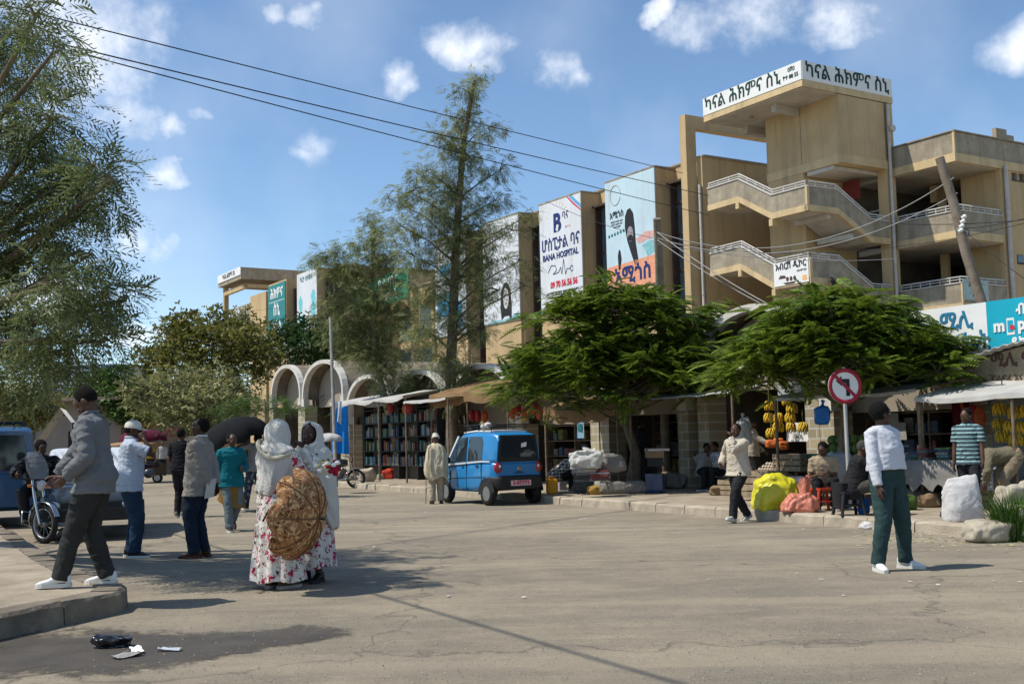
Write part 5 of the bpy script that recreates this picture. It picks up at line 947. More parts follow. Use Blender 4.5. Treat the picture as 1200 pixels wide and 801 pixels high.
    drape('shoulder_shawl', GAUZE, q, [(0, 0, 1.44*s, .17, .13, 10), (0, .0, 1.36*s, .235, .17, 20), (0, .0, 1.22*s, .26, .195, 26), (0, .0, 1.05*s, .265, .205, 34), (-.01, -.01, .88*s, .265, .2, 60), (-.02, -.02, .7*s, .265, .19, 110), (-.02, -.03, .56*s, .26, .18, 150)], .012, 56, .06, 5, 4.)
    # old man in the cream blanket
    p = person('old man wrapped in a cream cotton blanket and white turban beside the blue car', G(512, 590), 98, 1.62, 'dark brown', None, .012, (0, 0, .957), 6, 0, 0, ((-.11, .0, .08, 8, 0), (.11, .1, .08, -8, 0)), None, ((-.28, .12, .80), (.16, .2, 1.1)), None, (0, 10, 0), 'turban', None, 'long', .8, cloth('cream cotton trousers', (.36, .31, .23)), (cloth('brown sandal', (.10, .07, .055)), BSOLE), legw=1.25)
    q = p['root']; s = p['s']
    drape('blanket', GABI, q, [(0, .05, 1.485*s, .06, .06, 0), (0, .04, 1.46*s, .115, .10, 0), (0, .03, 1.41*s, .19, .15, 0), (0, .02, 1.27*s, .235, .185, 0), (0, .01, 1.08*s, .262, .215, 0), (-.01, .0, .9*s, .28, .23, 0), (-.01, .0, .74*s, .275, .225, 30), (.02, .0, .62*s, .25, .21, 60)], .012, 72, .10, 6, 5., .05, .022)
    m = MB(); m.tube([Vector((-.13, -.13, 1.45*s)), Vector((-.19, -.16, 1.36*s)), Vector((-.2, -.2, 1.1*s)), Vector((-.17, -.235, .8*s))], [.02, .026, .022, .014], 7); m.build('blanket_fold', GABI, q)
    t = thing('walking_stick', 'thin wooden walking stick in the blanketed man\'s left hand', 'stick', G(500, 590)); m = MB(); m.tube([(-.02, 0, 0), (-.01, .02, .45), (0, .05, .85), (.03, .05, .9)], .011, 6); m.build('stick', WOOD, t)
    # walking youth in cream
    p = person('young man in a cream overshirt striding along the kerb with a hand at his mouth', G(868, 611), -138, 1.68, 'dark brown', None, .0095, (0, 0, .915), 3, 0, 0, ((-.07, .30, .1, 6, 14), (.07, -.28, .11, -6, -22)), None, ((.0, .17, 1.43), (.3, .1, .98)), ((-.7, .1, -1), (.6, -.6, -.4)), (14, -2, 0), 'short', cloth('cream brushed cotton', (.47, .41, .32), .08), 'long', .80, BJEAN, (cloth('grey sneaker', (.42, .40, .36)), SOLE), collar=cloth('cream brushed cotton', (.47, .41, .32)), loose=.012, grip=1.0)
    # man in the white sweater
    p = person('man in a tight white sweater and dark green jeans standing in the road', G(1045, 667), -58, 1.76, 'deep brown', None, .0085, (0, .0, .957), -4, 0, 0, ((-.22, .0, .08, 22, 0), (.20, .0, .08, -28, 0)), None, ((-.20, -.12, .86), (.25, .10, .80)), ((-.8, -1, -.2), (.8, -.8, -.1)), (72, 2, 0), 'afro', cloth('white ribbed jersey', (.55, .56, .60), .04, .9, .3, 60), 'long', .92, cloth('dark green denim', (.030, .058, .058), .18), (WSHOE, SOLE), 1.22, legw=1.08, topfold=.010)
    # boy in the striped shirt
    strp = pat('striped jersey', (.05, .07, .08), [(.26, .42, .42)], 'stripe', 5.2)
    person('boy in a striped teal polo shirt behind the upright white sack', G(1140, 604, .16), -128, 1.62, 'dark brown', None, .010, (0, 0, .945), 4, 0, 0, ((-.1, .16, .08, 6, 0), (.12, -.2, .1, -10, -16)), None, ((-.24, .14, .84), (.22, .1, .80)), None, (-14, 16, 0), 'short', strp, 'short', .80, BJEAN, (BSHOE, SOLE), collar=strp)
    person('stooping man in khaki trousers bent double over the sacks', G(1184, 598, .16), 176, 1.7, 'dark brown', None, .0105, (0, -.1, .88), 92, 0, 0, ((-.14, .0, .08, 8, 0), (.14, .12, .08, -8, 0)), None, ((-.18, .42, .42), (.16, .46, .42)), ((-.6, 0, 1), (.6, 0, 1)), (0, -20, 0), 'short', cloth('olive drab jacket', (.15, .13, .085)), 'long', .86, cloth('khaki trousers', (.24, .19, .125)), (BRSHOE, BSOLE), legw=1.12)
    # seated people
    sit = dict(pelvis=(0, 0, .42), feet=((-.13, .40, .08, 10, 0), (.13, .44, .08, -10, 0)), knees=((-.15, .6, 1), (.15, .6, 1)))
    person('youth in a beige t-shirt sitting on the red plastic stool and looking down', G(966, 596, .16), -100, 1.68, 'dark brown', None, .0105, lean=14, hands=((-.1, .34, .62), (.1, .36, .60)), head=(-20, 28, 0), hair='short', top=cloth('beige jersey', (.34, .26, .17)), sleeve='short', hem=.80, bottom=BJEAN, shoes=(BSHOE, SOLE), **sit)
    coat = cloth('charcoal wool coat', (.022, .021, .022), .2)
    p = person('old man in a charcoal coat sitting with his hand at his mouth', G(1000, 603, .16), -12, 1.72, 'dark brown', None, .0105, lean=18, hands=((-.1, .36, .62), (.06, .34, .93)), elbows=((-.5, -1, -.2), (.5, .4, -1)), head=(0, 8, 0), hair='grey', top=coat, hem=.76, bottom=cloth('grey brown trousers', (.07, .06, .05)), shoes=(cloth('brown sandal', (.10, .07, .055)), BSOLE), grip=1., loose=.02, **sit)
    m = MB(); m.rings([[Vector((x*w, -.2+y, z))*p['s'] for x, y in ((-1, .12), (-.9, -.06), (0, -.1), (.9, -.06), (1, .12), (0, .02))] for z, w in ((.5, .2), (.3, .23), (.12, .25))], True, True); m.build('coat_tail', coat, p['root'])
    person('dark clothed man standing in the shade beside the forked trunk', G(753, 572, .16), 20, 1.74, 'deep brown', None, .012, hands=((-.2, .16, .9), (.2, .18, .95)), hair='darkcap', top=blk, bottom=BJEAN, shoes=(BSHOE, BSOLE), hem=.8)
    plaid = pat('black and white checked cloth', (.03, .03, .032), [(.45, .44, .42)], 'plaid', 4.2)
    person('person in a black and white checked shawl crouching on the yellow jerrycan', G(652, 577, .16), 8, 1.7, 'dark brown', None, .011, lean=52, hands=((-.16, .5, .34), (.16, .52, .36)), elbows=((-.6, -.4, .4), (.6, -.4, .4)), head=(0, -6, 0), hair='darkcap', top=plaid, hem=.78, bottom=BJEAN, shoes=(cloth('grey sneaker', (.42, .40, .36)), SOLE), loose=.03, **sit)
    person('man with folded arms sitting in front of the cream stone pier', W(24.9, 17.8, .16), -120, 1.68, 'dark brown', None, .013, lean=8, hands=((.08, .24, .78), (-.08, .26, .8)), hair='short', top=cloth('washed grey cotton', (.2, .2, .21)), hem=.8, bottom=CHAR, shoes=(BSHOE, BSOLE), **sit)
    def inshop(lbl, px, py, face, h, top, bottom, hair='short', sitb=False, b=None, **kw):
        person(lbl, G(px, py, .16), face, h, 'dark brown', 'people in the shade of the shops', .014, hair=hair, top=top, bottom=bottom, shoes=(BSHOE, SOLE), sleeve=kw.pop('sleeve', 'long'), hem=.82, **({**sit, **kw} if sitb else kw))
    inshop('child in a red top and white trousers standing in the dark shop', 814, 556, -100, 1.2, cloth('red jersey', (.30, .02, .03)), cloth('white cotton trousers', (.55, .54, .5)), hands=((-.2, .2, 1.0), (.2, .2, 1.0)))
    inshop('man in dark blue standing at the left of the dark shop', 793, 560, -60, 1.72, cloth('deep blue jersey', (.015, .025, .09)), JEAN)
    inshop('person in pale grey sitting low in front of the dark shop', 825, 572, -70, 1.66, cloth('pale grey jersey', (.34, .34, .33)), BJEAN, sitb=True, lean=20)
    inshop('person in a white checked shirt sitting by the fruit boxes', 846, 574, -150, 1.68, pat('white checked cotton', (.45, .46, .47), [(.2, .22, .25)], 'plaid', 5), BJEAN, sitb=True, lean=16)
    inshop('vendor in beige reaching over the fruit boxes behind the striding youth', 884, 578, -30, 1.64, cloth('beige cotton', (.36, .31, .24)), CHAR, hands=((-.2, .2, .95), (.12, .5, 1.08)), hair='darkcap')
    inshop('person in a bright green shirt standing behind the tall trunk', 518, 558, -90, 1.7, cloth('bright green jersey', (.03, .25, .07)), JEAN, hands=((-.2, .2, .95), (.22, .1, .85)))
    inshop('person in a grey hooded top and white cap behind the blue car', 551, 561, -40, 1.76, cloth('mid grey jersey', (.24, .23, .23)), CHAR, hair='cap')
    inshop('shopkeeper in blue sitting beside the book shelves', 470, 556, -90, 1.66, cloth('mid blue jersey', (.03, .10, .24)), JEAN, sitb=True)
    # people far up the street
    cr = 'people far up the street'; FC = [(176, 556, -80, 1.75, (.46, .27, .03), BJEAN, 'in a yellow shirt and black trousers'), (190, 557, -60, 1.74, (.42, .42, .40), BJEAN, 'in a pale top under a black jacket'), (183, 551, 60, 1.7, (.55, .55, .55), JEAN, 'in a white top with his back turned'), (163, 552, -90, 1.68, (.16, .03, .05), CHAR, 'in a dark red top'), (203, 552, -110, 1.7, (.30, .06, .08), cloth('pink cotton', (.4, .18, .2)), 'in a red top and pink skirt cloth'), (250, 560, 100, 1.7, (.05, .06, .09), JEAN, 'in dark blue beyond the parasol'), (352, 556, 80, 1.72, (.03, .03, .03), BJEAN, 'in black under the white arches'), (372, 552, -90, 1.68, (.30, .22, .14), CHAR, 'in tan beside the small white umbrella'), (225, 552, 90, 1.7, (.5, .48, .45), CHAR, 'in cream beyond the black t-shirt man'), (144, 553, -80, 1.7, (.12, .14, .2), JEAN, 'in slate blue near the kiosk'), (330, 557, -70, 1.7, (.18, .12, .08), CHAR, 'in brown under the low acacia')]
    for i, (x, y, f, h, c, bt, lb) in enumerate(FC):
        person('distant person '+lb, G(x, y), f, h, 'dark brown', cr, .016, hands=((-.24, .1+.1*(i % 2), .84), (.22, .02, .82)), feet=((-.1, .12*(i % 3-1), .08, 5, 0), (.1, -.1*(i % 3-1), .08, -5, 0)), hair='short', top=cloth('distant cloth %s' % ('abcdefghijk'[i]), c), sleeve='long' if i % 2 else 'short', hem=.82, bottom=bt, shoes=(BSHOE, BSOLE), seed=i)
people()
# ------------------------------------------------------------------ vehicles
def paint(name, col, rough=.32): return pm(name, col, rough, .06, 2.5, .03, 30, spec=.5, coat=.35, sub=tuple(c*.8+.03 for c in col))
BLUE = paint('sky blue car paint', (.012, .185, .43)); WHITEP = paint('white car paint', (.62, .63, .63)); DBLUE = paint('deep blue van paint', (.010, .065, .16)); SLATE = paint('slate car paint', (.028, .038, .050))
TYRE = pm('tyre rubber', (.022, .021, .020), .85, .3, 8, .3); RIM = pm('silver wheel', (.27, .27, .265), .35, .1, 8, .05, metal=.7); CHROME = pm('chrome', (.55, .55, .55), .18, .05, 5, 0, metal=1.); BLACKP = pm('black plastic', (.022, .022, .023), .55, .2, 6, .15, 60)
CARGL = glassm('dark car glass', (.018, .024, .028), .05, .7); REDL = pm('red lamp lens', (.30, .012, .012), .15, .15, 9, 0, spec=.7); AMB = pm('amber lamp lens', (.55, .16, .02), .2, .1, 8, 0); LENS = pm('clear lamp lens', (.55, .57, .58), .1, .1, 8, 0, spec=.7)
def shell(stations, n=28, e=.35):
    """car shell: stations (y, half width low, half width high, z low, z high) as rounded boxes"""
    rows = []
    for (y, a, b, z0, z1) in stations:
        r = []
        for k in range(n):
            t = 2*math.pi*k/n; c, s_ = math.copysign(abs(math.cos(t))**e, math.cos(t)), math.copysign(abs(math.sin(t))**e, math.sin(t)); f = (s_+1)/2
            r.append((c*(a+(b-a)*f), y, z0+(z1-z0)*f))
        rows.append(r)
    return MB().rings(rows)
def ring(m, prof, c, n):
    m.rings([[Vector(c)+Vector((h, r*math.cos(t), r*math.sin(t))) for t in (2*math.pi*k/n for k in range(n))] for r, h in prof], False)
def wheel(parent, x, y, r, w, side):
    m = MB(); ring(m, [(r*.62, -w/2), (r*.9, -w/2), (r, -w*.3), (r, w*.3), (r*.9, w/2), (r*.62, w/2), (r*.62, -w/2)], (x, y, r), 24); t = m.build('wheel', TYRE, parent)
    m = MB(); m.lathe([(0, side*w*.1), (r*.2, side*w*.42), (r*.5, side*w*.25), (r*.6, side*w*.42), (r*.64, side*w*.45)], (x, y, r), (1, 0, 0), 20)
    for k in range(8): a = math.pi*k/4; m.cbox((x+side*w*.36, y+r*.38*math.cos(a), r+r*.38*math.sin(a)), (w*.14, r*.13, r*.13))
    m.build('rim', RIM, t); return t
def sidepane(par, pts, f, mat, nm, out=.008, th=.004):
    """panel of (y,z) points laid on both flanks, f(y,z) gives the flank's half width"""
    for sg in (-1, 1):
        m = MB(); a = [Vector((sg*(f(y, z)+out), y, z)) for y, z in pts]; b = [p-Vector((sg*.02, 0, 0)) for p in a]; n = len(a)
        m.add(a+b, [tuple(range(n)), tuple(range(n, 2*n))[::-1]]+[(i, (i+1) % n, n+(i+1) % n, n+i) for i in range(n)]); m.build(nm, mat, par)
def microcar():
    c = W(23.15, 13.2); c = G(573, 592)+Matrix.Rotation(AZ-math.pi/2, 3, 'Z') @ Vector((.585, .95, 0))
    t = thing('microcar', 'small bright blue microcar with black bumper parked at the kerb', 'car', c, AZ-math.pi/2)
    shell([(-1.30, .50, .52, .50, .9), (-1.25, .60, .60, .46, .97), (-1.05, .645, .635, .34, .985), (-.2, .655, .64, .27, .96), (.6, .65, .63, .27, .91), (1.0, .62, .59, .29, .83), (1.25, .56, .50, .33, .70), (1.36, .40, .36, .38, .58)], 36, .3).build('lower_body', BLUE, t)
    ca = [(-1.285, .57, .52, .93, 1.46), (-1.2, .605, .52, .92, 1.58), (-.9, .625, .53, .92, 1.625), (-.2, .635, .545, .9, 1.64), (.3, .635, .54, .88, 1.60), (.55, .63, .53, .86, 1.47), (.85, .61, .54, .82, 1.14), (1.06, .57, .54, .80, .90)]
    shell(ca, 36, .22).build('cabin', BLUE, t)
    f = lambda y, z: np.interp(y, [q[0] for q in ca], [q[1] for q in ca])*(1-np.clip((z-.9)/.72, 0, 1))+np.interp(y, [q[0] for q in ca], [q[2] for q in ca])*np.clip((z-.9)/.72, 0, 1)
    sidepane(t, [(-.72, 1.0), (-.1, .985), (-.1, 1.53), (-.62, 1.53), (-.72, 1.42)], f, CARGL, 'side_window'); sidepane(t, [(-.02, .985), (.42, .96), (.42, 1.46), (.3, 1.52), (-.02, 1.53)], f, CARGL, 'side_window'); sidepane(t, [(.46, .96), (.8, .92), (.46, 1.38)], f, CARGL, 'quarter_window')
    sidepane(t, [(-1.1, .955), (-.72, .955), (.9, .865), (.9, .905), (-.72, .99), (-1.1, .985)], lambda y, z: max(f(y, z), .64), WHITEP, 'white_belt', .004); sidepane(t, [(.4, 1.55), (.48, 1.55), (1.0, .93), (.93, .92)], f, WHITEP, 'white_pillar', .01)
    fl = lambda y, z: .648+.006*(abs(y) < .6)
    for pts in ([(-.74, .36), (-.725, .36), (-.725, .94), (-.74, .94)], [(-.07, .32), (-.055, .32), (-.055, .96), (-.07, .96)], [(.74, .34), (.755, .34), (.755, .88), (.74, .88)], [(-.9, .62), (.2, .585), (.2, .60), (-.9, .635)], [(.2, .585), (1.0, .56), (1.0, .57), (.2, .60)]): sidepane(t, pts, lambda y, z: .647-.03*max(0, y-.5), BLACKP, 'door_gap', .005)
    for y in (-.62, .06): sidepane(t, [(y, .86), (y+.13, .855), (y+.13, .885), (y, .89)], lambda y, z: .655, BLACKP, 'door_handle', .012)
    m = shell([(-.95, .47, .42, 1.615, 1.66), (-.2, .5, .45, 1.63, 1.685), (.35, .48, .43, 1.60, 1.65)], 20, .4); m.build('white_roof', WHITEP, t)
    # back: window, lamps, bumper, plate
    m = MB(); m.prism([(-.545, .96), (.545, .96), (.47, 1.55), (-.47, 1.55)], (0, -1.318, 0), (1, 0, 0), (0, .02, 1), -.03); m.build('rear_surround', BLACKP, t)
    m = MB(); m.prism([(-.42, 1.06), (.42, 1.06), (.45, 1.12), (.41, 1.44), (.36, 1.5), (-.36, 1.5), (-.41, 1.44), (-.45, 1.12)], (0, -1.326, 0), (1, 0, 0), (0, .02, 1), -.012); m.build('rear_window', CARGL, t)
    m = MB(); m.prism([(.06, 1.27), (.2, 1.29), (.21, 1.39), (.07, 1.36)], (0, -1.343, 0), (1, 0, 0), (0, .02, 1), -.004); m.build('window_sticker', WHITE, t)
    for sg in (-1, 1):
        m = MB(); m.ell((sg*.52, -1.265, .83), (.105, .07, .125), 16, 10); l = m.build('tail_lamp', REDL, t); m = MB(); m.ell((sg*.505, -1.315, .855), (.035, .03, .04), 10, 8); m.build('clear_spot', LENS, l)
    m = MB(); m.lathe([(.05, 0), (.065, .01), (.05, .02)], (0, -1.305, .80), (0, -1, 0), 16); m.build('round_badge', CHROME, t)
    shell([(-1.37, .50, .52, .36, .62), (-1.34, .58, .59, .34, .65), (-1.1, .655, .66, .33, .67), (-.98, .655, .655, .40, .66)], 30, .3).build('rear_bumper', BLACKP, t)
    m = MB(); m.box(-.26, .26, -1.385, -1.37, .43, .55); pl = m.build('number_plate', pm('pinkish plate', (.62, .50, .50), .5), t); text('3-07773', .12, REDI, pl, (0, -1.388, .49), 0, .004, 1.1)
    m = MB(); m.box(-.12, .12, -1.315, -1.30, .71, .725); m.build('boot_handle', BLACKP, t)
    for x, sg in ((-.585, -1), (.585, 1)):
        for y in (-.95, .95): wheel(t, x, y, .265, .15, sg)
    for y in (-.95, .95):
        sidepane(t, [(y+.345*math.cos(R(a)), .265+.345*math.sin(R(a))) for a in range(-5, 186, 12)], lambda y_, z: .642 if y < 0 else .60, BLACKP, 'wheel_arch', .008)
    m = MB()
    for x in (-.44, .44): m.tube([(x, -.95, 1.74), (x, .35, 1.74)], .014, 6)
    for y in (-.9, -.35, .25):
        m.tube([(-.5, y, 1.74), (.5, y, 1.74)], .014, 6)
        for x in (-.46, .46): m.tube([(x, y, 1.58), (x, y, 1.74)], .012, 6)
    for z in (1.79,): m.tube([(-.48, -.92, z), (.48, -.92, z), (.48, .3, z), (-.48, .3, z), (-.48, -.92, z)], .012, 6)
    rk = m.build('roof_rack', BLACKP, t)
    m = MB(); m.ell((-.42, -.7, 1.78), (.09, .1, .07), 12, 8); m.ell((-.46, -.55, 1.75), (.06, .07, .06), 12, 8); m.build('rope_knot', GAUZE, rk)
    for sg in (-1, 1): m = MB(); m.ell((sg*.73, .62, 1.0), (.05, .035, .075), 10, 8); m.tube([(sg*.62, .62, .95), (sg*.72, .62, .97)], .014, 6); m.build('wing_mirror', BLACKP, t)
microcar()
def boxy(name, label, c, rz, mat, L, Wd, H, belt, roofmat=None, rack=False, hood=.22, cat='car'):
    t = thing(name, label, cat, c, rz); w = Wd/2; h = L/2; hz = h-L*hood
    shell([(-h, w*.9, w*.9, .4, belt-.02), (-h+.12, w, w, .32, belt), (hz-.2, w, w, .28, belt), (h-.25, w*.96, w*.93, .3, belt-.10), (h-.04, w*.88, w*.85, .36, belt-.22), (h, w*.8, w*.78, .42, belt-.3)], 32, .25).build('lower_body', mat, t)
    ca = [(-h+.06, w*.94, w*.8, belt-.06, H-.08), (-h+.2, w*.96, w*.84, belt-.06, H), (hz-.75, w*.96, w*.84, belt-.06, H), (hz-.45, w*.95, w*.82, belt-.06, H-.06), (hz+.25, w*.9, w*.86, belt-.08, belt+.02)]
    shell(ca, 32, .2).build('cabin', roofmat or mat, t)
    f = lambda y, z: np.interp(y, [q[0] for q in ca], [q[1] for q in ca])*(1-np.clip((z-belt)/(H-belt), 0, 1))+np.interp(y, [q[0] for q in ca], [q[2] for q in ca])*np.clip((z-belt)/(H-belt), 0, 1)
    y0, y1 = -h+.3, hz-.5; n = 3
    for i in range(n): a, b = y0+(y1-y0)*i/n+.04, y0+(y1-y0)*(i+1)/n-.04; sidepane(t, [(a, belt+.03), (b, belt+.03), (b, H-.13), (a, H-.13)], f, CARGL, 'side_window')
    m = MB(); z0, z1 = belt+.03, H-.1; ya, yb = hz+.24, hz-.44; m.prism([(-w*.82, 0), (w*.82, 0), (w*.76, 1), (-w*.76, 1)], (0, ya+.015, z0), (1, 0, 0), (0, yb-ya, z1-z0), .012); m.build('windscreen', glassm('pale blue windscreen', (.10, .15, .17), .05, .7), t)
    m = MB(); m.prism([(-w*.72, belt+.06), (w*.72, belt+.06), (w*.66, H-.16), (-w*.66, H-.16)], (0, -h-.0, 0), (1, 0, 0), (0, .03, 1), -.02); m.build('rear_window', CARGL, t)
    m = MB(); m.box(-w*.55, w*.55, h-.01, h+.02, .52, belt-.32); m.build('grille', BLACKP, t)
    m = MB(); m.box(-w*.9, w*.9, h-.06, h+.07, .34, .5); m.build('bumper', BLACKP, t)
    m = MB(); m.box(-.2, .2, h+.075, h+.09, .46, .57); m.build('number_plate', WHITE, t)
    for sg in (-1, 1):
        m = MB(); m.ell((sg*w*.7, h-.05, belt-.36), (.15, .08, .085), 14, 8); m.build('headlight', LENS, t); m = MB(); m.ell((sg*(w+.1), hz+.05, belt+.08), (.09, .05, .08), 10, 8); m.build('wing_mirror', mat, t)
        for y in (-h+.75, h-.8): wheel(t, sg*(w-.08), y, .31, .19, sg)
    if rack:
        m = MB()
        for x in (-w*.7, w*.7): m.tube([(x, -h+.4, H+.1), (x, hz-.7, H+.1)], .02, 6)
        for i in range(5): y = -h+.45+(hz-.75+h-.45)*i/4; m.tube([(-w*.72, y, H+.1), (w*.72, y, H+.1)], .018, 6); m.tube([(-w*.7, y, H-.03), (-w*.7, y, H+.1)], .016, 6); m.tube([(w*.7, y, H-.03), (w*.7, y, H+.1)], .016, 6)
        m.build('roof_rack', BLACKP, t)
    return t
boxy('minivan', 'deep blue minivan with a black roof rack at the left edge', at(-12, 545, 23)*1, AZ-math.pi/2-R(6), DBLUE, 4.0, 1.65, 1.9, 1.02, rack=True, hood=.16, cat='van').location.z = 0
boxy('saloon_car', 'slate coloured car with a white windscreen frame behind the motorcycle', at(108, 560, 19.8), R(-160), SLATE, 3.9, 1.62, 1.47, .93, WHITEP, hood=.3).location.z = 0
def threewheeler():
    c = G(158, 566); t = thing('three_wheeler', 'brown canopied three wheeler hidden behind the capped man', 'rickshaw', c, R(-100)); tan = pm('tan canopy cloth', (.33, .20, .10), .8)
    shell([(-1.2, .6, .58, .3, .95), (-.4, .62, .6, .28, .95), (.5, .58, .5, .3, .9), (1.2, .3, .28, .35, .8)], 24, .35).build('body', pm('dark brown paint', (.05, .03, .02), .5), t)
    shell([(-1.15, .6, .5, 1.45, 1.62), (-.2, .62, .52, 1.5, 1.72), (.8, .55, .45, 1.45, 1.62)], 24, .4).build('canopy', tan, t)
    for x in (-.56, .56):
        m = MB(); m.tube([(x, -1.1, .9), (x, -1.1, 1.5)], .025, 6); m.tube([(x*.9, .75, .85), (x*.9, .75, 1.5)], .025, 6); m.build('post', tan, t)
    for x, y, sg in ((-.55, -.8, -1), (.55, -.8, 1), (0, 1.0, 1)): wheel(t, x, y, .22, .12, sg)
threewheeler()
def motorcycle(label, loc, rz, screen=True, col=None, steer=0.):
    t = thing('motorcycle', label, 'motorcycle', loc, rz); col = col or pm('black gloss paint', (.014, .014, .016), .25, .2, 6, 0, spec=.6, coat=.5)
    for y, nm in ((-.63, 'wheel'), (.66, 'wheel')):
        m = MB(); ring(m, [(.235, -.035), (.27, -.045), (.305, -.02), (.305, .02), (.27, .045), (.235, .035), (.235, -.035)], (0, y, .305), 32); w = m.build(nm, TYRE, t)
        m = MB(); ring(m, [(.215, -.03), (.238, -.036), (.238, .036), (.215, .03), (.215, -.03)], (0, y, .305), 32); m.lathe([(.0, -.07), (.055, -.06), (.055, .06), (0, .07)], (0, y, .305), (1, 0, 0), 14); m.build('rim', RIM, w)
        m = MB()
        for k in range(10): a = 2*math.pi*k/10; m.tube([(0, y+.05*math.cos(a), .305+.05*math.sin(a)), (0, y+.22*math.cos(a+.2), .305+.22*math.sin(a+.2))], .007, 4)
        m.build('spokes', RIM, w)
        m = MB(); m.rings([[(-.055, y+.335*math.cos(R(a)), .305+.335*math.sin(R(a))), (.055, y+.335*math.cos(R(a)), .305+.335*math.sin(R(a))), (.05, y+.35*math.cos(R(a)), .305+.35*math.sin(R(a))), (-.05, y+.35*math.cos(R(a)), .305+.35*math.sin(R(a)))] for a in range(20, 150, 12)]); m.build('mudguard', CHROME if y > 0 else col, t)
    for x in (-.085, .085): m = MB(); m.tube([(x, .66, .305), (x, .52, .72), (x*.9, .45, .98)], [.022, .026, .024], 8); m.build('fork', CHROME, t)
    shell([(-.12, .06, .05, .70, .86), (0, .13, .1, .68, .92), (.22, .14, .11, .68, .95), (.4, .08, .07, .72, .92)], 18, .7).build('fuel_tank', col, t)
    shell([(-.85, .09, .09, .76, .82), (-.6, .13, .12, .72, .83), (-.2, .13, .12, .70, .80), (-.08, .1, .08, .70, .80)], 16, .5).build('seat', BLACKP, t)
    shell([(-.9, .05, .05, .6, .75), (-.6, .1, .1, .5, .74), (-.25, .1, .1, .5, .72)], 14, .6).build('side_panel', col, t)
    m = MB(); m.lathe([(0, -.16), (.09, -.16), (.1, -.05), (.1, .05), (.09, .16), (0, .16)], (0, .12, .40), (1, 0, 0), 16); m.tube([(0, .18, .42), (0, .32, .62)], [.08, .09], 12); m.tube([(0, .25, .35), (0, -.2, .33), (0, -.5, .5)], .05, 8); m.build('engine', pm('dull grey metal', (.14, .14, .14), .5, .2, 9, .2, metal=.6), t)
    m = MB(); m.tube([(.12, .3, .5), (.14, .35, .33), (.14, .0, .25), (.15, -.75, .36)], [.02, .022, .03, .045], 8); m.build('exhaust', CHROME, t)
    m = MB(); m.tube([(-.38, .30, 1.03), (-.16, .42, 1.0), (.16, .42, 1.0), (.38, .30, 1.03)], .014, 6); m.tube([(-.2, .4, 1.0), (-.27, .36, 1.18)], .007, 5); m.tube([(.2, .4, 1.0), (.27, .36, 1.18)], .007, 5); hb = m.build('handlebar', BLACKP, t)
    for x in (-.28, .28): m = MB(); m.ell((x, .36, 1.2), (.06, .015, .04), 10, 6); m.build('mirror', BLACKP, hb)
    m = MB(); m.lathe([(0, -.08), (.07, -.07), (.09, .02), (.085, .04)], (0, .53, .90), (0, 1, -.1), 16); hl = m.build('headlight', BLACKP, t); m = MB(); m.lathe([(.084, 0), (.06, .02), (0, .03)], (0, .57, .896), (0, 1, -.1), 16); m.build('lens', LENS, hl)
    for x in (-.16, .16): m = MB(); m.ell((x, .5, .9), (.035, .04, .03), 10, 6); m.build('indicator', AMB, t)
    if screen:
        g = pm('scratched clear screen', (.45, .47, .47), .25, .1, 3, 0, spec=.6); N_, L_, p_ = nodes(g); p_.inputs['Alpha'].default_value = .38
        m = MB(); rows = [[Vector((.24*math.sin(a)*w_, .60-.08*abs(a)-.16*h, 1.0+.42*h)) for a in [-1+2*i/8 for i in range(9)]] for h, w_ in ((0, .8), (.35, 1), (.7, .9), (1, .55))]; m.rings(rows, False, True, False); m.build('screen', g, t)
    m = MB(); m.tube([(-.1, .3, .45), (-.24, .36, .5), (-.25, .38, .3), (-.08, .3, .25)], .013, 6); m.tube([(.1, .3, .45), (.24, .36, .5), (.25, .38, .3), (.08, .3, .25)], .013, 6); m.build('leg_guard', CHROME, t)
    m = MB(); m.tube([(-.06, -.05, .25), (-.2, .0, .02)], .012, 6); m.build('side_stand', BLACKP, t)
    if steer:
        pv = Vector((0, .5, 0)); rm = Matrix.Rotation(steer, 3, 'Z'); seen = set()
        for o in kids(t):
            st = o.name.split('.')[0]
            if st in ('fork', 'handlebar', 'headlight', 'indicator', 'screen') or (st in ('wheel', 'mudguard') and max(v.co.y for v in o.data.vertices) > .5): o.rotation_euler = (0, 0, steer); o.location = pv-rm @ pv
    return t
mrz = R(-160); mloc = G(44, 637)-Matrix.Rotation(mrz, 3, 'Z') @ Vector((0, .66, 0))
motorcycle('black motorcycle with a clear screen ridden by the man in the padded jacket', mloc, mrz, steer=R(38))
mc2 = motorcycle('parked black motorcycle beside the white shawled woman, near the far kerb', G(404, 572)-Matrix.Rotation(R(-75), 3, 'Z') @ Vector((0, .3, 0)), R(-75), False)
def rider():
    pf = pat('black quilted nylon', (.012, .012, .013), [(.020, .020, .021)], 'puffer', 3.6, .5)
    person('rider in a black quilted jacket sitting on the motorcycle', mloc+Matrix.Rotation(mrz, 3, 'Z') @ Vector((0, -.28, .0)), math.degrees(mrz)+90, 1.74, 'deep brown', None, .011, (0, 0, .84), 12, 0, 0, ((-.2, .34, .36, 6, 0), (.2, .34, .36, -6, 0)), ((-.5, 1, .6), (.5, 1, .6)), ((-.34, .50, 1.06), (.34, .50, 1.06)), ((-.9, -.4, -.6), (.9, -.4, -.6)), (25, 4, 0), 'afro', pf, 'long', .84, BJEAN, (BSHOE, BSOLE), 1.15, loose=.055, grip=1.1)
rider()
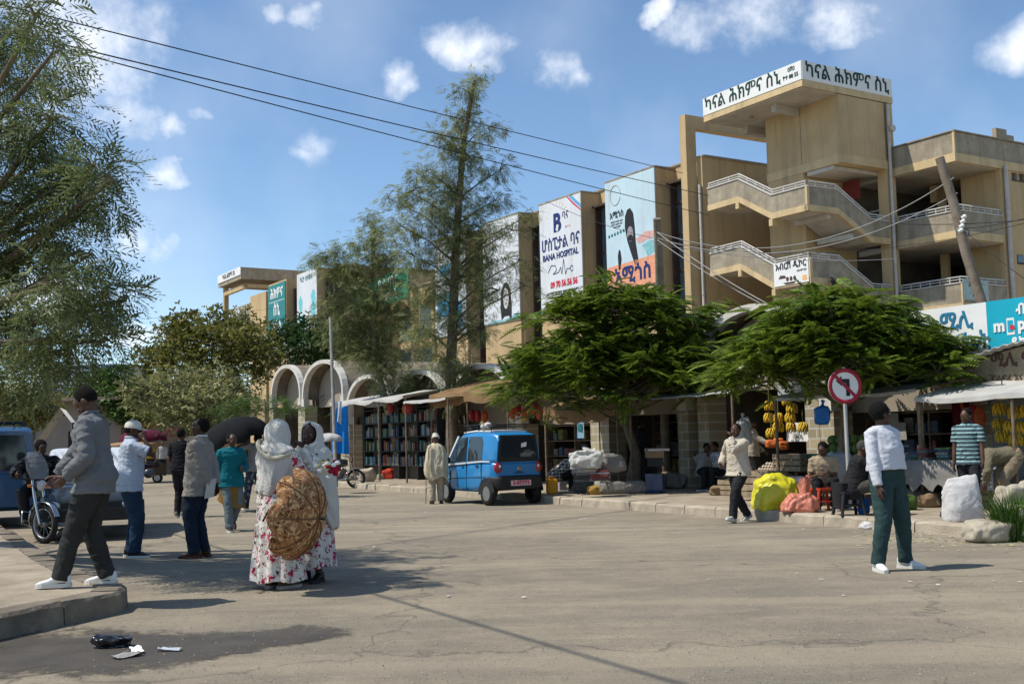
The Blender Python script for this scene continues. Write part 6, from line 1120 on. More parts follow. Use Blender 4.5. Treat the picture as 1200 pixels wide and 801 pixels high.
# ------------------------------------------------------------------ street furniture, wires, parasols
def pole(name, label, cat, a, b, r0, r1, mat, n=5, wob=.02):
    rg = random.Random(len(label)); t = thing(name, label, cat, a); d = Vector(b)-Vector(a); m = MB(); m.tube([d*(i/n)+Vector((rg.uniform(-wob, wob), rg.uniform(-wob, wob), 0))*(0 < i < n) for i in range(n+1)], [r0+(r1-r0)*i/n for i in range(n+1)], 10); m.build('shaft', mat, t); return t
GWOOD = pm('grey weathered timber', (.20, .155, .11), .95, .25, 3, .6, 20, tint=(.29, .235, .18)); CPOLE = pm('pale steel pole', (.42, .41, .39), .6, .15, 3, .1)
lp = pole('utility_pole', 'leaning grey timber pole in front of the balconies', 'pole', at(1216, 585, 24.2), at(1101, 185, 25.2), .125, .10, GWOOD, 7); lpt = at(1128, 268, 25)
up = pole('utility_pole', 'upright timber pole rising through the round tree to the orange billboard', 'pole', G(782, 566, .15), at(770, 256, 28.5), .14, .10, GWOOD, 6); upt = at(770, 272, 28.5)
lampp = pole('street_pole', 'thin pale pole standing in front of the white vault arches', 'pole', G(394, 570, .15), at(387, 372, 36.3), .06, .045, pm('weathered grey pole', (.26, .25, .23), .8), 3, 0)
def cable(label, a, b, sag, r, mat, nm='overhead_cable'):
    t = thing(nm, label, 'cable', a, 0, 'overhead cables'); d = Vector(b)-Vector(a); m = MB(); m.tube([d*(i/20)-Vector((0, 0, sag*4*(i/20)*(1-i/20))) for i in range(21)], r, 5); m.build('strand', mat, t)
CBL = pm('black cable', (.02, .02, .022), .6); GCBL = pm('grey cable', (.32, .31, .30), .6)
cable('topmost of the three long black cables crossing the sky', at(-60, -10, 15), at(800, 203, 38), .02, .011, CBL); cable('middle of the three long black cables crossing the sky', at(-60, 20, 15), at(830, 229, 38), .05, .012, CBL); cable('lowest of the three long black cables crossing the sky', at(-60, 22, 15), at(830, 252, 38), .05, .011, CBL)
for lb, a, b, sg, r in (('pale cable sagging from the timber pole across the upper stair', upt, at(1118, 208, 25), .9, .011), ('pale cable sagging across the lower landing to the leaning pole', upt-Vector((0, 0, .15)), at(1122, 226, 25), .8, .011), ('pale cable slanting down from the timber pole towards the vault roof', upt, at(960, 386, 24), .15, .013), ('pale cable slanting below its twin towards the round tree', upt-Vector((0, 0, .2)), at(925, 372, 25), .1, .012), ('thin pale cable from the timber pole to the stair banner', upt-Vector((0, 0, .3)), at(1050, 303, 30), .2, .008)): cable(lb, a, b, sg, r, GCBL)
for lb, a, b, sg in (('thin dark cable running level past the right balconies', at(1045, 262, 26), at(1260, 250, 24), .1), ('thin dark cable dropping right from the leaning pole', lpt, at(1270, 372, 22), .1), ('thin dark cable in front of the upper balcony', lpt, at(1260, 236, 23), .1), ('thin dark cable at the far left below the clouds', at(60, 395, 60), at(330, 374, 75), .2), ('second thin dark cable at the far left above the olive tree', at(60, 376, 60), at(330, 360, 75), .2), ('thin dark cable from the orange billboard to the right wing', at(640, 236, 40), at(1200, 262, 26), 1.2)): cable(lb, a, b, sg, .008, CBL)
cable('thin black cable high above the road casting a line of shadow', (-12.3, 21.6, 7.6), (2.4, -4.9, 7.2), .1, .022, CBL)
insu = thing('insulator_cluster', 'pale insulators and wire knots on the leaning timber pole', 'insulator', lpt); m = MB()
for i in range(4): m.lathe([(0, 0), (.05, .01), (.035, .05), (.055, .06), (.03, .11)], (-.16+.03*i, -.16, -.1+.1*i), (.6, -.4, .4), 10)
m.build('insulators', WHITE, insu); m = MB(); m.tube([(.14*math.cos(a)+.02*math.sin(3*a), .14*math.sin(a), .1*math.sin(2*a)-.1) for a in (2*math.pi*k/24 for k in range(48))], .018, 5); m.build('wire_loop', GCBL, insu)
def roadsign():
    b = G(997, 597, .15); t = thing('road_sign', 'round no left turn sign with a red ring on a pale pole', 'sign', b, R(8)); c = at(995, 452, b.y); zc = c.z-b.z; m = MB(); m.tube([(0, .03, 0), (0, .03, zc+.32)], .032, 10); m.build('pole', CPOLE, t)
    m = MB(); m.lathe([(.30, 0), (.30, .012), (0, .012)], (0, -.01, zc), (0, 1, 0), 40); m.build('disc', WHITE, t); red = pm('faded sign red', (.36, .02, .045), .5)
    m = MB(); m.rings([[(r*math.cos(a), y, zc+r*math.sin(a)) for r, y in ((.235, -.014), (.30, -.014), (.30, -.018), (.235, -.018))] for a in (2*math.pi*k/40 for k in range(41))], False); m.build('red_ring', red, t)
    m = MB(); m.prism([(-.19, .15), (-.15, .19), (.19, -.15), (.15, -.19)], (0, -.016, zc), (1, 0, 0), (0, 0, 1), -.004); m.build('red_slash', red, t)
    m = MB(); m.prism([(.01, -.17), (.08, -.17), (.08, .12), (-.06, .12), (-.06, .17), (-.16, .085), (-.06, .0), (-.06, .05), (.01, .05)], (0, -.0145, zc), (1, 0, 0), (0, 0, 1), -.001); m.build('arrow', INK, t)
roadsign()
def dome(name, parent, mat, c, ax, r, dep, n=8, dip=.12, sub=6, sq=1.):
    a, b = ortho(ax); ax = Vector(ax).normalized(); c = Vector(c); rows = []
    for k in range(11):
        ph = k/10*math.pi/2; row = []
        for i in range(n*sub):
            t = 2*math.pi*i/(n*sub); w = abs(math.cos(t*n/2)); q = 1-dip*(1-w)*math.sin(ph)
            row.append(c+ax*(dep*math.cos(ph)+dep*.22*(1-w)*math.sin(ph)**3)+(a*math.cos(t)*sq+b*math.sin(t))*(r*max(.002, math.sin(ph))*q))
        rows.append(row)
    m = MB(); m.rings(rows, False); inner = [[p-ax*.012 for p in row] for row in rows]; m.rings(inner, False); return m.build(name, mat, parent)
def parasols():
    c = at(277, 513, 25.2); t = thing('parasol', 'huge black parasol tilted low over the youth in teal', 'umbrella', c); ax = Vector((-.28, -.12, .95)); blk = cloth('black parasol cloth', (.010, .010, .011)); dome('canopy', t, blk, (0, 0, -.1), ax, .80, .55, 8, .1)
    m = MB(); axn = ax.normalized(); m.tube([axn*.42, axn*-.55], .014, 6); m.build('shaft', WOOD, t)
    c = at(341, 601, 11.2); t = thing('parasol', 'half folded copper and gold paisley parasol held low between the two women', 'umbrella', c); gold = pat('copper gold paisley satin', (.25, .125, .05), [(.11, .045, .018), (.55, .36, .18), (.36, .17, .08)], 'brocade', 5.5, .38)
    ax = Vector((.93, -.30, -.16)); dome('canopy', t, gold, (0, 0, 0), ax, .455, .31, 8, .05, 8); axn = ax.normalized(); m = MB(); m.tube([axn*.38, -axn*.25, Vector((-.3, .1, -.08))], .010, 6)
    m.build('shaft', BLACKP, t); a_, b_ = ortho(ax); m = MB()
    for i in range(8):
        tt = 2*math.pi*i/8; m.tube([axn*(.315*math.cos(k/8*math.pi/2))+(a_*math.cos(tt)+b_*math.sin(tt))*(.458*math.sin(k/8*math.pi/2)) for k in range(9)], .006, 5)
    m.build('ribs', pm('dull copper rib cloth', (.14, .07, .03), .6), t)
    c = at(385, 512, 33); t = thing('parasol', 'small grey white parasol far behind beside the hanging cloth', 'umbrella', c); dome('canopy', t, cloth('grey white parasol', (.45, .44, .42)), (0, 0, -.12), (0, 0, 1), .42, .24, 8, .08); m = MB(); m.tube([(0, 0, .14), (0, 0, -.75)], .012, 6); m.build('shaft', WOOD, t)
    for i, (px, py, dep, r, col, lb) in enumerate(((168, 511, 48, 1.0, (.09, .012, .03), 'dark crimson market parasol far behind the capped man'), (212, 506, 60, 1.2, (.08, .02, .03), 'dull maroon market parasol far up the street'), (165, 497, 62, 1.3, (.25, .16, .03), 'ochre market parasol far up the street'))):
        c = at(px, py, dep); t = thing('parasol', lb, 'umbrella', c); dome('canopy', t, cloth('parasol cloth '+'abc'[i], col), (0, 0, -.2), (0, 0, 1), r, .5, 8, .08); m = MB(); m.tube([(0, 0, .3), (0, 0, -c.z)], .025, 6); m.build('shaft', WOOD, t)
parasols()
def hung_cloth():
    t = thing('hanging_cloth', 'blue and white cloth hanging against the thin pale pole', 'cloth', at(398, 500, 35.6)); k = 35.6/FPX
    for nm, mat, pts, y in (('blue_cloth', cloth('bright blue cloth', (.02, .22, .62)), [(-10, 20), (10, 25), (11, -32), (-9, -30)], 0), ('white_cloth', cloth('white cloth', (.62, .64, .66)), [(-9, 29), (3, 30), (2, 2), (-9, 14)], -.03)):
        g = []
        for j in range(13):
            row = []
            for i in range(15):
                u, v = i/14, j/12; a = Vector(pts[0]).lerp(Vector(pts[1]), u); b = Vector(pts[3]).lerp(Vector(pts[2]), u); p = a.lerp(b, v)*k*1.0; row.append((p.x, y+.05*math.sin(u*13+v*2)*(.3+v)-.02, p.y))
            g.append(row)
        m = MB(); m.rings(g, False, True, False); m.build(nm, mat, t)
hung_cloth()
# ------------------------------------------------------------------ market goods
def atB(x, y, b):
    d = Vector(ray(x, y)); o = Vector((0, 0, CAMZ)); n = Vector((BX, BY, 0)); k = (b-o.dot(n))/d.dot(n); return o+d*k
def lump(name, label, cat, loc, size, mat, seed=0, rz=0., neck=None, group=None, amp=.12, voxel=.02, sag=.0):
    """stuffed or folded soft thing: squarish blob with creases, flat on the ground"""
    t = thing(name, label, cat, loc, rz, group); sx, sy, sz = size; m = MB(); m.ell((0, 0, 0), (1, 1, 1), 36, 22); 
    for i, v in enumerate(m.v):
        q = Vector(v); p = Vector([math.copysign(abs(c)**.55, c) for c in q]); n_ = noise.noise(q*1.4+Vector((seed, 0, 0)))*1.5+.35*noise.noise(q*4+Vector((0, seed, 0)))+1.1*(.35-abs(noise.noise(q*2.6+Vector((0, 0, seed))))); p *= 1+amp*n_
        z = max(-.96, p.z); p = Vector((p.x*sx*(1-sag*z), p.y*sy*(1-sag*z), (z+.96)*sz)); m.v[i] = tuple(p)
    if neck: m.tube([(0, 0, sz*1.75), (neck[0]*.5, 0, sz*1.95), (neck[0], .0, sz*2.0+neck[1]), (neck[0]*1.5, .02, sz*2.0+neck[1]*1.8)], [sx*.45, sx*.16, sx*.14, sx*.34], 12)
    vox(m, voxel, 1, 'bag', mat, t, (.014+.02*sx, 1.7/(sx+sy), 2.0/(sx+sz)), seed); return t
PLY = pm('yellow plastic sheet', (.62, .56, .025), .38, .12, 3, .3, 7, spec=.45); PNK = pm('salmon plastic sheet', (.58, .20, .13), .4, .15, 3, .3, 7, spec=.4); SACK = cloth('cream woven sack', (.38, .335, .255), .15, sub=(.25, .21, .15)); WSACK = cloth('white woven sack', (.54, .52, .50), .08, sub=(.42, .36, .33)); GTARP = pm('grey canvas', (.20, .19, .17), .8, .15, 3, .4, 9); BTARP = pm('blue plastic sheet', (.02, .13, .42), .45, .1, 3, .3, 8); CARD = pm('brown cardboard', (.24, .16, .09), .9, .12, 4, .1); NEWS = pm('grey newsprint', (.30, .29, .27), .9, .2, 9, .3, 40); CRATE = pm('dusty crate wood', (.26, .195, .125), .9, .25, 7, .3, 30, tint=(.36, .28, .18))
lump('bag', 'big yellow plastic bag bulging on the pavement beside the pink one', 'bag', G(909, 597, .155), (.36, .28, .29), PLY, 1, .1, None, None, .16, .016, .12)
lump('bag', 'crumpled salmon pink plastic bag leaning on the yellow bag', 'bag', G(938, 600, .155), (.22, .18, .16), PNK, 2, 0, None, None, .3, .014, .15)
lump('bag', 'salmon plastic heap right behind the seated youth\'s red stool', 'bag', G(949, 592, .155), (.15, .14, .26), PNK, 7, 0, None, None, .2, .016)
t = thing('sack', 'tall full white sack standing upright on the kerb', 'sack', G(1129, 611, .155), .1); m = MB(); m.rings([[Vector((x*(1+.06*math.sin(z*9+x*8)), y*(1+.1*math.sin(z*7)), z+.03*math.sin(x*7)*(z > .5))) for x, y in [(.25*w*math.copysign(abs(math.cos(a))**.6, math.cos(a)), .16*d*math.copysign(abs(math.sin(a))**.7, math.sin(a))) for a in (2*math.pi*k/24 for k in range(24))]] for z, w, d in ((0, 1.05, 1.), (.04, 1.12, 1.15), (.2, 1.06, 1.15), (.4, .98, 1.0), (.52, .92, .8), (.60, .86, .35), (.63, .84, .12))]); vox(m, .014, 3, 'bag', WSACK, t, (.020, 4, 3.5), 3)
lump('sack', 'flat cream sack slumped over the kerb edge by the grass', 'sack', G(1160, 634, .0), (.30, .24, .13), SACK, 4, .2, None, None, .16, .018); lump('sack', 'cream sack heaped highest behind the tall grass', 'sack', G(1190, 610, .155), (.24, .2, .24), SACK, 5, .2, (.12, .0), None, .2, .018); lump('sack', 'cream sack cut by the right edge of the view', 'sack', G(1204, 628, .05), (.26, .22, .2), SACK, 6, .4, None, None, .18, .02)
lump('sack', 'white rumpled sack below the old man\'s chair at the kerb foot', 'sack', G(1022, 619, 0), (.15, .1, .05), WSACK, 8, 0, None, None, .25, .014); lump('bag', 'blue and white plastic bag beside the old man\'s feet', 'bag', G(1012, 602, .155), (.08, .07, .13), BTARP, 9, 0, None, None, .2, .012)
lump('bag', 'blue plastic bag hanging by the fork of the sign side tree', 'bag', at(964, 497, 20.6), (.13, .11, .17), BTARP, 10, 0, (.02, .05), None, .15, .014); lump('bag', 'cloudy white plastic sack hung above the striding youth', 'bag', at(872, 521, 22), (.14, .12, .25), cloth('cloudy plastic', (.30, .30, .28)), 11, 0, (.0, .06), None, .2, .016)
lump('bundle', 'wide grey canvas bundle lying lowest in front of the forked tree', 'bundle', G(727, 578, .155), (.62, .25, .14), GTARP, 12, .1, None, None, .16, .02); lump('bundle', 'grey canvas bundle propped above the wide one', 'bundle', at(716, 553, 25.4), (.30, .22, .2), GTARP, 13, .3, None, None, .18, .02); lump('bundle', 'white plastic sheet draped over the newspaper piles', 'bundle', at(688, 548, 24.8), (.34, .2, .19), cloth('white sheeting', (.46, .45, .41)), 14, -.2, (.1, -.03), None, .3, .02); lump('bundle', 'yellow brown bundle at the left end of the canvas', 'bundle', G(697, 579, .155), (.16, .14, .1), pm('yellow brown cloth', (.34, .21, .05), .9), 15, 0, None, None, .2, .016)
lump('bundle', 'grey cloth covered heap behind the seated youth', 'bundle', at(985, 572, 20.3), (.22, .2, .33), cloth('blue grey sheeting', (.26, .27, .28)), 16, 0, None, None, .14, .02)
t = thing('ground_sheet', 'blue and red ground sheet spread at the end of the canvas bundle', 'sheet', G(752, 577, .16), 0); m = MB(); g = [[(x*.11-.55, y*.12-.3, .03+.05*noise.noise((x*.7, y*.8, 3))) for x in range(11)] for y in range(6)]; m.rings(g, False, True, False); m.build('blue_sheet', BTARP, t); m = MB(); g = [[(x*.08-.85, y*.1-.25, .05+.06*noise.noise((x*.9, y*.8, 5))) for x in range(7)] for y in range(5)]; m.rings(g, False, True, False); m.build('red_cloth', pm('red print cloth', (.36, .05, .05), .9, .5, 16), t)
for i, (x, y, c, sg, lb) in enumerate(((430, 564, SACK, .26, 'cream sack sitting in front of the leaning trunk'), (412, 562, cloth('orange cloth', (.40, .16, .04)), .15, 'orange bag at the foot of the young tree'), (455, 561, cloth('red sacking', (.45, .05, .03)), .2, 'red bag beside the leaning trunk'), (446, 556, WSACK, .24, 'white sack behind the red bag'), (436, 551, BTARP, .25, 'blue bag behind the cream sack'), (420, 556, WSACK, .2, 'white bag beside the young tree trunk'), (480, 553, cloth('tan sacking', (.32, .22, .10)), .3, 'tan sack stacked at the book shelf foot'), (492, 550, cloth('dull red sacking', (.25, .06, .05)), .25, 'dull red sack under the book shelves'))): lump('sack', lb, 'sack', G(x, y, .155), (sg, sg*.8, sg*.85), c, 20+i, 0, None, 'bags on the far pavement', .18, .03)
lump('litter_bag', 'crumpled black plastic bag lying on the wet road stain', 'litter', G(130, 757, .004), (.105, .07, .035), pm('black plastic film', (.012, .012, .013), .22, .2, 5, .3, 20, spec=.7), 30, .2, None, None, .4, .006)
rgc = random.Random(31); pr_ = None
for i in range(16):
    x = 402+i*8.2+rgc.uniform(-3, 3); y = 566-i*.35-rgc.uniform(2, 12)
    if pr_ is None:
        pr_ = [lump('sack', 'small dusty sack among the wares on the pavement before the book shelves', 'sack', G(x, y, .155), (.2, .17, .15), c_, 70+k, 0, None, 'small sacks before the book shelves', .2, .03) for k, c_ in enumerate((cloth('tan sacking', (.32, .22, .10)), SACK, BTARP, cloth('orange cloth', (.4, .16, .04))))]
    q = copy_tree(pr_[i % 4], G(x, y, .155), i*.8); q.scale = (rgc.uniform(.6, 1.2),)*3
for i, (x, y, c, sg, lb) in enumerate(((790, 572, GTARP, .26, 'grey covered heap at the left of the dark shop'), (806, 570, CARD, .2, 'brown heap beside the red topped child'), (866, 576, SACK, .24, 'cream sack behind the striding youth'), (1075, 592, GTARP, .2, 'grey heap under the book table'), (1060, 597, cloth('green leaf heap', (.06, .10, .025)), .18, 'heap of green leaves by the white sweater man'), (1088, 594, CARD, .16, 'brown heap right of the book table'), (1150, 594, SACK, .18, 'cream sack behind the white upright one'), (1108, 606, cloth('dark scrap cloth', (.07, .06, .05)), .07, 'small dark rag left of the white upright sack'), (840, 580, CARD, .14, 'small brown heap in front of the seated pair'))): lump('heap', lb, 'heap', G(x, y, .155), (sg, sg*.8, sg*.7), c, 90+i, 0, None, None, .2, .02)
def crumple(label, loc, sx, sy, mat, seed, name='litter_paper'):
    t = thing(name, label, 'litter', loc, seed); m = MB(); g = [[(sx*(i/5-.5)*(1+.2*noise.noise((i, j, seed))), sy*(j/4-.5), .012+.02*noise.noise((i*.9, j*.9, seed))+.012) for i in range(6)] for j in range(5)]; m.rings(g, False, False, False); m.build('scrap', mat, t)
crumple('white paper scrap right of the black plastic bag', G(160, 764), .22, .08, WHITE, 2.); crumple('pale blue paper scrap on the damp stain', G(198, 763), .18, .06, cloth('pale blue paper', (.45, .5, .55)), 3.); crumple('grey paper scrap touching the black plastic bag', G(148, 770), .2, .12, NEWS, 4.)
rg = random.Random(12)
def litter():
    cols = [cloth('dry straw bits', (.42, .36, .2)), cloth('green leaf bits', (.12, .17, .04)), cloth('dark gravel bits', (.16, .14, .115)), cloth('pale pebble bits', (.33, .29, .23)), cloth('pale paper bits', (.5, .48, .44))]
    for k, (nm, n, area) in enumerate((('straw_litter', 160, (1000, 1200, 622, 645)), ('green_litter', 90, (1010, 1200, 618, 640)), ('gravel_litter', 420, (0, 1200, 600, 800)), ('pebble_litter', 900, (0, 1200, 690, 800)), ('paper_litter', 26, (380, 1200, 596, 700)))):
        m = MB()
        for i in range(n):
            p = G(rg.uniform(area[0], area[1]), rg.uniform(area[2], area[3]), .008)
            if p.x < -3.2: continue
            s_ = rg.uniform(.003, .010) if k in (2, 3) else rg.uniform(.015, .05); a = rg.uniform(0, 6.3); d = Vector((math.cos(a), math.sin(a), 0))*s_; e = Vector((-math.sin(a), math.cos(a), 0))*s_*(.25 if k < 2 else .7); u_ = Vector((0, 0, .004+.006*rg.random()))
            m.add([p-d, p+e, p+d+u_*.5, p-e, p+u_], [(0, 1, 4), (1, 2, 4), (2, 3, 4), (3, 0, 4)])
        m.build(nm, cols[k], None, 'stuff')
litter()
def grass():
    t = thing('grass_bundle', 'bundle of tall fresh green grass standing at the kerb by the sacks', 'grass bundle', G(1186, 634, 0)); m = MB(); rg = random.Random(3)
    for i in range(420):
        a = rg.uniform(0, 6.28); r = .14*math.sqrt(rg.random()); b = Vector((r*math.cos(a)*1.3, r*math.sin(a), 0)); h = rg.uniform(.35, .72); l = Vector((rg.gauss(0, .09)+b.x*.8, rg.gauss(0, .09)+b.y*.5, 0)); w = Vector((math.cos(a*3), math.sin(a*3), 0))*.007
        p1, p2 = b+l*.4+Vector((0, 0, h*.6)), b+l*1.3+Vector((0, 0, h)); m.add([b-w, b+w, p1+w, p1-w, p2], [(0, 1, 2, 3), (3, 2, 4)])
    m.build('blades', L_GREEN, t)
grass()
# plastic seats, boxes and crates
def stool(label, loc, rz, mat, h=.45, w=.32):
    t = thing('stool', label, 'stool', loc, rz); m = MB(); m.cbox((0, 0, h-.02), (w, w, .04), 0, 0, .04); m.build('seat', mat, t); q = w*.5
    for sx in (-1, 1):
        for sy in (-1, 1): m = MB(); m.tube([(sx*q*.75, sy*q*.75, h-.03), (sx*q*1.12, sy*q*1.12, 0)], [.03, .026], 6); m.build('leg', mat, t)
    m = MB(); z = h*.42; p = q*.98; m.tube([(-p, -p, z), (p, -p, z), (p, p, z), (-p, p, z), (-p, -p, z)], .016, 6); m.build('stretcher', mat, t); return t
stool('red plastic stool under the seated youth in beige', G(966, 598, .155)+Vector((.0, .05, 0)), .2, pm('red orange plastic', (.55, .06, .02), .4), .38, .34); stool('tall pale blue plastic stool beside the book table', G(1107, 577, .155), .3, pm('pale blue plastic', (.24, .33, .46), .45), .75, .32); stool('black low chair seat under the old man in the coat', G(998, 604, .155)+Vector((-.02, .05, 0)), .1, BLACKP, .38, .34)
def jerrycan():
    t = thing('jerrycan', 'yellow orange plastic jerrycan under the crouching person', 'jerrycan', G(647, 579, .155), .1); m = MB(); m.cbox((0, 0, .19), (.27, .18, .36), 0, 0, .04); m.build('tank', pm('yellow orange plastic', (.70, .30, .015), .4, .08, 4, .1), t); m = MB(); m.tube([(-.06, 0, .36), (-.05, 0, .41), (.06, 0, .41), (.08, 0, .36)], .016, 6); m.lathe([(.03, 0), (.03, .04)], (-.1, 0, .37)); m.build('handle', pm('yellow orange plastic', (.7, .3, .015)), t)
jerrycan()
def stack(label, loc, rz, n, w, d, h, mats, seed, name='newspaper_stack', cat='newspaper stack', group=None, part='bundle'):
    rg = random.Random(seed); t = thing(name, label, cat, loc, rz, group); z = 0
    for i in range(n):
        hh = h*rg.uniform(.8, 1.2); m = MB(); m.cbox((rg.uniform(-.03, .03), rg.uniform(-.03, .03), z+hh/2), (w*rg.uniform(.9, 1.05), d*rg.uniform(.9, 1.05), hh-.006), rg.uniform(-.12, .12)); m.build(part, mats[rg.randrange(len(mats))], t); z += hh
    return t
DKN = pm('dark newsprint', (.13, .125, .12), .9, .3, 9, .2, 40); BLN = pm('blue grey print stack', (.24, .29, .34), .85, .4, 11, .2)
stack('tall pile of dark newspapers under the white sheet', G(684, 577, .155), .1, 7, .5, .36, .07, [DKN, NEWS, DKN], 1); stack('pile of blue grey papers on the dark newspapers', at(683, 553, 24.9), .2, 3, .46, .34, .06, [BLN, NEWS], 2); stack('low pile of magazines between sheet and canvas bundle', at(703, 563, 25.2), -.2, 5, .4, .3, .05, [DKN, BLN, pm('dull red print', (.2, .06, .06))], 3)
for i, (x, y, w, d, h, mat, lb) in enumerate(((768, 573, .42, .36, .38, pm('lilac carton', (.27, .27, .36)), 'lilac carton at the bottom of the stack by the timber pole'), (768, 546, .36, .3, .3, BLACKP, 'black carton second in the stack by the timber pole'), (767, 536, .4, .34, .22, CARD, 'brown carton third in the stack by the timber pole'), (770, 528, .5, .36, .05, WSACK, 'white board lying on the carton stack by the timber pole'), (688, 538, .34, .26, .2, CARD, 'open brown carton poking from the white sheet'), (658, 574, .2, .18, .2, pm('grey lilac carton', (.28, .28, .33)), 'small grey carton right of the yellow jerrycan'), (738, 563, .5, .4, .2, CARD, 'brown carton behind the canvas bundle'))):
    zl = G(x, y, .155) if y > 560 else at(x, y, 26.4 if x > 750 else 25.2); t = thing('carton', lb, 'box', zl, .15*i-.3); m = MB(); m.cbox((0, 0, h/2), (w, d, h)); m.build('walls', mat, t); m = MB(); m.box(-w*.5, w*.5, -.02, .02, h+.001, h+.004); m.build('tape', pm('tan tape', (.4, .3, .18), .5), t)
def crate(label, loc, rz, w, d, h, n=3, group='fruit crates'):
    t = thing('crate', label, 'crate', loc, rz, group); hs = h/n
    for sy, nm in ((-1, 'front'), (1, 'back')):
        for k in range(n): m = MB(); m.box(-w/2, w/2, sy*d/2-.01, sy*d/2+.01, k*hs+.012, (k+1)*hs-.012); m.build('slat', CRATE, t)
    for sx in (-1, 1):
        for k in range(n): m = MB(); m.box(sx*(w/2-.012)-.01, sx*(w/2-.012)+.01, -d/2+.012, d/2-.012, k*hs+.012, (k+1)*hs-.012); m.build('slat', CRATE, t)
    m = MB(); m.box(-w/2+.03, w/2-.03, -d/2+.03, d/2-.03, .01, .03); m.build('floor', CRATE, t)
    for sx in (-1, 1): m = MB(); m.box(sx*w/2-.03*(sx > 0), sx*w/2+.03*(sx < 0), -d/2+.012, -d/2+.045, 0, h); m.build('corner_post', CRATE, t)
    return t
cw = lambda x, y, b: atB(x, y, b)
crate('slatted crate standing open above the white packet by the watermelons', cw(931, 552, 16.9), FZ+.05, .72, .45, .36); crate('slatted crate in front left of the yellow bag', cw(893, 566, 15.9), FZ, .9, .5, .26, 2); crate('slatted crate lowest in front of the striding youth\'s arm', cw(893, 583, 15.9), FZ, .86, .5, .28, 2); crate('slatted crate half hidden beside the blue can', cw(956, 553, 17.1), FZ, .5, .4, .34)
lump('packet', 'long white packet lying across the crates behind the yellow bag', 'packet', cw(930, 566, 16.3), (.42, .2, .07), WSACK, 41, FZ, None, None, .15, .02); lump('packet', 'pale paper sheet pile on the crate by the pointing hand', 'packet', cw(905, 559, 16.0), (.3, .18, .035), pm('tan paper', (.45, .36, .22)), 42, FZ, None, None, .12, .016)
def table(label, loc, rz, w, d, h, mat, cl=None, drop=.3):
    t = thing('market_table', label, 'table', loc, rz); m = MB(); m.box(-w/2, w/2, -d/2, d/2, h-.03, h); m.build('top', CRATE, t)
    for sx in (-1, 1):
        for sy in (-1, 1): m = MB(); m.box(sx*(w/2-.04)-.025, sx*(w/2-.04)+.025, sy*(d/2-.04)-.025, sy*(d/2-.04)+.025, 0, h-.035); m.build('leg', WOOD, t)
    if cl:
        m = MB(); n = 28; top = [(-w/2-.012+(w+.024)*i/n, -d/2-.012, h+.006) for i in range(n+1)]; bot = [(x*1.01, y-.02-.02*math.sin(i*1.9)-.015*math.sin(i*.7), h-drop*(1+.15*math.sin(i*1.3))) for i, (x, y, z) in enumerate(top)]
        m.rings([[(x, d/2, h+.006) for x, y, z in top], top, [((a[0]+b[0])/2, (a[1]+b[1])/2-.008*math.sin(i*1.9), (a[2]+b[2])/2) for i, (a, b) in enumerate(zip(top, bot))], bot], False, True, False); m.build('cover', cl, t)
    return t
zt = cw(920, 535, 17.0); table('fruit table with a green cover carrying the watermelons', W(15.75, 17.3, .155), FZ, 1.7, .8, .86, CRATE, pm('green tarpaulin', (.015, .13, .075), .6), .22)
table('book table with a grey cover behind the white sweater man', W(12.75, 16.5, .155), FZ, 1.9, .9, .78, CRATE, GTARP, .45)
for i, (x, y, lb) in enumerate(((786, 566, 'slatted crate against the timber pole'), (862, 580, 'slatted crate half hidden behind the striding youth'), (1146, 594, 'slatted crate behind the white upright sack'), (1172, 592, 'slatted crate beside the stooping man'))): crate(lb, G(x, y, .155), FZ+.1*i, .6, .42, .34)
# fruit
def banana_bunch():
    m = MB(); t = thing('banana_bunch', 'x', 'bananas', (0, 0, 0), 0, 'banana bunches hanging in the stalls'); rg = random.Random(5)
    for r in range(2):
        for i in range(9):
            a = 2*math.pi*i/9+r*.3; d = Vector((math.cos(a), math.sin(a)*.8, 0)); m.tube([d*.02+Vector((0, 0, .1-.06*r)), d*.09+Vector((0, 0, .09-.07*r)), d*.14+Vector((0, 0, .01-.07*r)), d*.135+Vector((0, 0, -.07-.06*r)), d*.11+Vector((0, 0, -.11-.05*r))], [.010, .020, .023, .019, .006], 6)
    m.build('bananas', pm('ripe banana skin', (.62, .40, .03), .55, .2, 12, .1, sub=(.30, .19, .03)), t); m = MB(); m.tube([(0, 0, -.05), (0, 0, .2), (.01, 0, .45)], .014, 6); m.build('stalk', pm('banana stalk', (.15, .14, .05)), t); return t
BB = banana_bunch(); first = True
BL = [(1171, 478, 17.2, 'upper left of the right stall'), (1188, 482, 17.2, 'upper right of the right stall'), (1203, 480, 17.2, 'cut by the right edge above'), (1171, 496, 17.3, 'middle left of the right stall'), (1183, 499, 17.2, 'centre of the right stall, overlapping its neighbour'), (1195, 500, 17.3, 'middle right of the right stall'), (1174, 510, 17.2, 'lower left of the right stall'), (1190, 514, 17.2, 'lower right of the right stall'),
      (901, 474, 17.6, 'upper left beside the pale pillar'), (922, 468, 17.6, 'topmost under the leaves above the watermelons'), (928, 477, 17.5, 'just below the topmost one above the watermelons'), (901, 488, 17.6, 'mid left beside the pale pillar'), (912, 488, 17.5, 'in the middle row above the watermelons'), (926, 488, 17.5, 'right end of the middle row above the watermelons'), (912, 499, 17.6, 'lower row left in front of the white paper'), (927, 499, 17.5, 'lower row centre on the white paper'), (941, 499, 17.5, 'lower row right on the white paper'), (904, 506, 17.5, 'lowest left, near the orange nets')]
for i, (x, y, b, w) in enumerate(BL):
    p = cw(x, y, b); lb = 'hanging yellow banana bunch '+w
    if i == 0: BB.location = p; BB['label'] = lb; BB.scale = (.78,)*3
    else: copy_tree(BB, p, i*.9, lb)
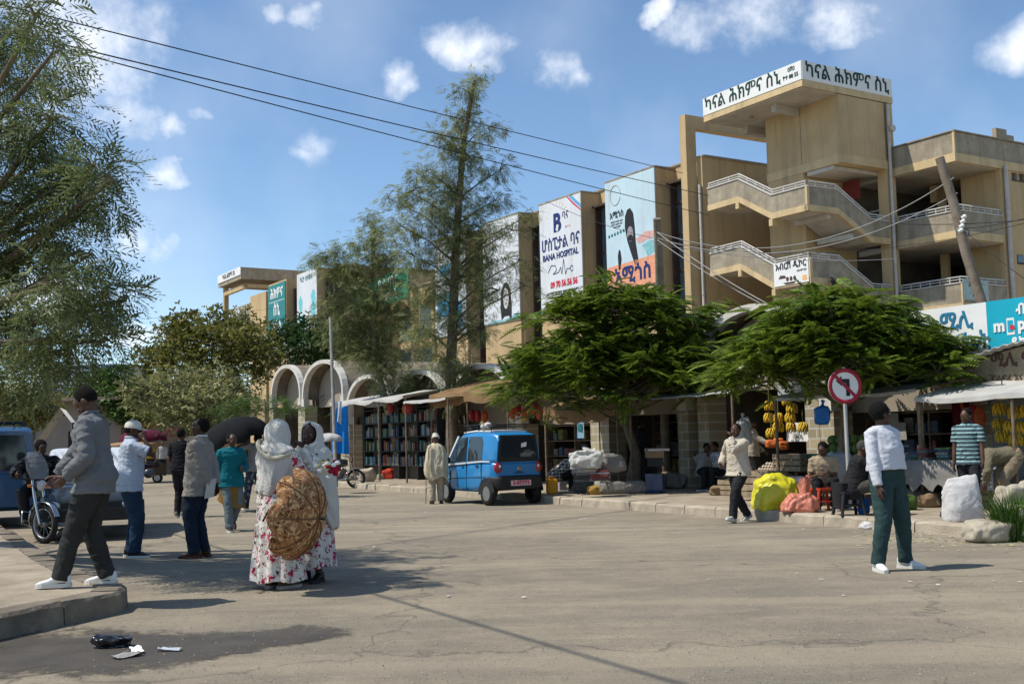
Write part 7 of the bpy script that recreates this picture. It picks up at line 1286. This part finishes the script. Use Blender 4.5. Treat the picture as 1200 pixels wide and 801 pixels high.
def melons():
    g = pm('striped melon skin', (.055, .12, .02), .45, .5, 16, .05, tint=(.16, .24, .06)); m = MB(); m.ell((0, 0, 0), (.125, .105, .10), 18, 12); o = m.build('watermelon', g); first = True; k = 0; c = W(15.55, 17.2, 1.025+.0)
    for row, (n, z, dy) in enumerate(((7, .10, -.12), (6, .26, -.02), (3, .10, .12))):
        for i in range(n):
            p = Matrix.Rotation(FZ, 3, 'Z') @ Vector((-.1+i*.19+row*.08-.2, dy, z)); q = o if first else o.copy()
            if not first: COL.objects.link(q)
            first = False; q.location = c+p; q.rotation_euler = (k*.7, k*.4, k*1.3); tag(q, 'green striped watermelon heaped with the others on the green covered table', 'watermelon', 'watermelons on the green covered table'); k += 1
melons()
def onions():
    m = MB(); m.lathe([(0, -.03), (.03, -.02), (.038, 0), (.028, .02), (.006, .035), (.004, .05)], (0, 0, 0), (0, 0, 1), 10); o = m.build('onion', pm('pale onion skin', (.52, .42, .32), .5, .2, 12, .1)); k = 0; c = cw(905, 551, 16.75)
    for r in range(3):
        for i in range(9-r):
            p = Matrix.Rotation(FZ, 3, 'Z') @ Vector((-.34+.08*i+.04*r, -.02+.07*r, .02+.055*r)); q = o if k == 0 else o.copy()
            if k: COL.objects.link(q)
            q.location = c+p; q.rotation_euler = (.3*math.sin(k), .3*math.cos(k), k); tag(q, 'small pale onion in the tray left of the slatted crate', 'onion', 'onions in the tray by the slatted crate'); k += 1
    t = thing('tray', 'shallow wooden tray holding the pale onions', 'tray', c-Vector((0, 0, .06)), FZ); m = MB(); m.box(-.4, .4, -.12, .24, -.02, .0); m.build('base', CRATE, t); m = MB(); m.box(-.4, .4, -.14, -.12, -.02, .07); m.build('front', CRATE, t)
onions()
for i, (x, y) in enumerate(((903, 521), (912, 519), (918, 523))): lump('fruit_net', ['orange fruit net leftmost beside the watermelons', 'orange fruit net in the middle of its row', 'orange fruit net touching the watermelons'][i], 'fruit net', cw(x, y+3, 17.1), (.1, .09, .08), pm('orange net fruit', (.45, .11, .02), .6, .3, 20, .5, 40), 50+i, 0, None, None, .1, .016)
def papers():
    for i, (x, y, b, w, h, mat, lb) in enumerate(((934, 506, 17.9, .62, .40, WHITE, 'white handwritten paper hung behind the watermelons'), (680, 490, 18.42, .32, 1.1, pm('pale blue poster', (.20, .36, .42), .7, .3, 8), 'pale blue poster on the cream stone pier'), (1055, 505, 19.5, .3, .36, pm('dim paper', (.3, .29, .26)), 'pale paper sheet hung at the back of the bookshop'), (1047, 492, 19.5, .26, .3, pm('dim paper', (.3, .29, .26)), 'small pale sheet above the other in the bookshop'), (930, 456, 17.3, .9, .3, pm('grey plastic sheet', (.36, .38, .38), .6), 'grey plastic sheet strung under the ferny leaves'))):
        p = cw(x, y, b); t = thing('paper_sheet', lb, 'paper', p, FZ); m = MB(); g = [[(w*(u/6-.5), .02*noise.noise((u*.8, v*.8, i)), h*(v/5-.5)) for u in range(7)] for v in range(6)]; m.rings(g, False, True, False); m.build('sheet', mat, t)
        if i == 0: text('ሐብሐብ 25', .16, INK, t, (0, -.03, .05)); text('ሙዝ', .14, INK, t, (.05, -.03, -.1))
        if i == 1:
            for k in range(3): m = MB(); m.box(-.11, .1, -.025, -.02, -.35+.3*k, -.15+.3*k); m.build('picture_square', pm('dark teal ink', (.02, .14, .16)), t)
papers()
# books
def books():
    t = thing('book_shelf', 'long dark shelf of books under the ragged white awning', 'shelf', W(39.0, 17.6, .155), FZ)
    for x in (0, 1.45, 2.9, 4.35, 5.8): m = MB(); m.box(x-.025, x+.025, 0, .35, 0, 2.6); m.build('upright', BLACKP, t)
    for k in range(5): m = MB(); m.box(0, 5.8, .0, .35, .45+.5*k, .48+.5*k); m.build('shelf_board', BLACKP, t)
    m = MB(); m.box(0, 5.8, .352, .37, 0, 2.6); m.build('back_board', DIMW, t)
    cols = [(.12, .26, .26), (.35, .33, .27), (.28, .08, .06), (.08, .12, .22), (.40, .38, .34), (.14, .20, .09), (.32, .22, .08), (.16, .32, .34)]; protos = []
    for i, c in enumerate(cols):
        m = MB(); m.box(0, .06, 0, .2, 0, .3); m.box(.008, .052, .012, .19, .301, .303); o = m.build('book', pm('book cover '+'abcdefgh'[i], tuple(q*.6 for q in c), .6, .3, 14, 0)); protos.append(o)
    rg = random.Random(9); used = set(); n = 0; M_ = Matrix.Rotation(FZ, 3, 'Z'); o0 = W(39.0, 17.6, .155)
    for k in range(4):
        x = .06
        while x < 5.7 and n < 190:
            j = rg.randrange(8); sx = rg.uniform(.9, 2.3)
            if rg.random() < .1: x += rg.uniform(.1, .25)
            q = protos[j] if j not in used else protos[j].copy()
            if j in used: COL.objects.link(q)
            used.add(j); q.location = o0+M_ @ Vector((x, .03+rg.uniform(0, .05), .482+.5*k)); q.rotation_euler = (0, rg.uniform(-.04, .04), FZ); q.scale = (sx, 1, rg.uniform(.8, 1.3)); tag(q, 'book standing in the rows of the dark shelf under the ragged awning', 'book', 'books on the shelf'); x += .062*sx+.012; n += 1
    lay = random.Random(4); tb = W(12.75, 16.5, .155+.79)
    for i in range(9):
        x, y = -.8+.2*i, lay.uniform(-.2, .15); stack('pile of second hand books on the grey covered table', tb+M_ @ Vector((x, y, 0)), FZ+lay.uniform(-.3, .3), lay.randrange(3, 7), .2, .27, .042, [protos[q].data.materials[0] for q in range(8)], 60+i, 'book_pile', 'book pile', 'book piles on the grey covered table', 'book')
books()
# goods in the dark shops
def shopgoods():
    rg = random.Random(21); cols = [(.10, .16, .17), (.20, .18, .15), (.14, .06, .05), (.06, .09, .15), (.22, .20, .18), (.16, .13, .05)]; pr = []
    for i, c in enumerate(cols):
        m = MB(); m.cbox((0, 0, .14), (.26, .2, .27), 0, 0, .015); m.box(-.1, .1, -.104, -.101, .06, .2); pr.append(m.build('goods_box', pm('goods carton '+'abcdef'[i], c, .6, .3, 9, 0)))
    used = set(); M_ = Matrix.Rotation(FZ, 3, 'Z')
    for (u0, wd, b, lb) in ((17.1, 3.3, 19.6, 'bookshop behind the road sign'), (12.9, 3.4, 19.6, 'shop behind the striped shirt boy'), (33.8, 3.3, 19.3, 'shop behind the blue car'), (29.4, 3.2, 19.3, 'shop with orange bags'), (25.0, 2.8, 20.0, 'shop behind the forked tree'), (42.4, 3.2, 19.3, 'cloth shop by the young tree')):
        t = thing('shop_shelf', 'dark wooden shelf unit inside the '+lb, 'shelf', W(u0, b, .155), FZ)
        for k in range(5): m = MB(); m.box(0, wd, 0, .4, .3+.45*k, .33+.45*k); m.build('shelf_board', WOOD, t)
        for x in (.0, wd/2, wd): m = MB(); m.box(x-.02, x+.02, .05, .41, 0, 2.4); m.build('upright', WOOD, t)
        for k in range(5):
            x = .2
            while x < wd-.15:
                if rg.random() < .8:
                    j = rg.randrange(6); q = pr[j] if j not in used else pr[j].copy()
                    if j in used: COL.objects.link(q)
                    used.add(j); q.location = W(u0, b, .155)+M_ @ Vector((x, .18, .332+.45*k)); q.rotation_euler = (0, 0, FZ+rg.uniform(-.1, .1)); q.scale = (rg.uniform(.6, 1.1), 1, rg.uniform(.6, 1.3)); tag(q, 'carton of goods on the shelves inside the '+lb, 'box', 'cartons on the shelves of the '+lb)
                x += .3
    m = MB(); m.ell((0, 0, 0), (.12, .1, .2), 12, 8); m.tube([(0, 0, .18), (0, 0, .4)], .012, 5); hb = m.build('hanging_bag', pm('orange red bag', (.42, .09, .03), .7, .3, 6)); hb2 = hb.copy(); hb2.data = hb.data.copy(); COL.objects.link(hb2); hb2.data.materials[0] = pm('dull red bag', (.30, .03, .03), .7, .3, 6)
    f = [True, True]
    for i, (x, y, b) in enumerate(((600, 483, 18.2), (607, 480, 18.2), (615, 486, 18.2), (625, 479, 18.2), (632, 484, 18.2), (560, 487, 18.2), (568, 488, 18.2), (553, 486, 18.2), (1130, 473, 18.3), (1140, 487, 17.6), (1148, 489, 17.6), (458, 478, 17.0), (475, 479, 17.0), (480, 478, 17.0))):
        k = i % 2; q = (hb, hb2)[k] if f[k] else (hb, hb2)[k].copy()
        if not f[k]: COL.objects.link(q)
        f[k] = False; q.location = cw(x, y, b); q.rotation_euler = (0, 0, i); tag(q, ('orange' if k == 0 else 'dull red')+' bag hanging from the shop fronts along the far pavement', 'bag', ('orange' if k == 0 else 'dull red')+' bags hanging from the shop fronts')
    t = thing('cabinet', 'grey metal cabinet door beside the hanging bananas', 'cabinet', W(12.35, 17.7, .155), FZ); m = MB(); m.box(-.25, .75, 0, .45, 0, 2.0); m.build('body', pm('grey enamel', (.16, .165, .165), .55), t); m = MB(); m.box(-.2, .7, -.02, -.003, 1.05, 1.95); m.build('door', pm('grey enamel door', (.2, .205, .205), .5), t); m = MB(); m.box(-.2, .7, -.02, -.003, .08, 1.0); m.build('door', pm('grey enamel door', (.2, .205, .205), .5), t)
    t = thing('hanging_textile', 'dark red textile hanging in the shop behind the boy', 'cloth', cw(1125, 480, 18.2), FZ); m = MB(); g = [[(.35*(i/8-.5), .03*math.sin(i*1.7), -.9*(j/5-.3)) for i in range(9)] for j in range(6)]; m.rings(g, False, True, False); m.build('cloth', cloth('dark red cloth', (.10, .012, .014)), t)
    t = thing('bulb_lamp', 'pale yellow lamp shade hanging over the bananas at right', 'lamp', cw(1175, 464, 17.2)); m = MB(); m.lathe([(.02, .08), (.09, .03), (.11, -.04), (.09, -.06)], (0, 0, 0), (0, 0, 1), 14); m.build('shade', pm('pale yellow shade', (.62, .55, .30), .6), t); m = MB(); m.tube([(0, 0, .08), (0, 0, .3)], .01, 5); m.build('cord', CBL, t)
    t = thing('milk_crate', 'grey lattice plastic crate behind the striped shirt boy', 'crate', cw(1159, 576, 16.1), FZ)
    m = MB()
    for k in range(5): m.box(-.2, .2, -.16, -.145, .05+.075*k, .085+.075*k); m.box(-.2, .2, .145, .16, .05+.075*k, .085+.075*k)
    for k in range(6): m.box(-.2+.076*k, -.18+.076*k, -.165, -.14, .03, .4); m.box(-.2+.076*k, -.18+.076*k, .14, .165, .03, .4)
    m.box(-.2, .2, -.14, .14, .03, .05); m.build('lattice', pm('grey plastic', (.30, .31, .33), .5), t)
shopgoods()
def bouquet():
    t = thing('flower_bag', 'plastic bag of white and red flowers held by the shawled woman', 'flowers', at(386, 546, 11.35)); rg = random.Random(2); cols = [(WHITE, 'white_flowers'), (pm('yellow petal', (.6, .5, .1)), 'yellow_flowers'), (pm('crimson petal', (.30, .01, .04)), 'red_flowers'), (L_GREEN, 'leaves')]
    for i, (mt, nm) in enumerate(cols):
        m = MB()
        for k in range(14): m.ell((rg.gauss(0, .04)+(.03 if i == 2 else -.01), rg.gauss(0, .03), rg.gauss(.02, .035)-(.05 if i == 2 else 0)), ((.03, .03, .022) if i in (0, 2) else (.014, .014, .012)), 8, 6)
        m.build(nm, mt, t)
bouquet()
def backdrop():
    # low shops and trees that close the street
    wallm = pm('faded pink wall', (.34, .25, .22), .9, .15, 1.5, .1); 
    for i, (px, dep, w, h, col, lb) in enumerate(((185, 105, 26, 5.0, (.30, .25, .2), 'low tan shop row at the far end of the street'), (60, 80, 22, 4.6, (.36, .31, .24), 'low cream house behind the blue van'), (-20, 62, 16, 4.0, (.24, .2, .17), 'low brown house at the left edge'), (130, 140, 40, 7.5, (.33, .31, .3), 'grey two storey block far behind the olive tree'))):
        c = at(px, 520, dep); t = thing('distant_shop', lb, 'building', (c.x, c.y, 0), R(-8)); m = MB(); m.box(-w/2, w/2, 0, 8, 0, h); m.build('wall', pm('distant wall '+'abcd'[i], col, .9, .15, .8, .1), t); m = MB(); m.box(-w/2-.4, w/2+.4, -1.2, 8.3, h, h+.18); m.build('roof', pm('rusty sheet roof', (.20, .15, .12), .8, .3, 1), t)
        for k in range(int(w//4)): m = MB(); m.box(-w/2+1+4*k, -w/2+3+4*k, -.04, .05, .0, 2.4); m.build('door', DARK, t)
    t = thing('market_tent', 'white market tent cloth behind the motorcycle rider', 'tent', (at(76, 520, 30).x, 30, 0), .3); m = MB(); 
    m.rings([[(-1.0, 0, 1.5), (-.6, -.1, 1.75), (-.1, 0, 2.55), (.45, -.1, 1.8), (.9, 0, 1.45)], [(-1.0, 2, 1.5), (-.6, 2, 1.75), (-.1, 2, 2.55), (.45, 2, 1.8), (.9, 2, 1.45)]], False, True, False); m.build('cloth', TARPW, t)
    for x, y, z in ((-1, 0, 1.5), (.9, 0, 1.45), (-1, 2, 1.5), (.9, 2, 1.45)): m = MB(); m.tube([(x, y, 0), (x, y, z)], .03, 6); m.build('pole', WOOD, t)
    t = thing('shop_sign', 'small yellow green panel under the pale leaved tree', 'sign', at(175, 483, 62), 0); m = MB(); m.box(-.9, .9, 0, .1, -.45, .45); m.build('board', pm('yellow green panel', (.30, .38, .05), .6), t); m = MB(); m.tube([(-.8, .05, -.4), (-.8, .05, -2.2)], .04, 6); m.build('post', WOOD, t)  # board is one plain yellow green colour
    P, F, UPV, S = [], [], [], []; rg = np.random.default_rng(5)
    for px, dep, z, rx, rz in ((-80, 120, 4, 14, 5), (20, 150, 4, 18, 6), (110, 170, 5, 16, 6), (160, 130, 4, 10, 4.5), (230, 160, 5, 16, 6), (300, 170, 5, 14, 6), (200, 120, 3, 8, 3.5)):
        c = at(px, 520, dep); n = 900; d = rg.normal(size=(n, 3)); d /= np.linalg.norm(d, axis=1, keepdims=True); p = np.array((c.x, c.y, z))+d*(.6+.4*rg.random((n, 1)))*np.array((rx, 5, rz)); p = p[p[:, 2] > .1]; P.append(p); F.append(rg.normal(size=p.shape)); UPV.append(np.tile([0, 0, 1.], (len(p), 1))+.6*rg.normal(size=p.shape)); S.append(.9+.8*rg.random(len(p)))
    v, q = scatter(np.concatenate(P), np.concatenate(F), np.concatenate(UPV), np.concatenate(S), 'sprig'); o = raw_mesh('far_wood', v, q, L_OLIVE); o['kind'] = 'stuff'
backdrop()
for o in list(bpy.data.objects):
    if o.type == 'MESH' and not o.users_collection: bpy.data.objects.remove(o)
